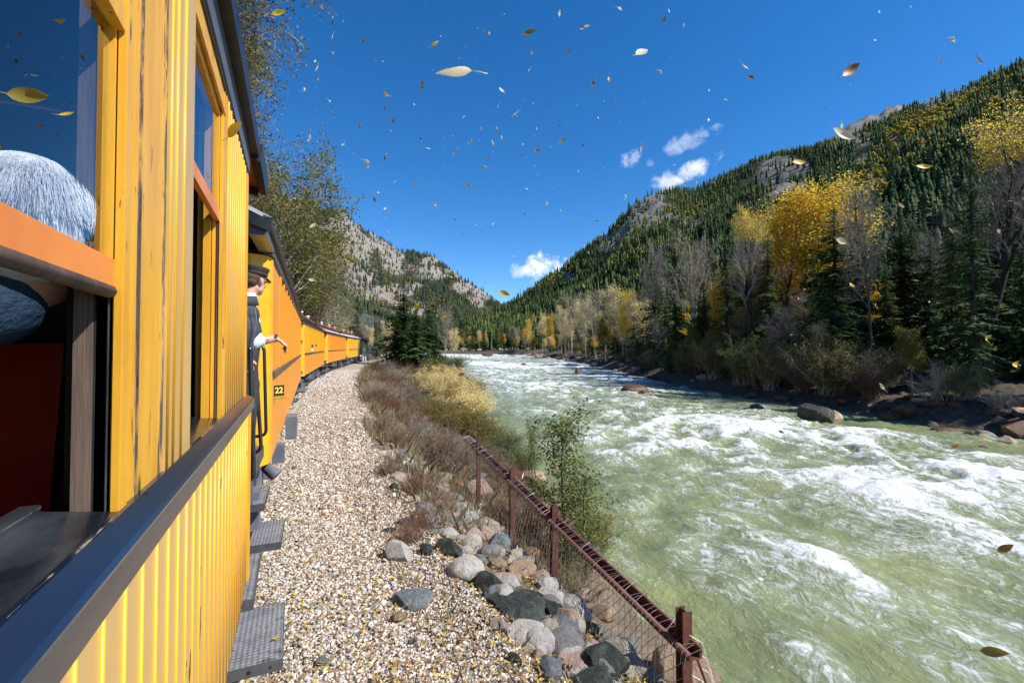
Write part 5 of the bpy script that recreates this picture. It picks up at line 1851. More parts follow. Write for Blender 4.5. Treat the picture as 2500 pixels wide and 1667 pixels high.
def spruce(name, seed, H, needles, width=.20, density=1.0, dead=.0):
    rng = np.random.default_rng(seed)
    root = empty(name)
    tr = MB().tube([(0, 0, -.4), (0, 0, H * .5), (0, 0, H * .99)], [H * .014 + .03, H * .009 + .02, .01], 7)
    reg(tr.build('trunk', M_bark_dark, root, True))
    n = int(440 * density)
    u = np.sort(rng.uniform(0, 1, n) ** .85)
    z = H * (.05 + .94 * u)
    prof = (1 - u) ** .82 * (.55 + .45 * np.clip(u * 6, 0, 1))
    lay = .80 + .32 * np.sin(z / H * 60 + rng.uniform(0, 6)) 
    L = H * width * prof * rng.uniform(.62, 1.15, n) * lay + .10
    az = rng.uniform(0, 2 * np.pi, n)
    lop = 1 + .18 * np.cos(az - rng.uniform(0, 6.28))
    L = L * lop
    droop = -.18 - .35 * (1 - u) + rng.uniform(-.12, .12, n) + .55 * (u > .93)
    ns = 6
    V, Fc = [], []
    br = MB()
    for i in range(n):
        d = np.array([math.cos(az[i]), math.sin(az[i]), 0.])
        s = np.array([-d[1], d[0], 0.])
        P0 = np.array([0, 0, z[i]])
        for k in range(ns):
            t0 = (k + .15) / ns; t1 = (k + 1.25) / ns
            c0 = P0 + d * L[i] * t0 + np.array([0, 0, droop[i] * L[i] * t0 ** 1.3 + .12 * L[i] * t0 ** 3])
            c1 = P0 + d * L[i] * min(t1, 1.05) + np.array([0, 0, droop[i] * L[i] * t1 ** 1.3 + .12 * L[i] * t1 ** 3])
            wd = L[i] * .30 * (1 - .6 * t0) * rng.uniform(.6, 1.3) * (.5 + .5 * min(1, t0 * 4))
            for sg in (-1, 1):
                e = (c0 + c1) / 2 + s * sg * wd + d * wd * .5 + np.array([0, 0, -wd * rng.uniform(.15, .6)])
                b = len(V)
                V += [c0, e, c1]
                Fc.append([b, b + 1, b + 2] if sg > 0 else [b + 2, b + 1, b])
            # hanging fringe
            if rng.uniform() < .55:
                h = L[i] * .22 * rng.uniform(.5, 1.2)
                b = len(V)
                V += [c0, c1, (c0 + c1) / 2 + np.array([0, 0, -h]) + s * rng.uniform(-.3, .3) * h]
                Fc.append([b, b + 1, b + 2])
    reg(link('crown', np_mesh('crown', np.array(V), np.array(Fc), needles), root))
    root['h'] = H
    return root


PROTO_USED = set()
def put(proto, x, y, z, h, rz, label, cat, group, name=None, sx=1.0):
    """first use moves the prototype itself, later uses copy the whole tree."""
    k = h / proto['h']
    if proto.name not in PROTO_USED:
        PROTO_USED.add(proto.name)
        t = proto
    else:
        t = copy_tree(proto)
    t.location = (x, y, z); t.rotation_euler = (0, 0, rz); t.scale = (k * sx, k * sx, k)
    tag(t, label, cat, group)
    return t


def put_px(proto, px, top, cz, rz, label, cat, group, sx=1.0, minh=.3):
    p = at(px, 858, cz)
    while group and ('right' in group) and float(xl(p.y)) - 1 < p.x < float(xr(p.y)) + 3.2 and cz < 200:
        cz *= 1.03
        p = at(px, 858, cz)
    g = gz(p.x, p.y)
    h = max(at(px, top, cz).z - g, minh)
    return put(proto, p.x, p.y, g, h, rz, label, cat, group, sx=sx)


rngm = random.Random(12)

# prototypes -------------------------------------------------
# spec per level: (children, length factor, spread, upward pull, start, [length share of H at level 0])
SP_TALL = [(14, .30, .62, .02, .44, .90), (7, .50, .62, .14, .22), (6, .55, .60, .08, .2), (5, .6, .6, .05, .2), (0, 0, 0, .02, 0)]
SP_FORK = [(7, .50, .42, .02, .30, .72), (8, .48, .52, .12, .30), (6, .55, .55, .10, .2), (5, .6, .6, .06, .2), (0, 0, 0, .03, 0)]
SP_LEAF = [(13, .27, .70, .02, .42, .90), (7, .52, .70, .10, .2), (5, .55, .65, .05, .2), (3, .6, .6, .0, .2)]
TWMIN = .013
bareA = leafy_tree('cottonwood_tree', 1, 17, SP_TALL, .26, M_bark, M_twig, M_dull_l, .12, 1, .1, .10)
bareB = leafy_tree('cottonwood_tree', 2, 17, SP_FORK, .24, M_bark_pale, M_twig, M_pale_l, .13, 1, .12, .16)
bareC = leafy_tree('cottonwood_tree', 3, 17, SP_TALL, .22, M_bark, M_twig, None)
bareD = leafy_tree('cottonwood_tree', 4, 18, SP_TALL, .40, M_bark_dark, M_twig, M_gold_l, .15, 3, .2, .55, top_only=.78)
goldA = leafy_tree('aspen_tree', 11, 16, SP_LEAF, .22, M_bark_pale, M_twig, M_gold_l, .22, 11, .40)
goldB = leafy_tree('aspen_tree', 12, 16, SP_LEAF, .20, M_bark, M_twig, M_gold_l, .21, 9, .40, .9, leaf2=M_orange_l, split=.5)
goldC = leafy_tree('aspen_tree', 13, 12, SP_LEAF, .15, M_bark_pale, M_twig, M_olive_l, .26, 8, .34, 1.0)
thinA = leafy_tree('aspen_tree', 14, 11, SP_LEAF, .12, M_bark_pale, M_twig, M_pale_l, .2, 3, .25, .8)
TWMIN = .0
sprA = spruce('spruce_tree', 21, 15, M_needle, .19)
sprB = spruce('spruce_tree', 22, 15, M_needle, .15, .9)
sprC = spruce('spruce_tree', 23, 15, M_needle, .24, 1.1)
sprD = spruce('blue_spruce_tree', 24, 13, M_needle_b, .17)
sprE = spruce('fir_tree', 25, 14, M_needle_y, .19)

# right bank: the trees one can pick out -----------------------
G_BARE, G_GOLD, G_SPR = 'bare cottonwoods on the right bank', 'yellow autumn trees on the right bank', 'dark spruces on the right bank'
put_px(bareD, 2395, 268, 33, 1.0, 'tallest leafless cottonwood at the right edge with a yellow tipped top', 'tree', G_BARE, 1.05)
put_px(bareC, 2128, 415, 35, 0.5, 'leafless tree with a tall straight dark trunk right of the golden aspen', 'tree', G_BARE, .75)
put_px(goldA, 2020, 440, 47, 0.3, 'largest bright golden aspen on the right bank', 'tree', G_GOLD, 1.35)
put_px(goldB, 1912, 462, 49, 2.0, 'orange yellow aspen just left of the largest golden one', 'tree', G_GOLD, 1.25)
put_px(bareD, 1828, 488, 42, 2.6, 'forked dark trunked tree with thin yellow tips left of the orange aspen', 'tree', G_BARE, .7)
put_px(bareB, 1702, 540, 45, 0.1, 'pale leafless cottonwood with a broad fan of twigs', 'tree', G_BARE, .85)
put_px(bareC, 1600, 580, 47, 1.8, 'leaning leafless tree left of the pale fan shaped cottonwood', 'tree', G_BARE, .7)
put_px(bareA, 1975, 700, 42, .8, 'smaller bare tree standing in front of the golden aspen', 'tree', G_BARE, .8)
put_px(bareC, 2250, 560, 52, 2.2, 'rounded pale bare tree behind the dark spruces at right', 'tree', G_BARE, 1.1)
put_px(goldC, 2060, 660, 44, .8, 'short yellow tree below the largest golden aspen', 'tree', G_GOLD, 1.1)
put_px(goldB, 1760, 690, 52, .2, 'orange yellow tree half hidden behind dark spruces', 'tree', G_GOLD, 1.0)
put_px(goldA, 1530, 705, 66, 1.2, 'golden tree in the middle of the bare grey grove', 'tree', G_GOLD, .9)
put_px(goldB, 1480, 760, 72, 2.2, 'yellow tree at the left part of the grey grove', 'tree', G_GOLD, .8)
put_px(goldA, 1290, 775, 120, .4, 'bright orange yellow tree standing by the far bend of the river', 'tree', G_GOLD, .55)
put_px(goldC, 1215, 800, 128, 1.4, 'small yellow tree at the far bank above the rapids', 'tree', G_GOLD, .6)
put_px(goldB, 1340, 765, 105, 1.9, 'yellow tree leaning over the far right bank', 'tree', G_GOLD, .6)
put_px(goldB, 1845, 640, 54, .7, 'rusty yellow tree between the forked tree and the orange aspen', 'tree', G_GOLD, 1.1)
put_px(goldA, 1950, 600, 52, 2.9, 'golden undergrowth tree below the orange aspen', 'tree', G_GOLD, 1.2)
put_px(goldC, 1790, 640, 56, 1.9, 'yellow green tree left of the rusty yellow one', 'tree', G_GOLD, 1.1)
put_px(goldB, 2110, 690, 46, 1.1, 'small rusty tree right of the golden aspens', 'tree', G_GOLD, 1.0)
put_px(goldA, 1660, 730, 62, 1.1, 'golden tree peeping between dark spruces left of the pale cottonwood', 'tree', G_GOLD, .9)
put_px(sprD, 1880, 590, 44, .2, 'slim bluish spruce between bare trunks', 'tree', G_SPR, .8)
_sp = [(1648, 560, 50, 'tall dark spruce just left of the pale cottonwood'), (1775, 575, 46, 'dark spruce right of the pale cottonwood'), (2205, 520, 40, 'broad dark spruce right of the straight bare trunk'),
       (2275, 560, 38, 'dark spruce left of the tallest cottonwood'), (2330, 600, 36, 'dark spruce beside the tallest cottonwood trunk'), (2455, 470, 34, 'very dark tall spruce at the right edge of the view'),
       (2500, 560, 31, 'dark spruce cut by the right edge'), (2080, 600, 42, 'mid green fir below the grey cliff'), (2165, 640, 38, 'bright green young spruce by the straight bare trunk'),
       (1985, 690, 40, 'small green spruce below the aspens'), (1930, 700, 41, 'small dark spruce left of the short yellow tree'), (1600, 650, 56, 'dark spruce left of the leaning bare tree'),
       (1560, 690, 60, 'narrow spruce above the willow thicket'), (2390, 640, 36, 'spruce behind the trunk of the tallest cottonwood'), (1720, 690, 48, 'short dark spruce at the foot of the pale cottonwood'),
       (1180, 790, 150, 'dark spruce pair by the far river bend'), (1155, 800, 152, 'dark spruce beside the pair by the far river bend')]
_protos = [sprA, sprB, sprC, sprE]
for i, (px, top, cz, lb) in enumerate(_sp):
    pr = sprE if 'green' in lb else (sprC if 'broad' in lb else _protos[i % 3])
    put_px(pr, px, top, cz, i * 1.3, lb, 'tree', G_SPR, (.85, 1.0, 1.1)[i % 3])

for i, (px, top, cz, pr) in enumerate([(1395, 700, 84, bareB), (1430, 720, 80, thinA), (1455, 700, 76, bareB), (1500, 690, 72, thinA), (1545, 700, 66, bareB), (1370, 745, 92, thinA), (1325, 765, 110, thinA), (1260, 790, 130, bareB), (1575, 720, 64, thinA)]):
    put_px(pr, px, top, cz, i * .9, 'pale tan cottonwood in the grove, ' + ('leftmost', 'left of the middle', 'in the middle with bare twigs', 'beside the golden tree', 'right of the golden tree', 'low one on its left side', 'lower one toward the far bend', 'farthest by the river bend', 'rightmost beside the leaning bare tree')[i], 'tree', 'pale cottonwood grove on the right bank', 1.0)
# woods behind them: individuals that nothing tells apart
def woods(n, x_off, ys, kinds, hr, label, group, seed, side='R'):
    r = random.Random(seed)
    for i in range(n):
        y = r.uniform(*ys)
        if side == 'R':
            x = float(xr(y)) + r.uniform(*x_off)
        else:
            x = float(track(y)) - r.uniform(*x_off)
        p = r.choice(kinds)
        h, sx = r.uniform(*hr), r.uniform(.8, 1.2)
        a = 'tall' if h > hr[0] + (hr[1] - hr[0]) * .66 else ('low' if h < hr[0] + (hr[1] - hr[0]) * .33 else 'mid sized')
        b = 'narrow' if sx < .93 else ('broad' if sx > 1.07 else 'even')
        px = proj((x, y, 0))[0]
        c = 'near the right edge of the view' if px > 2250 else ('right of the golden aspens' if px > 2050 else ('around the golden aspens' if px > 1850 else ('by the pale fan shaped tree' if px > 1620 else ('above the grey willow grove' if px > 1450 else 'toward the far bend'))))
        put(p, x, y, gz(x, y), h, r.uniform(0, 6.28), '%s %s %s %s' % (a, b, label, c), 'tree', group, sx=sx)


woods(120, (5, 46), (2, 80), [sprA, sprB, sprC, sprE, sprE], (8, 17), 'spruce in the right bank woods', 'spruces of the right bank woods', 31)
woods(70, (4, 36), (74, 185), [sprA, sprB, sprE], (7, 13), 'spruce beside the upper river', 'spruces of the upper river woods', 32)
woods(18, (2.5, 11), (60, 125), [bareB, thinA, thinA, bareA, goldC], (6, 12.5), 'bare grey tree in the right bank grove', 'bare trees of the grey grove', 33)
woods(24, (2, 10), (60, 180), [thinA, goldC, goldB, thinA], (4, 9.5), 'thin yellow leaved tree on the right bank', 'small yellow trees along the right bank', 34)
woods(14, (2.0, 8), (14, 60), [thinA, goldC, bareC], (4, 8), 'half bare tree among the bank spruces', 'slim trees between the spruces', 35)

# trees across the far bend
_r = random.Random(36)
for i in range(80):
    px = _r.uniform(1000, 1330); cz = _r.uniform(210, 285)
    p = at(px, 858, cz)
    h = _r.uniform(9, 18)
    put(_r.choice([sprA, sprB, sprE, sprA]), p.x, p.y, gz(p.x, p.y), h, _r.uniform(0, 6), '%s conifer across the far bend %s' % ('tall' if h > 15 else 'short' if h < 12 else 'mid sized', 'behind the left bank spruces' if px < 1080 else 'under the gap between the mountains' if px < 1200 else 'at the foot of the right hillside'), 'tree', 'conifers across the far bend')
for i in range(22):
    px = _r.uniform(1080, 1330); cz = _r.uniform(206, 214)
    p = at(px, 858, cz)
    put(_r.choice([thinA, goldB, goldC, bareB]), p.x, p.y, gz(p.x, p.y), _r.uniform(6, 11), _r.uniform(0, 6), 'autumn tree in the row across the far bend of the river', 'tree', 'autumn trees across the far bend', sx=.8)

# left bank spruces and friends
for i, (px, top, cz, lb, sx) in enumerate([(985, 688, 66, 'tallest dark spruce on the left bank between track and river', 1.25), (1045, 722, 70, 'second dark spruce right of the tallest one on the left bank', 1.1),
                                           (1015, 745, 62, 'spruce in front of the two tall ones on the left bank', 1.25), (968, 770, 64, 'low spruce at the left foot of the tall left bank spruces', 1.2), (1066, 790, 66, 'low spruce at the right foot of the left bank group', 1.1)]):
    put_px((sprC, sprA, sprC, sprC, sprA)[i], px, top, cz, i, lb, 'tree', 'spruces on the left bank', sx * 1.15)
put_px(bareB, 1088, 738, 84, 0.4, 'pale bare tree right of the left bank spruces', 'tree', 'bare trees on the left bank', .75)
put_px(thinA, 1110, 800, 80, 1.4, 'small tan tree near the water right of the left bank spruces', 'tree', 'bare trees on the left bank', .9)

# left side of the line, behind the train
SP_BIG = [(12, .50, .85, .01, .28, .8), (8, .52, .70, .05, .2), (6, .52, .65, .02, .2), (5, .6, .7, -.06, .15), (0, 0, 0, -.08, 0)]
TWMIN = .012
big = leafy_tree('willow_tree', 41, 19, SP_BIG, .34, M_bark, M_twig, M_dull_l, .14, 10, .20, 1.0, leaf2=M_olive_l, split=.55)
def at_top(proto, x, y, h, rz, label, group, sx=1.0):
    put(proto, x, y, gz(x, y), h, rz, label, 'tree', group, sx=sx)


G_L = 'leafy trees on the slope left of the line'
at_top(big, -6.7, 25.5, 22.5, 2.0, 'huge overhanging tree with silvery brown foliage above the coaches', G_L, 1.0)
at_top(big, -6.0, 19.5, 23, 4.1, 'nearest tall tree whose branches hang over the coach roofs at the top of the view', G_L, .95)
at_top(big, -6.6, 22.6, 16.5, 5.2, 'lower grey olive tree filling the gap between the two huge overhanging ones', G_L, 1.15)
at_top(big, -9.0, 33.5, 21, 0.7, 'olive tree just behind the huge overhanging one', G_L, 1.05)
SP_MID = [(12, .46, .65, .02, .25, .84), (7, .52, .65, .08, .2), (6, .55, .65, .04, .2), (4, .6, .7, .0, .2)]
mid1 = leafy_tree('willow_tree', 42, 14, SP_MID, .24, M_bark_pale, M_twig, M_olive_l, .17, 12, .26, 1.0, leaf2=M_green_l, split=.55)
mid2 = leafy_tree('willow_tree', 43, 13, SP_MID, .26, M_bark, M_twig, M_green_l, .18, 12, .34, 1.0, leaf2=M_dull_l, split=.5)
mid3 = leafy_tree('willow_tree', 44, 10, SP_MID, .16, M_bark_pale, M_twig, M_pale_l, .15, 2, .25, .8, leaf2=M_olive_l, split=.5)
put_px(mid1, 655, 330, 36, .5, 'tall olive yellow tree below the huge overhanging one', 'tree', G_L, 1.15)
put_px(mid1, 700, 470, 44, 2.5, 'yellow green tree with pale multiple trunks behind the second coach', 'tree', G_L, 1.15)
put_px(mid2, 792, 562, 52, .9, 'dark green rounded tree above the third coach', 'tree', G_L, .95)
put_px(mid3, 815, 705, 60, 1.0, 'pale twiggy tree with yellow leaves above the fourth coach', 'tree', G_L, 1.2)
put_px(mid3, 760, 690, 50, 3.0, 'thin yellowish tree behind the third coach roof', 'tree', G_L, 1.1)
put_px(mid2, 730, 600, 47, 2.0, 'green tree partly hidden by the yellow green one', 'tree', G_L, 1.0)
_r = random.Random(45)
for i in range(26):
    px = _r.uniform(790, 960); cz = _r.uniform(88, 150)
    p = at(px, 858, cz)
    k = _r.choice([sprA, sprE, goldC, mid3, sprB, sprE])
    put(k, p.x, p.y, gz(p.x, p.y), _r.uniform(7, 13), _r.uniform(0, 6), 'tree in the mixed woods left of the line beyond the locomotive', 'tree', 'mixed woods beyond the locomotive')
for i in range(12):
    px = _r.uniform(860, 965); cz = _r.uniform(84, 100)
    p = at(px, 858, cz)
    put(_r.choice([sprE, goldC, thinA, mid3]), p.x, p.y, gz(p.x, p.y), _r.uniform(3.5, 7), _r.uniform(0, 6), 'low tree where the track bends away, ' + ('just right of the locomotive' if px < 895 else 'near the small teal sign' if px < 935 else 'left of the tall left bank spruces'), 'tree', 'low trees where the track bends away')


TWMIN = .0
# ------------------------------------------------------------ shrubs
def shrub(name, seed, h, nstem, twig, leaf=None, leaf_size=.05, per=3, spread=.8, jit=.05, sub_n=5, fine=4):
    rng = random.Random(seed); nrg = np.random.default_rng(seed)
    root = empty(name)
    mb = MB(); tips = []
    for i in range(nstem):
        a = rng.uniform(0, 6.28); sp = rng.uniform(.05, spread)
        d = Vector((math.cos(a) * math.sin(sp), math.sin(a) * math.sin(sp), math.cos(sp)))
        p = Vector((rng.gauss(0, .10) * h, rng.gauss(0, .10) * h, -.05))
        L = h * rng.uniform(.6, 1.05)
        pts = [p]
        for k in range(4):
            d = (d + Vector((rng.uniform(-.2, .2), rng.uniform(-.2, .2), rng.uniform(-.12, .14)))).normalized()
            pts.append(pts[-1] + d * L / 4)
        mb.tube(pts, [.008 * h + .003, .006 * h + .002, .005 * h, .004 * h, .0015], 3, cap=False)
        for j in range(sub_n):
            k = rng.randint(1, 3); q = pts[k].lerp(pts[k + 1], rng.random())
            d2 = (d + Vector((rng.gauss(0, .6), rng.gauss(0, .6), rng.gauss(.1, .4)))).normalized()
            L2 = L * rng.uniform(.2, .45)
            e = q + d2 * L2
            m = q.lerp(e, .5) + Vector((rng.gauss(0, .03), rng.gauss(0, .03), rng.gauss(0, .03))) * h
            mb.tube([q, m, e], [.0035 * h, .0025 * h, .001], 3, cap=False)
            tips += [tuple(m), tuple(e), tuple(q.lerp(m, .5)), tuple(m.lerp(e, .5))]
            for f in range(fine):
                d3 = (d2 + Vector((rng.gauss(0, .7), rng.gauss(0, .7), rng.gauss(.1, .5)))).normalized()
                s = q.lerp(e, rng.uniform(.3, 1)); e3 = s + d3 * L2 * rng.uniform(.3, .6)
                mb.tube([s, e3], [.0022 * h, .0008], 3, cap=False)
                tips.append(tuple(e3))
        tips.append(tuple(pts[-1]))
    reg(mb.build('stems', twig, root, False, fix=False))
    if leaf:
        T = np.repeat(np.array(tips), per, 0) + nrg.normal(0, jit, (len(tips) * per, 3)) * h
        V, Fc = leaf_quads(T, leaf_size, nrg, .1)
        reg(link('foliage', np_mesh('foliage', V, Fc, leaf), root))
    root['h'] = h
    return root


brushA = shrub('brush', 51, 1.0, 60, M_twig, None, spread=1.2, sub_n=6, fine=4)
brushB = shrub('brush', 52, 1.0, 50, M_twig_br, M_red_l, .022, 2, 1.0, .03, sub_n=6, fine=3)
brushC = shrub('brush', 53, 1.0, 50, M_twig_br, M_dull_l, .025, 3, 1.1, .03)
strawS = shrub('straw_yellow_shrub', 54, 1.0, 70, M_grass, M_pale_l, .035, 8, .9, .04)
oliveS = shrub('olive_shrub', 55, 1.0, 45, M_twig_br, M_olive_l, .035, 5, .9, .04)
greenS = shrub('green_shrub', 56, 1.0, 45, M_twig, M_green_l, .035, 5, .8, .04)
willowS = shrub('willow_shrub', 57, 3.0, 46, M_twig, M_olive_l, .10, 5, .62, .03, sub_n=7, fine=5)
willowG = shrub('willow_shrub', 58, 3.0, 46, M_twig, M_green_l, .10, 5, .62, .03, sub_n=7, fine=5)
willowB = shrub('willow_shrub', 59, 3.0, 44, M_twig_br, M_dull_l, .09, 2, .7, .03, sub_n=7, fine=5)
bareS = shrub('bare_bush', 60, 2.2, 40, M_twig, None, spread=.9, sub_n=7, fine=5)


def put_s(proto, px, base, h, label, cat='shrub', group=None, sx=1.0):
    p = hit(px, base)
    if p is None: return
    return put(proto, p.x, p.y, gz(p.x, p.y) - .03, h, px * .7, label, cat, group, sx=sx)


G_B = 'shrubs on the left bank'
put_s(strawS, 1100, 990, 1.9, 'largest pale straw yellow shrub at the waters edge', group=G_B, sx=1.5)
put_s(strawS, 1075, 965, 1.8, 'straw yellow shrub behind the largest one', group=G_B, sx=1.4)
put_s(strawS, 1140, 1025, 1.4, 'straw yellow shrub nearest the end of the rusty fence', group=G_B, sx=1.4)
put_s(oliveS, 1105, 1055, 1.1, 'olive shrub below the pale straw yellow one', group=G_B, sx=1.5)
put_s(oliveS, 1060, 1030, 1.0, 'olive brown shrub left of the straw yellow group', group=G_B, sx=1.3)
put_s(greenS, 1040, 955, 1.1, 'grey green shrub beside the pale yellow shrub', group=G_B, sx=1.4)
put_s(greenS, 1112, 905, 2.2, 'bright green willow bush at the point of the left bank', group=G_B, sx=1.6)
put_s(greenS, 1080, 895, 2.0, 'green bush behind the bright green willow bush', group=G_B, sx=1.3)
put_s(oliveS, 1012, 880, 2.4, 'golden bush in front of the left bank spruces', group=G_B, sx=1.1)
put_s(oliveS, 1050, 910, 2.0, 'tall olive bush right of the golden bush', group=G_B, sx=1.0)
for i, (px, py, h, pr, lb) in enumerate([(1075, 1100, .9, brushA, 'tangled grey brush at the far end of the rusty fence'), (1110, 1120, .8, brushA, 'grey brush leaning on the fence end'), (1020, 1080, .8, brushA, 'grey twiggy brush in the middle of the left bank'),
                                         (1000, 1040, .85, brushC, 'brown brush above the grey tangle'), (960, 1010, .8, brushB, 'reddish brown brush at the gravel edge'), (930, 985, .8, brushB, 'reddish brush further along the gravel edge'),
                                         (1030, 1010, .9, brushC, 'brown leafy brush left of the olive shrub'), (975, 970, .85, brushB, 'red brown brush near the old rail'), (1005, 990, .85, brushC, 'dull brown brush by the old rail'),
                                         (1060, 1140, .7, brushA, 'low grey brush above the pale boulders'), (975, 1100, .6, brushC, 'low brown brush at the edge of the gravel'), (935, 1060, .6, brushC, 'thin brown brush beside the gravel'),
                                         (910, 960, .7, brushA, 'pale grey brush by the far gravel edge'), (1010, 1210, .4, brushB, 'small red brush among pale stones'), (1075, 1250, .38, brushB, 'small red leaved brush beside grey slabs'),
                                         (1030, 1290, .35, brushB, 'small red brush above the white boulder'), (1000, 1325, .3, brushB, 'low red leaved sprig beside the speckled stone'), (950, 1160, .35, brushC, 'thin sprig at the gravel edge by the rocks'),
                                         (1250, 1215, .9, brushB, 'red twiggy bush behind the fence rail'), (1300, 1300, 1.0, brushB, 'rusty red bush beyond the middle fence post'), (1400, 1370, .9, brushC, 'brown bush beyond the fence near the water'),
                                         (1210, 1170, .9, brushC, 'brown bush outside the far fence panels'), (1440, 1340, .8, oliveS, 'small olive willow beyond the fence by the river'), (1230, 1120, 1.1, greenS, 'soft green bush outside the far end of the fence'),
                                         (1190, 1085, 1.2, oliveS, 'yellow green bush just past the fence end'), (1270, 1150, .9, greenS, 'pale green bush near the water beyond the fence')]):
    put_s(pr, px, py, h, lb, group=G_B, sx=1.25)
r_ = random.Random(61)
for i in range(46):
    y = r_.uniform(12, 62)
    ql = float(xl(y) - track(y))
    q = r_.uniform(2.7, ql - .8)
    x = float(track(y)) + q
    u = (q - 2.7) / max(ql - 3.5, .1)
    pr = r_.choice([brushB, brushC, brushA] if u < .45 else [greenS, oliveS, strawS, greenS, brushC])
    nm = {brushA: 'grey twiggy', brushB: 'reddish brown', brushC: 'dull brown', greenS: 'green', oliveS: 'olive', strawS: 'straw coloured'}[pr]
    put(pr, x, y, gz(x, y) - .03, r_.uniform(.5, 1.0) * (1 + y / 90), r_.uniform(0, 6), '%s low shrub %s %s' % (nm, 'near the gravel edge' if u < .4 else 'near the water', 'far along the left bank' if y > 36 else 'halfway along the left bank' if y > 22 else 'above the end of the fence'), 'shrub', 'scrub between gravel and river', sx=1.3)

# sapling beyond the fence
SP_SAP = [(16, .30, .62, .02, .10, .98), (7, .42, .60, .06, .15), (0, 0, 0, .04, 0)]
sap = leafy_tree('birch_sapling', 71, 2.6, SP_SAP, .016, M_bark_dark, M_twig_br, M_green_l, .045, 11, .07, 1.0)
put_px(sap, 1385, 990, 8.6, 0.6, 'slender green leaved sapling between the fence and the river', 'sapling', None, 1.4)
put_px(sap, 1425, 1130, 8.2, 2.6, 'shorter green sapling right of the slender one by the river', 'sapling', None, 1.3)
put_px(sap, 1295, 1020, 9.6, 4.0, 'thin leaning green sapling left of the slender one', 'sapling', None, .45)

# willows along the right bank
G_W = 'willow bushes along the right bank'
for i, (px, py, h, pr, lb) in enumerate([(1745, 925, 3.6, willowS, 'yellow green willow bush below the orange aspen'), (1820, 940, 3.5, willowG, 'green willow bush right of the yellow green one'), (1880, 950, 3.3, willowS, 'dense willow thicket in the middle of the right bank'),
                                         (1960, 960, 3.0, willowB, 'thin brown willow left of the rusty willow'), (2070, 965, 3.2, willowB, 'rusty brown willow bush above the large river boulder'), (2020, 962, 3.3, willowS, 'willow with golden tips left of the boulder'),
                                         (2130, 975, 2.6, willowB, 'dark brown willow right of the rusty one'), (2290, 985, 2.2, bareS, 'bare grey bush on the stony right shore'), (2350, 975, 1.8, willowG, 'small green bush beside the bare grey one'),
                                         (2440, 1010, 1.5, bareS, 'low bare bush at the right edge'), (1680, 915, 3.0, willowG, 'green willow at the left of the thicket'), (1640, 905, 2.8, willowB, 'grey brown willow beside the green one'),
                                         (1590, 898, 2.8, bareS, 'bare bush at the water below the leaning tree'), (1550, 890, 2.6, willowB, 'grey willow by the dark water edge')]):
    put_s(pr, px, py, h, lb, 'bush', G_W, 1.1)
for i in range(20):
    y = r_.uniform(12, 120)
    x = float(xr(y)) + r_.uniform(1.6, 7)
    k = r_.choice([willowS, willowG, willowB, bareS, willowB])
    px = proj((x, y, 0))[0]
    put(k, x, y, gz(x, y) - .05, r_.uniform(1.5, 3.2), r_.uniform(0, 6), '%s bush in the right bank thicket %s' % ({willowS: 'yellow green', willowG: 'green', willowB: 'brownish', bareS: 'bare grey'}[k], 'at the right of the view' if px > 2100 else 'below the golden aspens' if px > 1750 else 'left of the thicket middle' if px > 1500 else 'toward the upper river'), 'bush', 'bushes in the right bank thicket')


# ------------------------------------------------------------ grasses (nobody could count the blades)
def grass():
    rng = np.random.default_rng(81)
    for nm, n, mat, ylo, yhi, ulo, uhi, h, lb in (('dry_grass', 26000, M_grass, 6, 60, .0, .75, .30, 'dry tan grass and dead stems on the left bank'), ('green_grass', 15000, M_grass_g, 20, 80, .35, 1.0, .42, 'grey green grass toward the river on the left bank'),
                                                  ('litter_stems', 9000, M_twig, 2.2, 16, -.25, .5, .10, 'dead stems and litter between gravel and rocks')):
        y = ylo + (yhi - ylo) * rng.uniform(0, 1, n) ** 1.5
        ql = xl(y) - track(y)
        a = np.where(y > 16, 2.45, 1.95)
        u = rng.uniform(ulo, uhi, n)
        q = a + (ql - a - .3) * u
        x = track(y) + q
        m = fbm(x * .8, y * .5, seed=82) + rng.normal(0, .25, n) > -.12
        x, y = x[m], y[m]; n = len(x)
        z = terrain(x, y)
        P = np.stack([x, y, z - .02], -1)
        hh = h * rng.uniform(.35, 1.3, (n, 1)) * (1 + y[:, None] / 60)
        lean = rng.normal(0, .42, (n, 2))
        tip = P + np.concatenate([lean * hh, hh], 1)
        mid = P + np.concatenate([lean * hh * .3, hh * .55], 1)
        ang = rng.uniform(0, 6.28, n)
        w = np.stack([np.cos(ang), np.sin(ang), 0 * ang], -1) * (.004 + y[:, None] * .00042)
        V = np.stack([P - w, P + w, mid + w * .7, tip, mid - w * .7], 1).reshape(-1, 3)
        i = np.arange(n)[:, None] * 5
        Fc = np.concatenate([i, i + 1, i + 2, i + 3, i + 4], 1)
        tag(link(nm, np_mesh(nm, V, Fc, mat)), lb, 'grass', kind='stuff')


grass()
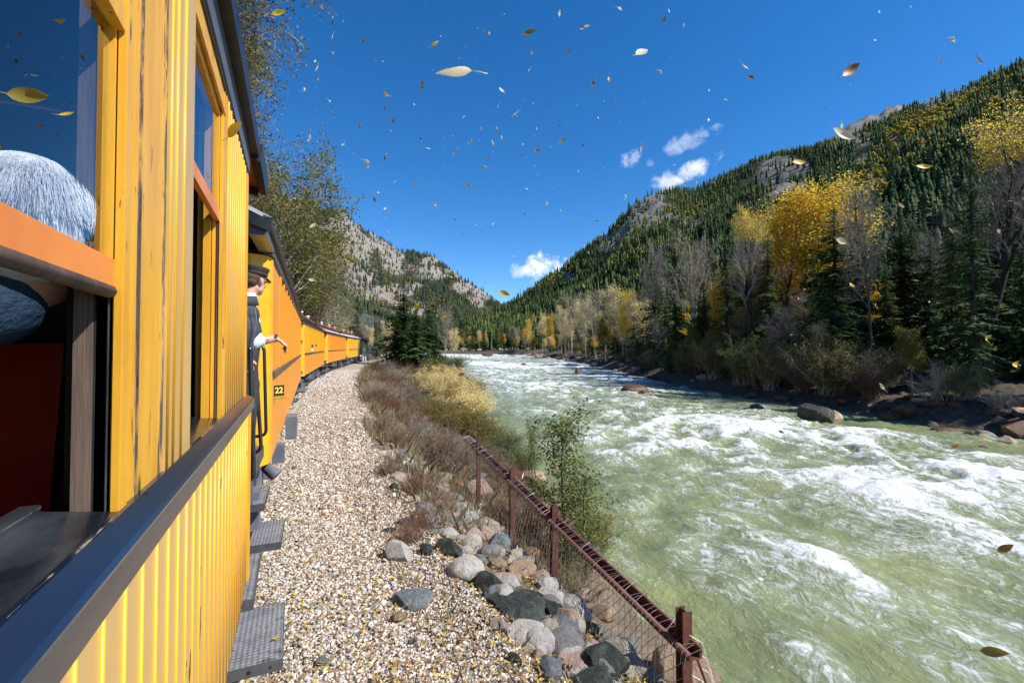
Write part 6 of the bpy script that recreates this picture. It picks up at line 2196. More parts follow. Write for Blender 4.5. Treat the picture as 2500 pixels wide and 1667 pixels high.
# ------------------------------------------------------------ rocks
def rock_mat(name, cols, speck=None, band=None):
    m, t = base_mat(name, cols[0], .85, 0, .25)
    tc = t.n('TexCoord')
    f = t.noise(1.6, 9, .68, vec=tc.outputs['Object'], dist=.5)
    c = t.ramp(f, [(.3, cols[0]), (.5, cols[1]), (.68, cols[2])])
    if band:
        w = t.n('TexWave', Scale=2.2, Distortion=5.0, Detail=4.0); t.l(tc.outputs['Object'], w.inputs['Vector'])
        c = t.mix(t.ramp(w.outputs['Fac'], [(.55, 0), (.75, .75)]), c, band)
    g = t.noise(14, 6, .75, vec=tc.outputs['Object'])
    c = t.mix(t.ramp(g, [(.60, 0), (.68, .6)]), c, speck or tuple(x * .25 for x in cols[0]))
    t.l(c, t.b.inputs['Base Color'])
    a = t.n('Math', operation='MULTIPLY_ADD'); t.l(g, a.inputs[0]); a.inputs[1].default_value = .4; t.l(f, a.inputs[2])
    t.bump(a.outputs[0], 1.0, .09)
    return m


RM = dict(
    white=rock_mat('white_stone', ((.42, .38, .33), (.62, .58, .53), (.70, .67, .62)), (.10, .08, .07)),
    cream=rock_mat('cream_stone', ((.36, .31, .25), (.52, .46, .38), (.62, .56, .47))),
    tan=rock_mat('tan_stone', ((.30, .20, .13), (.44, .31, .21), (.52, .40, .29))),
    pink=rock_mat('pink_granite', ((.40, .25, .20), (.52, .38, .32), (.60, .48, .42)), (.2, .12, .1)),
    red=rock_mat('brick_red_granite', ((.30, .12, .08), (.42, .20, .14), (.46, .27, .2)), (.12, .05, .04)),
    grey=rock_mat('grey_stone', ((.17, .17, .16), (.27, .27, .26), (.36, .35, .33))),
    blue=rock_mat('blue_grey_slate', ((.12, .14, .16), (.22, .25, .27), (.34, .37, .38)), (.5, .5, .5)),
    dark=rock_mat('dark_green_schist', ((.020, .025, .023), (.05, .06, .054), (.12, .135, .12)), (.24, .25, .23)),
    orange=rock_mat('orange_striped_stone', ((.34, .30, .25), (.50, .45, .38), (.56, .50, .42)), None, (.50, .20, .06)),
    wet=rock_mat('wet_brown_boulder', ((.05, .028, .018), (.13, .065, .035), (.20, .11, .06))),
    wetgrey=rock_mat('damp_grey_boulder', ((.03, .03, .03), (.075, .068, .06), (.15, .125, .10))),
)
for k in ('wet',):
    RM[k].node_tree.nodes['Principled BSDF'].inputs['Roughness'].default_value = .35


def rock_mesh(seed, kind, sub=4):
    """round = river cobble, block = angular, slab = flat angular."""
    bm = bmesh.new()
    bmesh.ops.create_icosphere(bm, subdivisions=sub, radius=1.0)
    rng = random.Random(seed)
    co = np.array([v.co[:] for v in bm.verts])
    n = co / np.linalg.norm(co, axis=1, keepdims=True)
    r = 1 + .16 * fbm(n[:, 0] * 1.3 + seed, n[:, 1] * 1.3, n[:, 2] * 1.3, oct=3, seed=seed)
    if kind == 'round':
        co = n * r[:, None] * np.array([1, .82, .66])
        cuts, soft = 6, .86
    elif kind == 'block':
        co = n * (r * 1.25)[:, None] * np.array([1, .85, .75]); cuts, soft = 20, .60
    else:
        co = n * (r * 1.3)[:, None] * np.array([1.1, .8, .42]); cuts, soft = 18, .62
    for c in range(cuts):
        d = np.array([rng.gauss(0, 1), rng.gauss(0, 1), rng.gauss(.1, .8)]); d /= np.linalg.norm(d)
        lim = np.max(co @ d) * rng.uniform(soft, .95)
        over = np.clip(co @ d - lim, 0, None)
        co = co - over[:, None] * d[None] * (.95 if kind != 'round' else .7)
    co = co * (1 + .035 * fbm(n[:, 0] * 5, n[:, 1] * 5, n[:, 2] * 5, oct=3, seed=seed + 5)[:, None])
    for v, p in zip(bm.verts, co):
        v.co = p
    me = bpy.data.meshes.new('rock')
    bm.to_mesh(me); bm.free()
    me.polygons.foreach_set('use_smooth', [True] * len(me.polygons))
    if kind != 'round':
        me.set_sharp_from_angle(angle=R(14))
    w = max(abs(co[:, 0].max()), abs(co[:, 0].min()))
    me['w'] = float(w)
    return me


ROCK_ME = {k: [rock_mesh(i * 7 + j, k) for i in range(4)] for j, k in enumerate(('round', 'block', 'slab'))}
_rock_cache = {}
def rock(kind, mat, loc, r, rz, label, group=None, name=None, tilt=0.0, variant=0, aspect=1.0):
    key = (kind, mat, variant % 4)
    if key not in _rock_cache:
        me = ROCK_ME[kind][variant % 4].copy()
        me.materials.clear(); me.materials.append(RM[mat]); _rock_cache[key] = me
    me = _rock_cache[key]
    o = link(name or ('boulder' if r > .22 else 'stone'), me)
    o.location = loc
    o.rotation_euler = (tilt, tilt * .6, rz)
    o.scale = (r, r * aspect, r * aspect * (.72 if kind == 'slab' else 1))
    return tag(o, label, 'boulder' if r > .22 else 'stone', group)


def rock_px(px, py, w, kind, mat, label, rot=0.0, tilt=.1, variant=None, aspect=1.0, sink=.35, group='rocks beside the fence'):
    p = hit(px, py + w * .30)
    cz = proj(p)[2]
    r = w * .5 / F * math.hypot(cz, p.x * math.cos(YAW) - p.y * math.sin(YAW)) * 1.04
    hz = r * (.62 if kind == 'round' else .5 if kind == 'block' else .3)
    # slide the rock along the ground so that its centre meets the pixel
    q = hit(px, py + w * .18)
    rz = rot - YAW
    return rock(kind, mat, (q.x, q.y, gz(q.x, q.y) + hz * (1 - sink)), r, rz, label, group, tilt=tilt, variant=int(px + py) if variant is None else variant, aspect=aspect)


RK = [(1078, 1132, 66, 'block', 'cream', 'pale tan angular boulder at the edge of the grey brush'), (1031, 1172, 24, 'block', 'tan', 'small orange stone below the brown brush'),
      (1073, 1163, 58, 'slab', 'tan', 'brown reddish slab below the pale tan boulder'), (1072, 1186, 44, 'slab', 'pink', 'pinkish grey slab under the brown slab'),
      (1118, 1185, 28, 'round', 'red', 'small red and white rounded stone'), (1097, 1215, 66, 'slab', 'blue', 'long blue grey slab left of the pink boulder'),
      (1180, 1204, 72, 'block', 'pink', 'large pink boulder under the far wire mesh'), (1169, 1166, 38, 'block', 'blue', 'blue grey block behind the pink boulder'),
      (1129, 1243, 36, 'block', 'white', 'pale angular stone below the blue slab'), (1154, 1266, 36, 'block', 'white', 'white upright stone in the middle of the pile'),
      (1124, 1272, 46, 'slab', 'grey', 'grey green flat slab left of the white upright stone'), (1205, 1293, 42, 'block', 'pink', 'pink and white stone near the mesh'),
      (1065, 1294, 38, 'block', 'grey', 'grey angular stone left of the cream stones'), (1096, 1305, 42, 'round', 'white', 'whitish stone beside the grey angular one'),
      (1127, 1316, 28, 'round', 'cream', 'small cream cobble between two whitish stones'), (1167, 1309, 36, 'round', 'cream', 'cream oval cobble left of the blue grey cobble'),
      (1150, 1331, 48, 'round', 'cream', 'squarish pale cobble below the cream oval'), (1222, 1319, 30, 'round', 'grey', 'grey cobble right of the cream oval'),
      (1250, 1330, 36, 'block', 'pink', 'orange pink upright stone by the mesh'), (1197, 1350, 54, 'round', 'grey', 'smooth grey round cobble in the centre of the pile'),
      (1099, 1345, 60, 'block', 'dark', 'dark green layered rock left of the pale cobbles'), (1171, 1370, 38, 'round', 'grey', 'grey green cobble under the smooth grey one'),
      (1216, 1379, 44, 'round', 'tan', 'tan cobble half in the rail shadow'), (1294, 1354, 50, 'round', 'red', 'brick red granite boulder behind the mesh'),
      (1277, 1390, 70, 'round', 'tan', 'large tan round boulder behind the wire mesh'), (1139, 1394, 92, 'round', 'white', 'biggest white boulder at the edge of the gravel'),
      (1222, 1412, 32, 'round', 'dark', 'dark round cobble below the tan one'), (1200, 1436, 74, 'block', 'dark', 'dark green angular rock above the long slab'),
      (1262, 1474, 128, 'slab', 'dark', 'longest dark slab lying across the slope'), (1345, 1474, 50, 'round', 'grey', 'grey rounded rock at the right end of the long slab'),
      (1308, 1418, 40, 'round', 'tan', 'brown cobble under the large tan boulder'), (1336, 1520, 38, 'block', 'grey', 'narrow tan grey stone beside the striped one'),
      (1392, 1518, 70, 'block', 'orange', 'orange striped cream block against the mesh'), (1286, 1541, 84, 'round', 'white', 'smooth white boulder with a dark shadow on its right'),
      (1222, 1534, 46, 'block', 'cream', 'small pale block left of the smooth white boulder'), (1381, 1580, 98, 'round', 'grey', 'big grey rounded boulder in the lower pile'),
      (1482, 1622, 110, 'block', 'dark', 'dark rock with rusty patches at the bottom of the fence'), (1345, 1640, 70, 'block', 'blue', 'blue grey split rock at the bottom of the view'),
      (1440, 1658, 110, 'slab', 'dark', 'dark slab cut by the bottom edge'), (978, 1354, 64, 'block', 'white', 'white stone with black specks alone on the gravel'),
      (1012, 1456, 80, 'slab', 'blue', 'flat greenish slab sunk in the gravel'), (952, 1293, 34, 'slab', 'dark', 'thin dark stone on the gravel above the speckled one'),
      (962, 1192, 26, 'block', 'dark', 'small black stone at the gravel edge'), (925, 1090, 34, 'slab', 'grey', 'pale broken slab at the gravel edge by the brush'),
      (990, 1272, 40, 'slab', 'grey', 'grey flat stone right of the thin dark one'), (1040, 1345, 40, 'block', 'dark', 'dark mossy stone below the red brush'),
      (1210, 1250, 34, 'block', 'dark', 'black stone in the shade under the pink boulder'), (1235, 1245, 26, 'round', 'grey', 'grey pebble sized rock beside the black one'),
      (1180, 1240, 26, 'round', 'cream', 'small cream stone under the pink boulder'), (785, 1620, 30, 'round', 'grey', 'grey cobble on the gravel near the bottom'),
      (972, 1510, 34, 'round', 'tan', 'tan cobble on the gravel below the flat slab'), (1258, 1610, 34, 'block', 'dark', 'dark shard near the bottom of the pile')]
for i, (px, py, w, kind, mat, lb) in enumerate(RK):
    if kind == 'round' and i % 3 == 0: kind = 'block'
    rock_px(px, py, w, kind, mat, lb, rot=(i * 1.7 % 1.2) - .6, tilt=((i * .37) % .5) - .2)
r_ = random.Random(90)
for i in range(270):
    t = r_.random()
    y = 2.3 + 9.5 * t
    x = float(track(y)) + r_.uniform(1.9, 3.3)
    z = gz(x, y)
    s = r_.uniform(.04, .17)
    k = r_.choice(['round', 'block', 'slab', 'block', 'block'])
    mt = r_.choice(['grey', 'white', 'cream', 'pink', 'blue', 'dark', 'white', 'cream', 'white'])
    rock(k, mt, (x, y, z + s * .25), s, r_.uniform(0, 6.28), '%s %s %s stone filling the rock pile %s' % ('fist sized' if s < .07 else 'small' if s < .11 else 'larger', mt, {'round': 'rounded', 'block': 'angular', 'slab': 'flat'}[k], 'close to the near fence post' if y < 4.5 else 'beside the middle of the fence' if y < 7.5 else 'toward the far end of the fence'), 'small stones of the rock pile', variant=r_.randint(0, 3), tilt=r_.uniform(-.3, .3))
# foot of the bank outside the fence
for i, (px, py, w, kind, mat, lb) in enumerate([(1690, 1650, 150, 'block', 'tan', 'large brown boulder at the water beyond the near post'), (1478, 1500, 60, 'block', 'tan', 'tan rock seen through the mesh below the rail'), (1530, 1580, 60, 'block', 'grey', 'grey rock behind the mesh beside the near post'),
                                                (1420, 1450, 50, 'block', 'tan', 'brown rock behind the mesh under the rail'), (1300, 1240, 40, 'block', 'blue', 'blue grey rock beyond the far fence posts')]):
    rock_px(px, py, w, kind, mat, lb, group='rocks at the foot of the bank')


# boulders standing in the river
def river_rock(px, py, w, kind, mat, lb, asp=1.0, up=.1, var=0):
    p = hit(px, py)
    cz = proj(p)[2]
    dist = math.hypot(p.x, p.y)
    r = w * .5 / F * cz * 1.05
    return rock(kind, mat, (p.x, p.y, float(water_z(p.y)) + up * r), r, -YAW + var * .3, lb, 'boulders in the river', tilt=.08, variant=var, aspect=asp)


river_rock(1990, 1030, 84, 'block', 'wetgrey', 'largest boulder in the river, coloured dark for its shaded left side', .8, .38, 1)  # dark grey puts the boulder's shaded left side into the colour
river_rock(2030, 1030, 60, 'block', 'tan', 'tan stone added as the sunlit right facet of the largest river boulder', .75, .22, 2)  # second stone added in tan for the sunlit facet of that boulder
river_rock(1548, 957, 70, 'round', 'wet', 'rounded reddish boulder with water sliding over it', .9, -.05, 0)
river_rock(1578, 963, 44, 'slab', 'wet', 'low flat rock right of the rounded reddish boulder', .8, .2, 1)
river_rock(1172, 944, 34, 'round', 'wet', 'brown low boulder near the left bank', .8, .1, 2)
river_rock(2172, 1024, 56, 'block', 'wet', 'rusty brown boulder in calm water at the right', .7, .2, 3)
river_rock(1850, 1000, 30, 'block', 'wet', 'small brown rock upstream of the largest boulder', .8, .2, 0)
river_rock(2485, 1058, 90, 'block', 'wet', 'rust orange rock at the right edge of the water', .7, .25, 2)
river_rock(2400, 1096, 30, 'round', 'wet', 'small wet rock barely above the water at right', .8, .0, 1)
river_rock(1552, 915, 26, 'block', 'wet', 'dark red rock close to the right bank thicket', .9, .3, 2)
river_rock(1592, 921, 30, 'slab', 'wetgrey', 'low dark rock at the thicket edge', .8, .3, 1)
river_rock(1315, 876, 24, 'block', 'tan', 'pale tan rock upstream near the right bank', .9, .5, 3)
river_rock(1278, 892, 14, 'round', 'wet', 'small dark rock in the upper rapids', .8, .3, 0)
river_rock(1262, 890, 10, 'round', 'wet', 'tiny dark rock beside another in the upper rapids', .8, .3, 1)
river_rock(1190, 870, 26, 'slab', 'wetgrey', 'low dark rock far up the river', .8, .35, 1)
river_rock(1212, 884, 20, 'slab', 'wet', 'flat wet rock far up the river', .8, .15, 2)
for i in range(120):
    y = 3 + 165 * r_.random() ** 1.3
    x = float(xr(y)) + r_.uniform(-1.6, 2.6)
    s = r_.uniform(.2, .62) * (1 + y / 160)
    k, mt = r_.choice(['block', 'round', 'slab']), r_.choice(['wet', 'wetgrey', 'wet', 'tan', 'grey'])
    px = proj((x, y, 0))[0]
    rock(k, mt, (x, y, max(gz(x, y), float(water_z(y)) - .12) + s * .12), s, r_.uniform(0, 6.28),
         '%s %s rock in the right bank edge %s' % ({'wet': 'rusty brown', 'wetgrey': 'dark grey'}.get(mt, mt), {'round': 'rounded', 'block': 'angular', 'slab': 'flat'}[k], 'at the right side of the view' if px > 2150 else 'near the largest river boulder' if px > 1850 else 'below the willow thicket' if px > 1560 else 'toward the upper river'), 'rocks lining the right bank', variant=r_.randint(0, 3), tilt=r_.uniform(-.2, .2), aspect=r_.uniform(.7, 1))
for i in range(70):
    px = r_.uniform(2120, 2640)
    y = r_.uniform(1.5, 17)
    x = float(xr(y)) + r_.uniform(-1.2, 4.5)
    s_ = r_.uniform(.18, .6)
    k, mt = r_.choice(['block', 'slab', 'round']), r_.choice(['wet', 'wetgrey', 'wetgrey', 'grey', 'tan'])
    rock(k, mt, (x, y, max(gz(x, y), float(water_z(y)) - .1) + s_ * .15), s_, r_.uniform(0, 6), '%s %s rock on the stony shore at the right edge' % ({'wet': 'rusty brown', 'wetgrey': 'dark grey'}.get(mt, mt), {'round': 'rounded', 'block': 'angular', 'slab': 'flat'}[k]), 'rocks lining the right bank', variant=i % 4, tilt=r_.uniform(-.2, .2), aspect=.8)
river_rock(2378, 948, 52, 'block', 'grey', 'light grey boulder on the right shore behind the bare bush', .95, .9, 1)
for i in range(46):
    px = r_.uniform(1090, 1330)
    p = at(px, 858, r_.uniform(204, 209))
    s = r_.uniform(.5, 1.2)
    rock('block', r_.choice(['wetgrey', 'grey', 'tan']), (p.x, p.y, gz(p.x, p.y) + s * .1), s, r_.uniform(0, 6), 'rock on the shore across the far bend', 'rocks across the far bend', variant=r_.randint(0, 3))
for i in range(26):
    y = r_.uniform(6, 60)
    x = float(xl(y)) + r_.uniform(-.7, .4)
    s = r_.uniform(.12, .4)
    rock(r_.choice(['block', 'round']), r_.choice(['wet', 'grey', 'tan']), (x, y, float(water_z(y)) + s * .1), s, r_.uniform(0, 6), 'rock at the waters edge of the left bank', 'rocks lining the left bank', variant=r_.randint(0, 3))


# ------------------------------------------------------------ ballast pebbles, fallen leaves
def pebbles():
    rng = np.random.default_rng(91)
    bm = bmesh.new(); bmesh.ops.create_icosphere(bm, subdivisions=1, radius=1.0)
    iv = np.array([v.co[:] for v in bm.verts]); bm.verts.index_update()
    fi = np.array([[v.index for v in f.verts] for f in bm.faces]); bm.free()
    M_peb = island_mat('ballast_pebbles', [(0, (.08, .07, .06)), (.12, (.40, .32, .25)), (.26, (.66, .58, .50)), (.40, (.38, .36, .34)), (.52, (.74, .68, .60)), (.66, (.50, .34, .24)), (.78, (.62, .55, .48)), (.9, (.36, .37, .36)), (1, (.80, .76, .70))], .8, 0, .25, bump=40)
    xs, ys, ss = [], [], []
    for y0, y1, dens, s0, s1 in ((1.7, 4.2, 2600, .008, .020), (4.2, 7, 1700, .010, .023), (7, 12, 700, .015, .030), (12, 24, 230, .022, .040), (24, 50, 60, .035, .06)):
        n = int((y1 - y0) * 3.4 * dens)
        y = rng.uniform(y0, y1, n); q = rng.uniform(-.9, 2.5, n)
        keep = rng.uniform(0, 1, n) < np.clip((np.where(y > 16, 2.5, 2.1) + .35 * fbm(q * 0 + y * 1.2, y * .7, seed=5) - q) / .45, 0, 1)
        y, q = y[keep], q[keep]
        xs.append(track(y) + q); ys.append(y); ss.append(rng.uniform(s0, s1, len(y)) * (1 + .9 * (rng.uniform(0, 1, len(y)) > .96)))
    x, y, s = map(np.concatenate, (xs, ys, ss))
    n = len(x)
    z = terrain(x, y) + s * rng.uniform(.0, .5, n)
    a = rng.uniform(0, 6.28, n); ca, sa = np.cos(a), np.sin(a)
    V = iv[None] * (1 + rng.uniform(-.34, .34, (n, len(iv), 1)))
    V = V * s[:, None, None] * np.stack([np.ones(n), rng.uniform(.55, .95, n), rng.uniform(.35, .7, n)], -1)[:, None, :]
    t = rng.normal(0, .35, n); ct, st = np.cos(t), np.sin(t)
    Y1 = V[..., 1] * ct[:, None] - V[..., 2] * st[:, None]; Z1 = V[..., 1] * st[:, None] + V[..., 2] * ct[:, None]
    X2 = V[..., 0] * ca[:, None] - Y1 * sa[:, None]; Y2 = V[..., 0] * sa[:, None] + Y1 * ca[:, None]
    V = np.stack([X2 + x[:, None], Y2 + y[:, None], Z1 + z[:, None]], -1)
    Fc = (np.arange(n)[:, None, None] * len(iv) + fi[None]).reshape(-1, 3)
    tag(link('ballast_gravel', np_mesh('ballast_gravel', V.reshape(-1, 3), Fc, M_peb, False)), 'pale mixed gravel ballast beside the coaches', 'gravel', kind='stuff')
    # fallen leaves
    n = 36000
    y = 1.8 + 28 * rng.uniform(0, 1, n) ** 1.7; q = rng.uniform(-.5, 3.2, n)
    x = track(y) + q
    P = np.stack([x, y, terrain(x, y) + rng.uniform(.022, .048, n)], -1)
    aa = rng.uniform(0, 6.28, n)
    d = np.stack([np.cos(aa), np.sin(aa), rng.normal(0, .25, n)], -1)
    b = np.stack([-np.sin(aa), np.cos(aa), rng.normal(0, .35, n)], -1)
    s = rng.uniform(.022, .05, (n, 1))
    V = np.stack([P, P + d * s * .5 + b * s * .22 + [0, 0, .004], P + d * s, P + d * s * .5 - b * s * .22], 1).reshape(-1, 3)
    i = np.arange(n)[:, None] * 4
    M_fl = island_mat('fallen_leaves', [(0, (.24, .11, .04)), (.3, (.36, .20, .07)), (.5, (.60, .42, .06)), (.65, (.66, .52, .10)), (.8, (.22, .12, .06)), (1, (.42, .32, .12))], .7, .2)
    tag(link('fallen_leaves', np_mesh('fallen_leaves', V, np.concatenate([i, i + 1, i + 2, i + 3], 1), M_fl)), 'yellow and brown leaves scattered over the gravel', 'leaves', kind='stuff')


pebbles()


# ------------------------------------------------------------ fence
def fence():
    A, B = at(1650, 1572, 3.75), at(1134, 1070, 11.7)
    root = empty('rusty_fence', A)
    tag(root, 'rust red steel post and rail fence with sagging wire mesh', 'fence')
    off = Vector(A)
    d = (B - A).normalized(); L = (B - A).length
    side = Vector((d.y, -d.x, 0)).normalized()           # outwards, to the river
    if side.x < 0: side = -side
    E = A - d * .15
    part(MB().tube([E, A.lerp(B, .5), B], .030, 10), 'front_rail', M_rust, root, off, smooth=True)
    o2 = side * .115 + Vector((0, 0, .005))
    part(MB().bar(E + o2, B + o2, .02, .085), 'rear_rail', M_rust, root, off)
    part(MB().bar(E + side * .055 + Vector((0, 0, -.035)), B + side * .055 + Vector((0, 0, -.035)), .10, .008), 'channel_web', M_rust, root, off)
    # H section posts where the photo shows them
    for px in (1650, 1340, 1240, 1160):
        lo, hi = 0.0, 1.0
        for _ in range(40):
            m = (lo + hi) / 2
            if proj(A.lerp(B, m))[0] > px: lo = m
            else: hi = m
        p = A.lerp(B, (lo + hi) / 2) + side * .075
        top, bot = p.z + (.26 if px == 1650 else .20), gz(p.x, p.y) - .3
        mb = MB()
        w = .085
        c, s = Vector((d.x, d.y, 0)).normalized(), side
        for (o_, a, b) in ((0, w * .1, w), (-1, w, .008), (1, w, .008)):
            q = p + c * (o_ * w * .5)
            aa, bb = (.004, w / 2) if o_ else (w / 2, .004)
            vs = []
            for z in (bot, top):
                for i, j in ((-1, -1), (1, -1), (1, 1), (-1, 1)):
                    r = q + c * (i * aa) + s * (j * bb)
                    vs.append((r.x, r.y, z))
            mb.add(vs, [(0, 3, 2, 1), (4, 5, 6, 7), (0, 1, 5, 4), (1, 2, 6, 5), (2, 3, 7, 6), (3, 0, 4, 7)])
        part(mb, 'post', M_rust, root, off)
    # wire mesh: two families of crossing wires on a sagging sheet
    Mw = worn('galvanised_wire', (.42, .41, .39), (.26, .23, .20), 20, .45, 0, .001, metal=.4)
    def sheet(u, v):
        p = A.lerp(B, u)
        sag = .05 * math.sin(u * 21) + .04 * math.sin(u * 47 + 2)
        inn = -(.10 + .42 * v ** 1.1 + (sag + .02 * math.sin(v * 9 + u * 30)) * v)
        dn = -.80 * v - .03 * math.sin(u * 33) * v
        return p + side * inn + Vector((0, 0, dn + .02)) + d * (.02 * math.sin(v * 7 + u * 50))
    mb = MB()
    N = int(L / .10)
    for k in range(-6, N + 6):
        for sg in (1, -1):
            pts = []
            for j in range(12):
                v = j / 11
                u = (k + sg * v * 5.5) / N
                if -.06 <= u <= 1.0:
                    q = sheet(u, v)
                    q = q + side * (.004 * ((j + k) % 2) * sg)
                    pts.append(q)
            if len(pts) > 1:
                mb.tube(pts, .0030, 3, cap=False)
    part(mb, 'wire_mesh', Mw, root, off, fix=False)['kind'] = 'stuff'
    # mesh top wrapped over the channel: short cross ties and springy ends
    rng = random.Random(7)
    mb = MB()
    k = -.02
    while k < 1.0:
        p = A.lerp(B, k)
        q = A.lerp(B, k + rng.uniform(-.006, .012))
        top = Vector((0, 0, .034 + rng.uniform(0, .012)))
        mb.tube([p - side * .05 + Vector((0, 0, -.06)), p - side * .034 + Vector((0, 0, .02)), p.lerp(q, .5) + side * .05 + top, q + side * .15 + Vector((0, 0, .04 + rng.uniform(0, .03))), q + side * .17 + Vector((0, 0, -.03))], .0030, 3, cap=False)
        k += .065 / L * rng.uniform(.7, 1.3)
    pts = [A.lerp(B, i / 60) + side * (.16 + .015 * math.sin(i * 1.7)) + Vector((0, 0, .05 + .012 * math.sin(i * 2.3))) for i in range(40)]
    mb.tube(pts, .0024, 4)
    part(mb, 'tie_wire', Mw, root, off, fix=False)['kind'] = 'stuff'
    # torn end of the mesh by the near post
    mb = MB()
    e = A + side * .12
    for k in range(10):
        a = e + Vector((0, 0, .12 - k * .12)) + side * (.03 * k)
        mb.tube([a - side * .1, a + side * .05 - d * .1 + Vector((0, 0, -.08)), a + side * .02 - d * .28 + Vector((0, 0, -.30))], .0014, 3, cap=False)
    part(mb, 'torn_mesh_end', Mw, root, off, fix=False)['kind'] = 'stuff'
    part(MB().tube([e + Vector((0, 0, .05)), e - d * .12 + side * .10 + Vector((0, 0, -.35)), e - d * .30 + side * .12 + Vector((0, 0, -.8))], .011, 6), 'rusty_cable', M_rust, root, off)


fence()


def old_rail():
    P = [hit(962, 930), hit(1022, 950), hit(1072, 966)]
    P = [p + Vector((0, 0, .55)) for p in P]
    r = empty('old_fence_rail', P[0])
    tag(r, 'dark fallen rail on short posts in the brush of the left bank', 'fence')
    off = P[0]
    part(MB().tube(P, .045, 7), 'rail', M_bark_dark, r, off)
    for p in (P[0], P[2] + Vector((.25, -.1, -.2))):
        part(MB().tube([p + Vector((0, 0, .25)), p + Vector((0, 0, -.9))], .07, 7), 'post', M_bark_dark, r, off)


old_rail()
for i, (a, b, lb) in enumerate([((1062, 884), (1098, 898), 'bleached driftwood log at the point of the left bank'), ((1055, 890), (1090, 903), 'second bleached log below the first on the left bank'),
                                ((915, 1105), (958, 1118), 'thin dead branch lying at the gravel edge'), ((775, 1157), (805, 1150), 'small dry stick on the gravel')]):
    pa, pb = hit(*a), hit(*b)
    r = .12 if i < 2 else .009
    o = MB().tube([pa + Vector((0, 0, r)), pa.lerp(pb, .5) + Vector((0, 0, r * 1.3)), pb + Vector((0, 0, r))], [r, r * .9, r * .6], 8).build('log' if i < 2 else 'stick', M_bark_pale, None, True)
    tag(o, lb, 'log' if i < 2 else 'branch')


# ------------------------------------------------------------ leaves in the wind
def leaf_mesh(name, mat, seed, w=.42, curl=.25, stem=.35):
    rng = random.Random(seed)
    vs, fs = [], []
    n = 7
    for i in range(n + 1):
        t = i / n
        x = t - .5
        hw = w * .5 * math.sin(math.pi * t ** .8) ** .9 + .004
        z = curl * (t - .5) ** 2 * 1.6 - curl * .2
        tw = (t - .5) * curl * 1.6
        for s in (-1, 0, 1):
            y = s * hw
            zz = z + abs(s) * hw * .38
            vs.append((x, y * math.cos(tw) - zz * math.sin(tw) * .5, zz * math.cos(tw) + y * math.sin(tw)))
    for i in range(n):
        for k in range(2):
            a = i * 3 + k
            fs.append((a, a + 1, a + 4, a + 3))
    mb = MB().add(vs, fs)
    e = Vector(vs[1])
    mb.tube([e, e + Vector((-stem * .5, .03, curl * .2)), e + Vector((-stem, .06, curl * .5))], [.018, .013, .016], 4)
    return mb.mesh(name, mat, True)


LM = {k: island_mat('wind_leaf_' + k, [(0, a), (1, b)], .45, .35, .4) for k, a, b in (('yellow', (.62, .42, .03), (.70, .50, .05)), ('olive', (.20, .17, .03), (.28, .24, .05)), ('cream', (.80, .74, .55), (.74, .70, .50)), ('brown', (.22, .11, .03), (.30, .17, .05)))}  # cream leaves hold the glint of the sun in their base colour
LEAF = {(k, v): leaf_mesh('leaf', LM[k], v, (.42, .36, .50)[v], (.25, .7, .1)[v], (.35, .5, .3)[v]) for k in LM for v in range(3)}


def leaf(px, py, size_px, cz, kind, v, rot, label, group='leaves blowing through the air'):
    p = at(px, py, cz)
    o = link('leaf', LEAF[(kind, v)])
    s = size_px / F * p.length / 1.25
    o.location = p; o.scale = (s, s, s)
    o.rotation_euler = rot
    return tag(o, label, 'leaf', group)


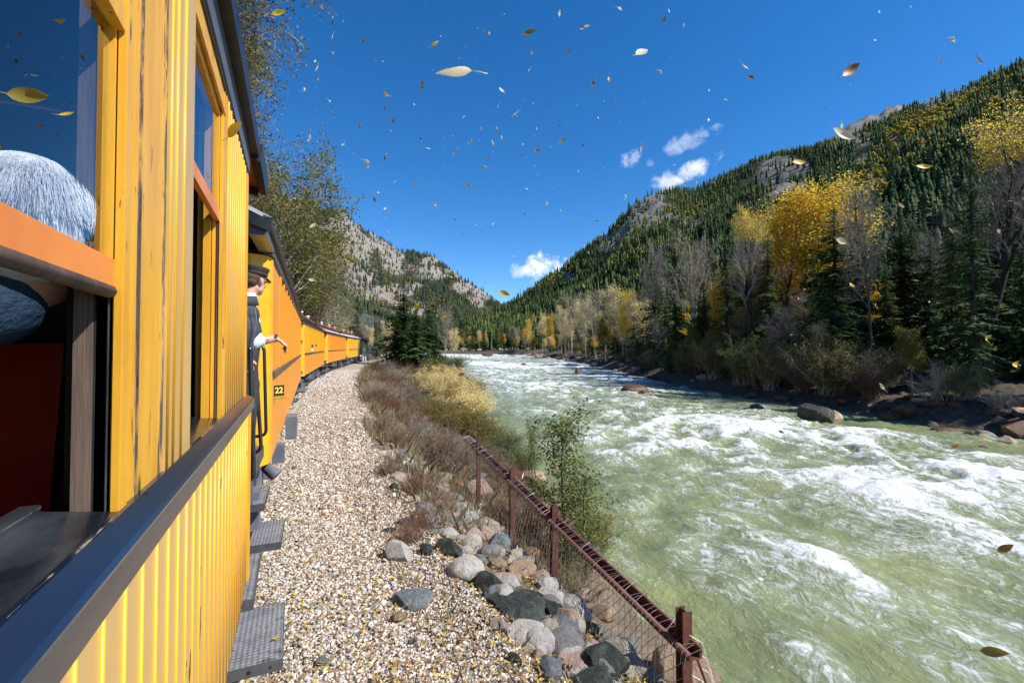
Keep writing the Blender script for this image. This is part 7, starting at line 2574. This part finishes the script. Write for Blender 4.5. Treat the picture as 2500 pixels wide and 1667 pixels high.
BIG = [(1105, 172, 100, 'cream', 0, 'largest leaf in the sky, pale with a curled orange tip and long stem'), (72, 234, 84, 'olive', 0, 'yellow brown leaf drifting in front of the near window'), (163, 279, 34, 'yellow', 0, 'small yellow leaf below the big one by the near window'),
       (574, 317, 50, 'yellow', 2, 'yellow leaf beside the coach roof edge'), (681, 32, 30, 'yellow', 2, 'yellow leaf in front of the huge overhanging tree'), (1294, 79, 36, 'olive', 0, 'dark olive leaf hanging upright near the top of the sky'),
       (1567, 129, 40, 'cream', 2, 'pale sunlit leaf high in the sky right of centre'), (2060, 328, 50, 'cream', 0, 'large pale leaf tilted before the hillside skyline'), (1950, 397, 36, 'yellow', 0, 'bright yellow leaf before the hillside skyline'),
       (2256, 407, 28, 'yellow', 0, 'yellow leaf in front of the right hillside'), (2077, 172, 48, 'brown', 0, 'brown leaf high above the right hillside'), (1263, 275, 28, 'cream', 2, 'oval pale sunlit leaf in the middle of the sky'),
       (1232, 716, 34, 'yellow', 0, 'curved yellow leaf above the gap between the mountains'), (2200, 503, 24, 'brown', 2, 'orange brown leaf in front of the hillside trees'), (2054, 589, 30, 'cream', 2, 'pale leaf beside the golden aspen'),
       (1016, 752, 30, 'yellow', 0, 'orange yellow leaf in front of the left bank spruces'), (896, 395, 22, 'cream', 0, 'pale leaf left of centre in the lower sky'), (2390, 148, 22, 'brown', 0, 'dark brown leaf at the upper right of the sky'),
       (1818, 163, 22, 'yellow', 0, 'yellow leaf upright high above the clouds'), (1833, 190, 18, 'brown', 2, 'brown speckled leaf just below an upright yellow one'), (1062, 108, 24, 'yellow', 0, 'yellow leaf above the largest leaf'),
       (2428, 1590, 40, 'olive', 0, 'olive leaf over the water at the lower right'), (2412, 826, 26, 'yellow', 1, 'orange leaf in front of the dark right bank'), (2480, 890, 24, 'yellow', 1, 'curved orange leaf at the right edge'),
       (1373, 344, 22, 'olive', 0, 'olive leaf slanting in the middle sky'), (1858, 1413, 16, 'cream', 2, 'pale sunlit leaf over the near water'), (1907, 1054, 14, 'olive', 0, 'olive leaf over the foaming water'), (763, 683, 20, 'cream', 0, 'pale leaf before the trees left of the mountain'),
       (1127, 914, 20, 'brown', 2, 'brown oval leaf over the rapids by the straw shrub'), (1155, 1310, 0, 'yellow', 0, ''), (2454, 1338, 30, 'brown', 0, 'dark leaf over the water at the right edge'), (665, 1466, 0, 'yellow', 0, '')]
r_ = random.Random(101)
for i, (px, py, w, k, v, lb) in enumerate(BIG):
    if not w: continue
    cz = .055 * F / w * r_.uniform(.9, 1.2)
    if px < 240: cz = 185 / (716 - px); w = w * .8
    leaf(px, py, w * 1.1, cz, k, v, (2.15 if i == 0 else 1.25 + r_.uniform(-.5, .5), -.15 if i == 0 else r_.uniform(-.7, .7), r_.uniform(-.6, .6) - YAW + (math.pi if i == 0 else 0)), lb)
# leaf lying on the near step
o = link('leaf', LEAF[('yellow', 1)]); p = at(672, 1556, 3.0)
k = (-1.785) / p.z
o.location = (p.x * k, p.y * k, -1.785); o.scale = (.06, .06, .06); o.rotation_euler = (0, 0, .7)
tag(o, 'yellow leaf lying on the near steel step', 'leaf')
kinds = ['yellow', 'brown', 'olive', 'cream', 'cream', 'brown']
for i in range(262):
    if i < 190:
        px, py = r_.gauss(1190, 330), r_.gauss(330, 210)
    elif i < 225:
        px, py = r_.uniform(700, 2480), r_.uniform(10, 700)
    else:
        px, py = r_.uniform(850, 2450), r_.uniform(650, 1500)
    if not (720 < px < 2490 and 5 < py < 1600): continue
    w = 5 + 15 * r_.random() ** 2.2
    cz = .05 * F / w
    kd = r_.choice(kinds)
    leaf(px, py, w * 1.15, cz, kd, r_.randint(0, 2), (r_.uniform(0, 6.28), r_.uniform(0, 6.28), r_.uniform(0, 6.28)), '%s %s leaf blowing %s' % ('tiny' if w < 8 else 'small', kd, ('over the ' + ('river' if px > 1150 else 'left bank')) if py > 860 else 'before the right hillside' if px > 1500 and py > 480 else 'before the left mountain' if px < 1200 and py > 560 else ('in the ' + ('upper ' if py < 290 else 'lower ') + ('left' if px < 1050 else 'middle' if px < 1500 else 'right') + ' part of the sky')), 'small leaves tumbling in the wind')


def specks():
    rng = np.random.default_rng(102)
    n = 420
    P = []
    for i in range(n):
        px, py = rng.normal(1060, 260), rng.normal(430, 190)
        if 720 < px < 2400 and 5 < py < 840:
            P.append(tuple(at(px, py, rng.uniform(14, 34))))
    V, Fc = leaf_quads(np.array(P), .055, rng, 0, .45)
    m = island_mat('distant_wind_leaves', [(0, (.10, .07, .03)), (.4, (.30, .2, .05)), (.6, (.8, .75, .6)), (1, (.8, .8, .75))], .6, .3)
    tag(link('distant_leaves', np_mesh('distant_leaves', V, Fc, m)), 'tiny far leaves specking the blue sky', 'leaves', kind='stuff')


specks()
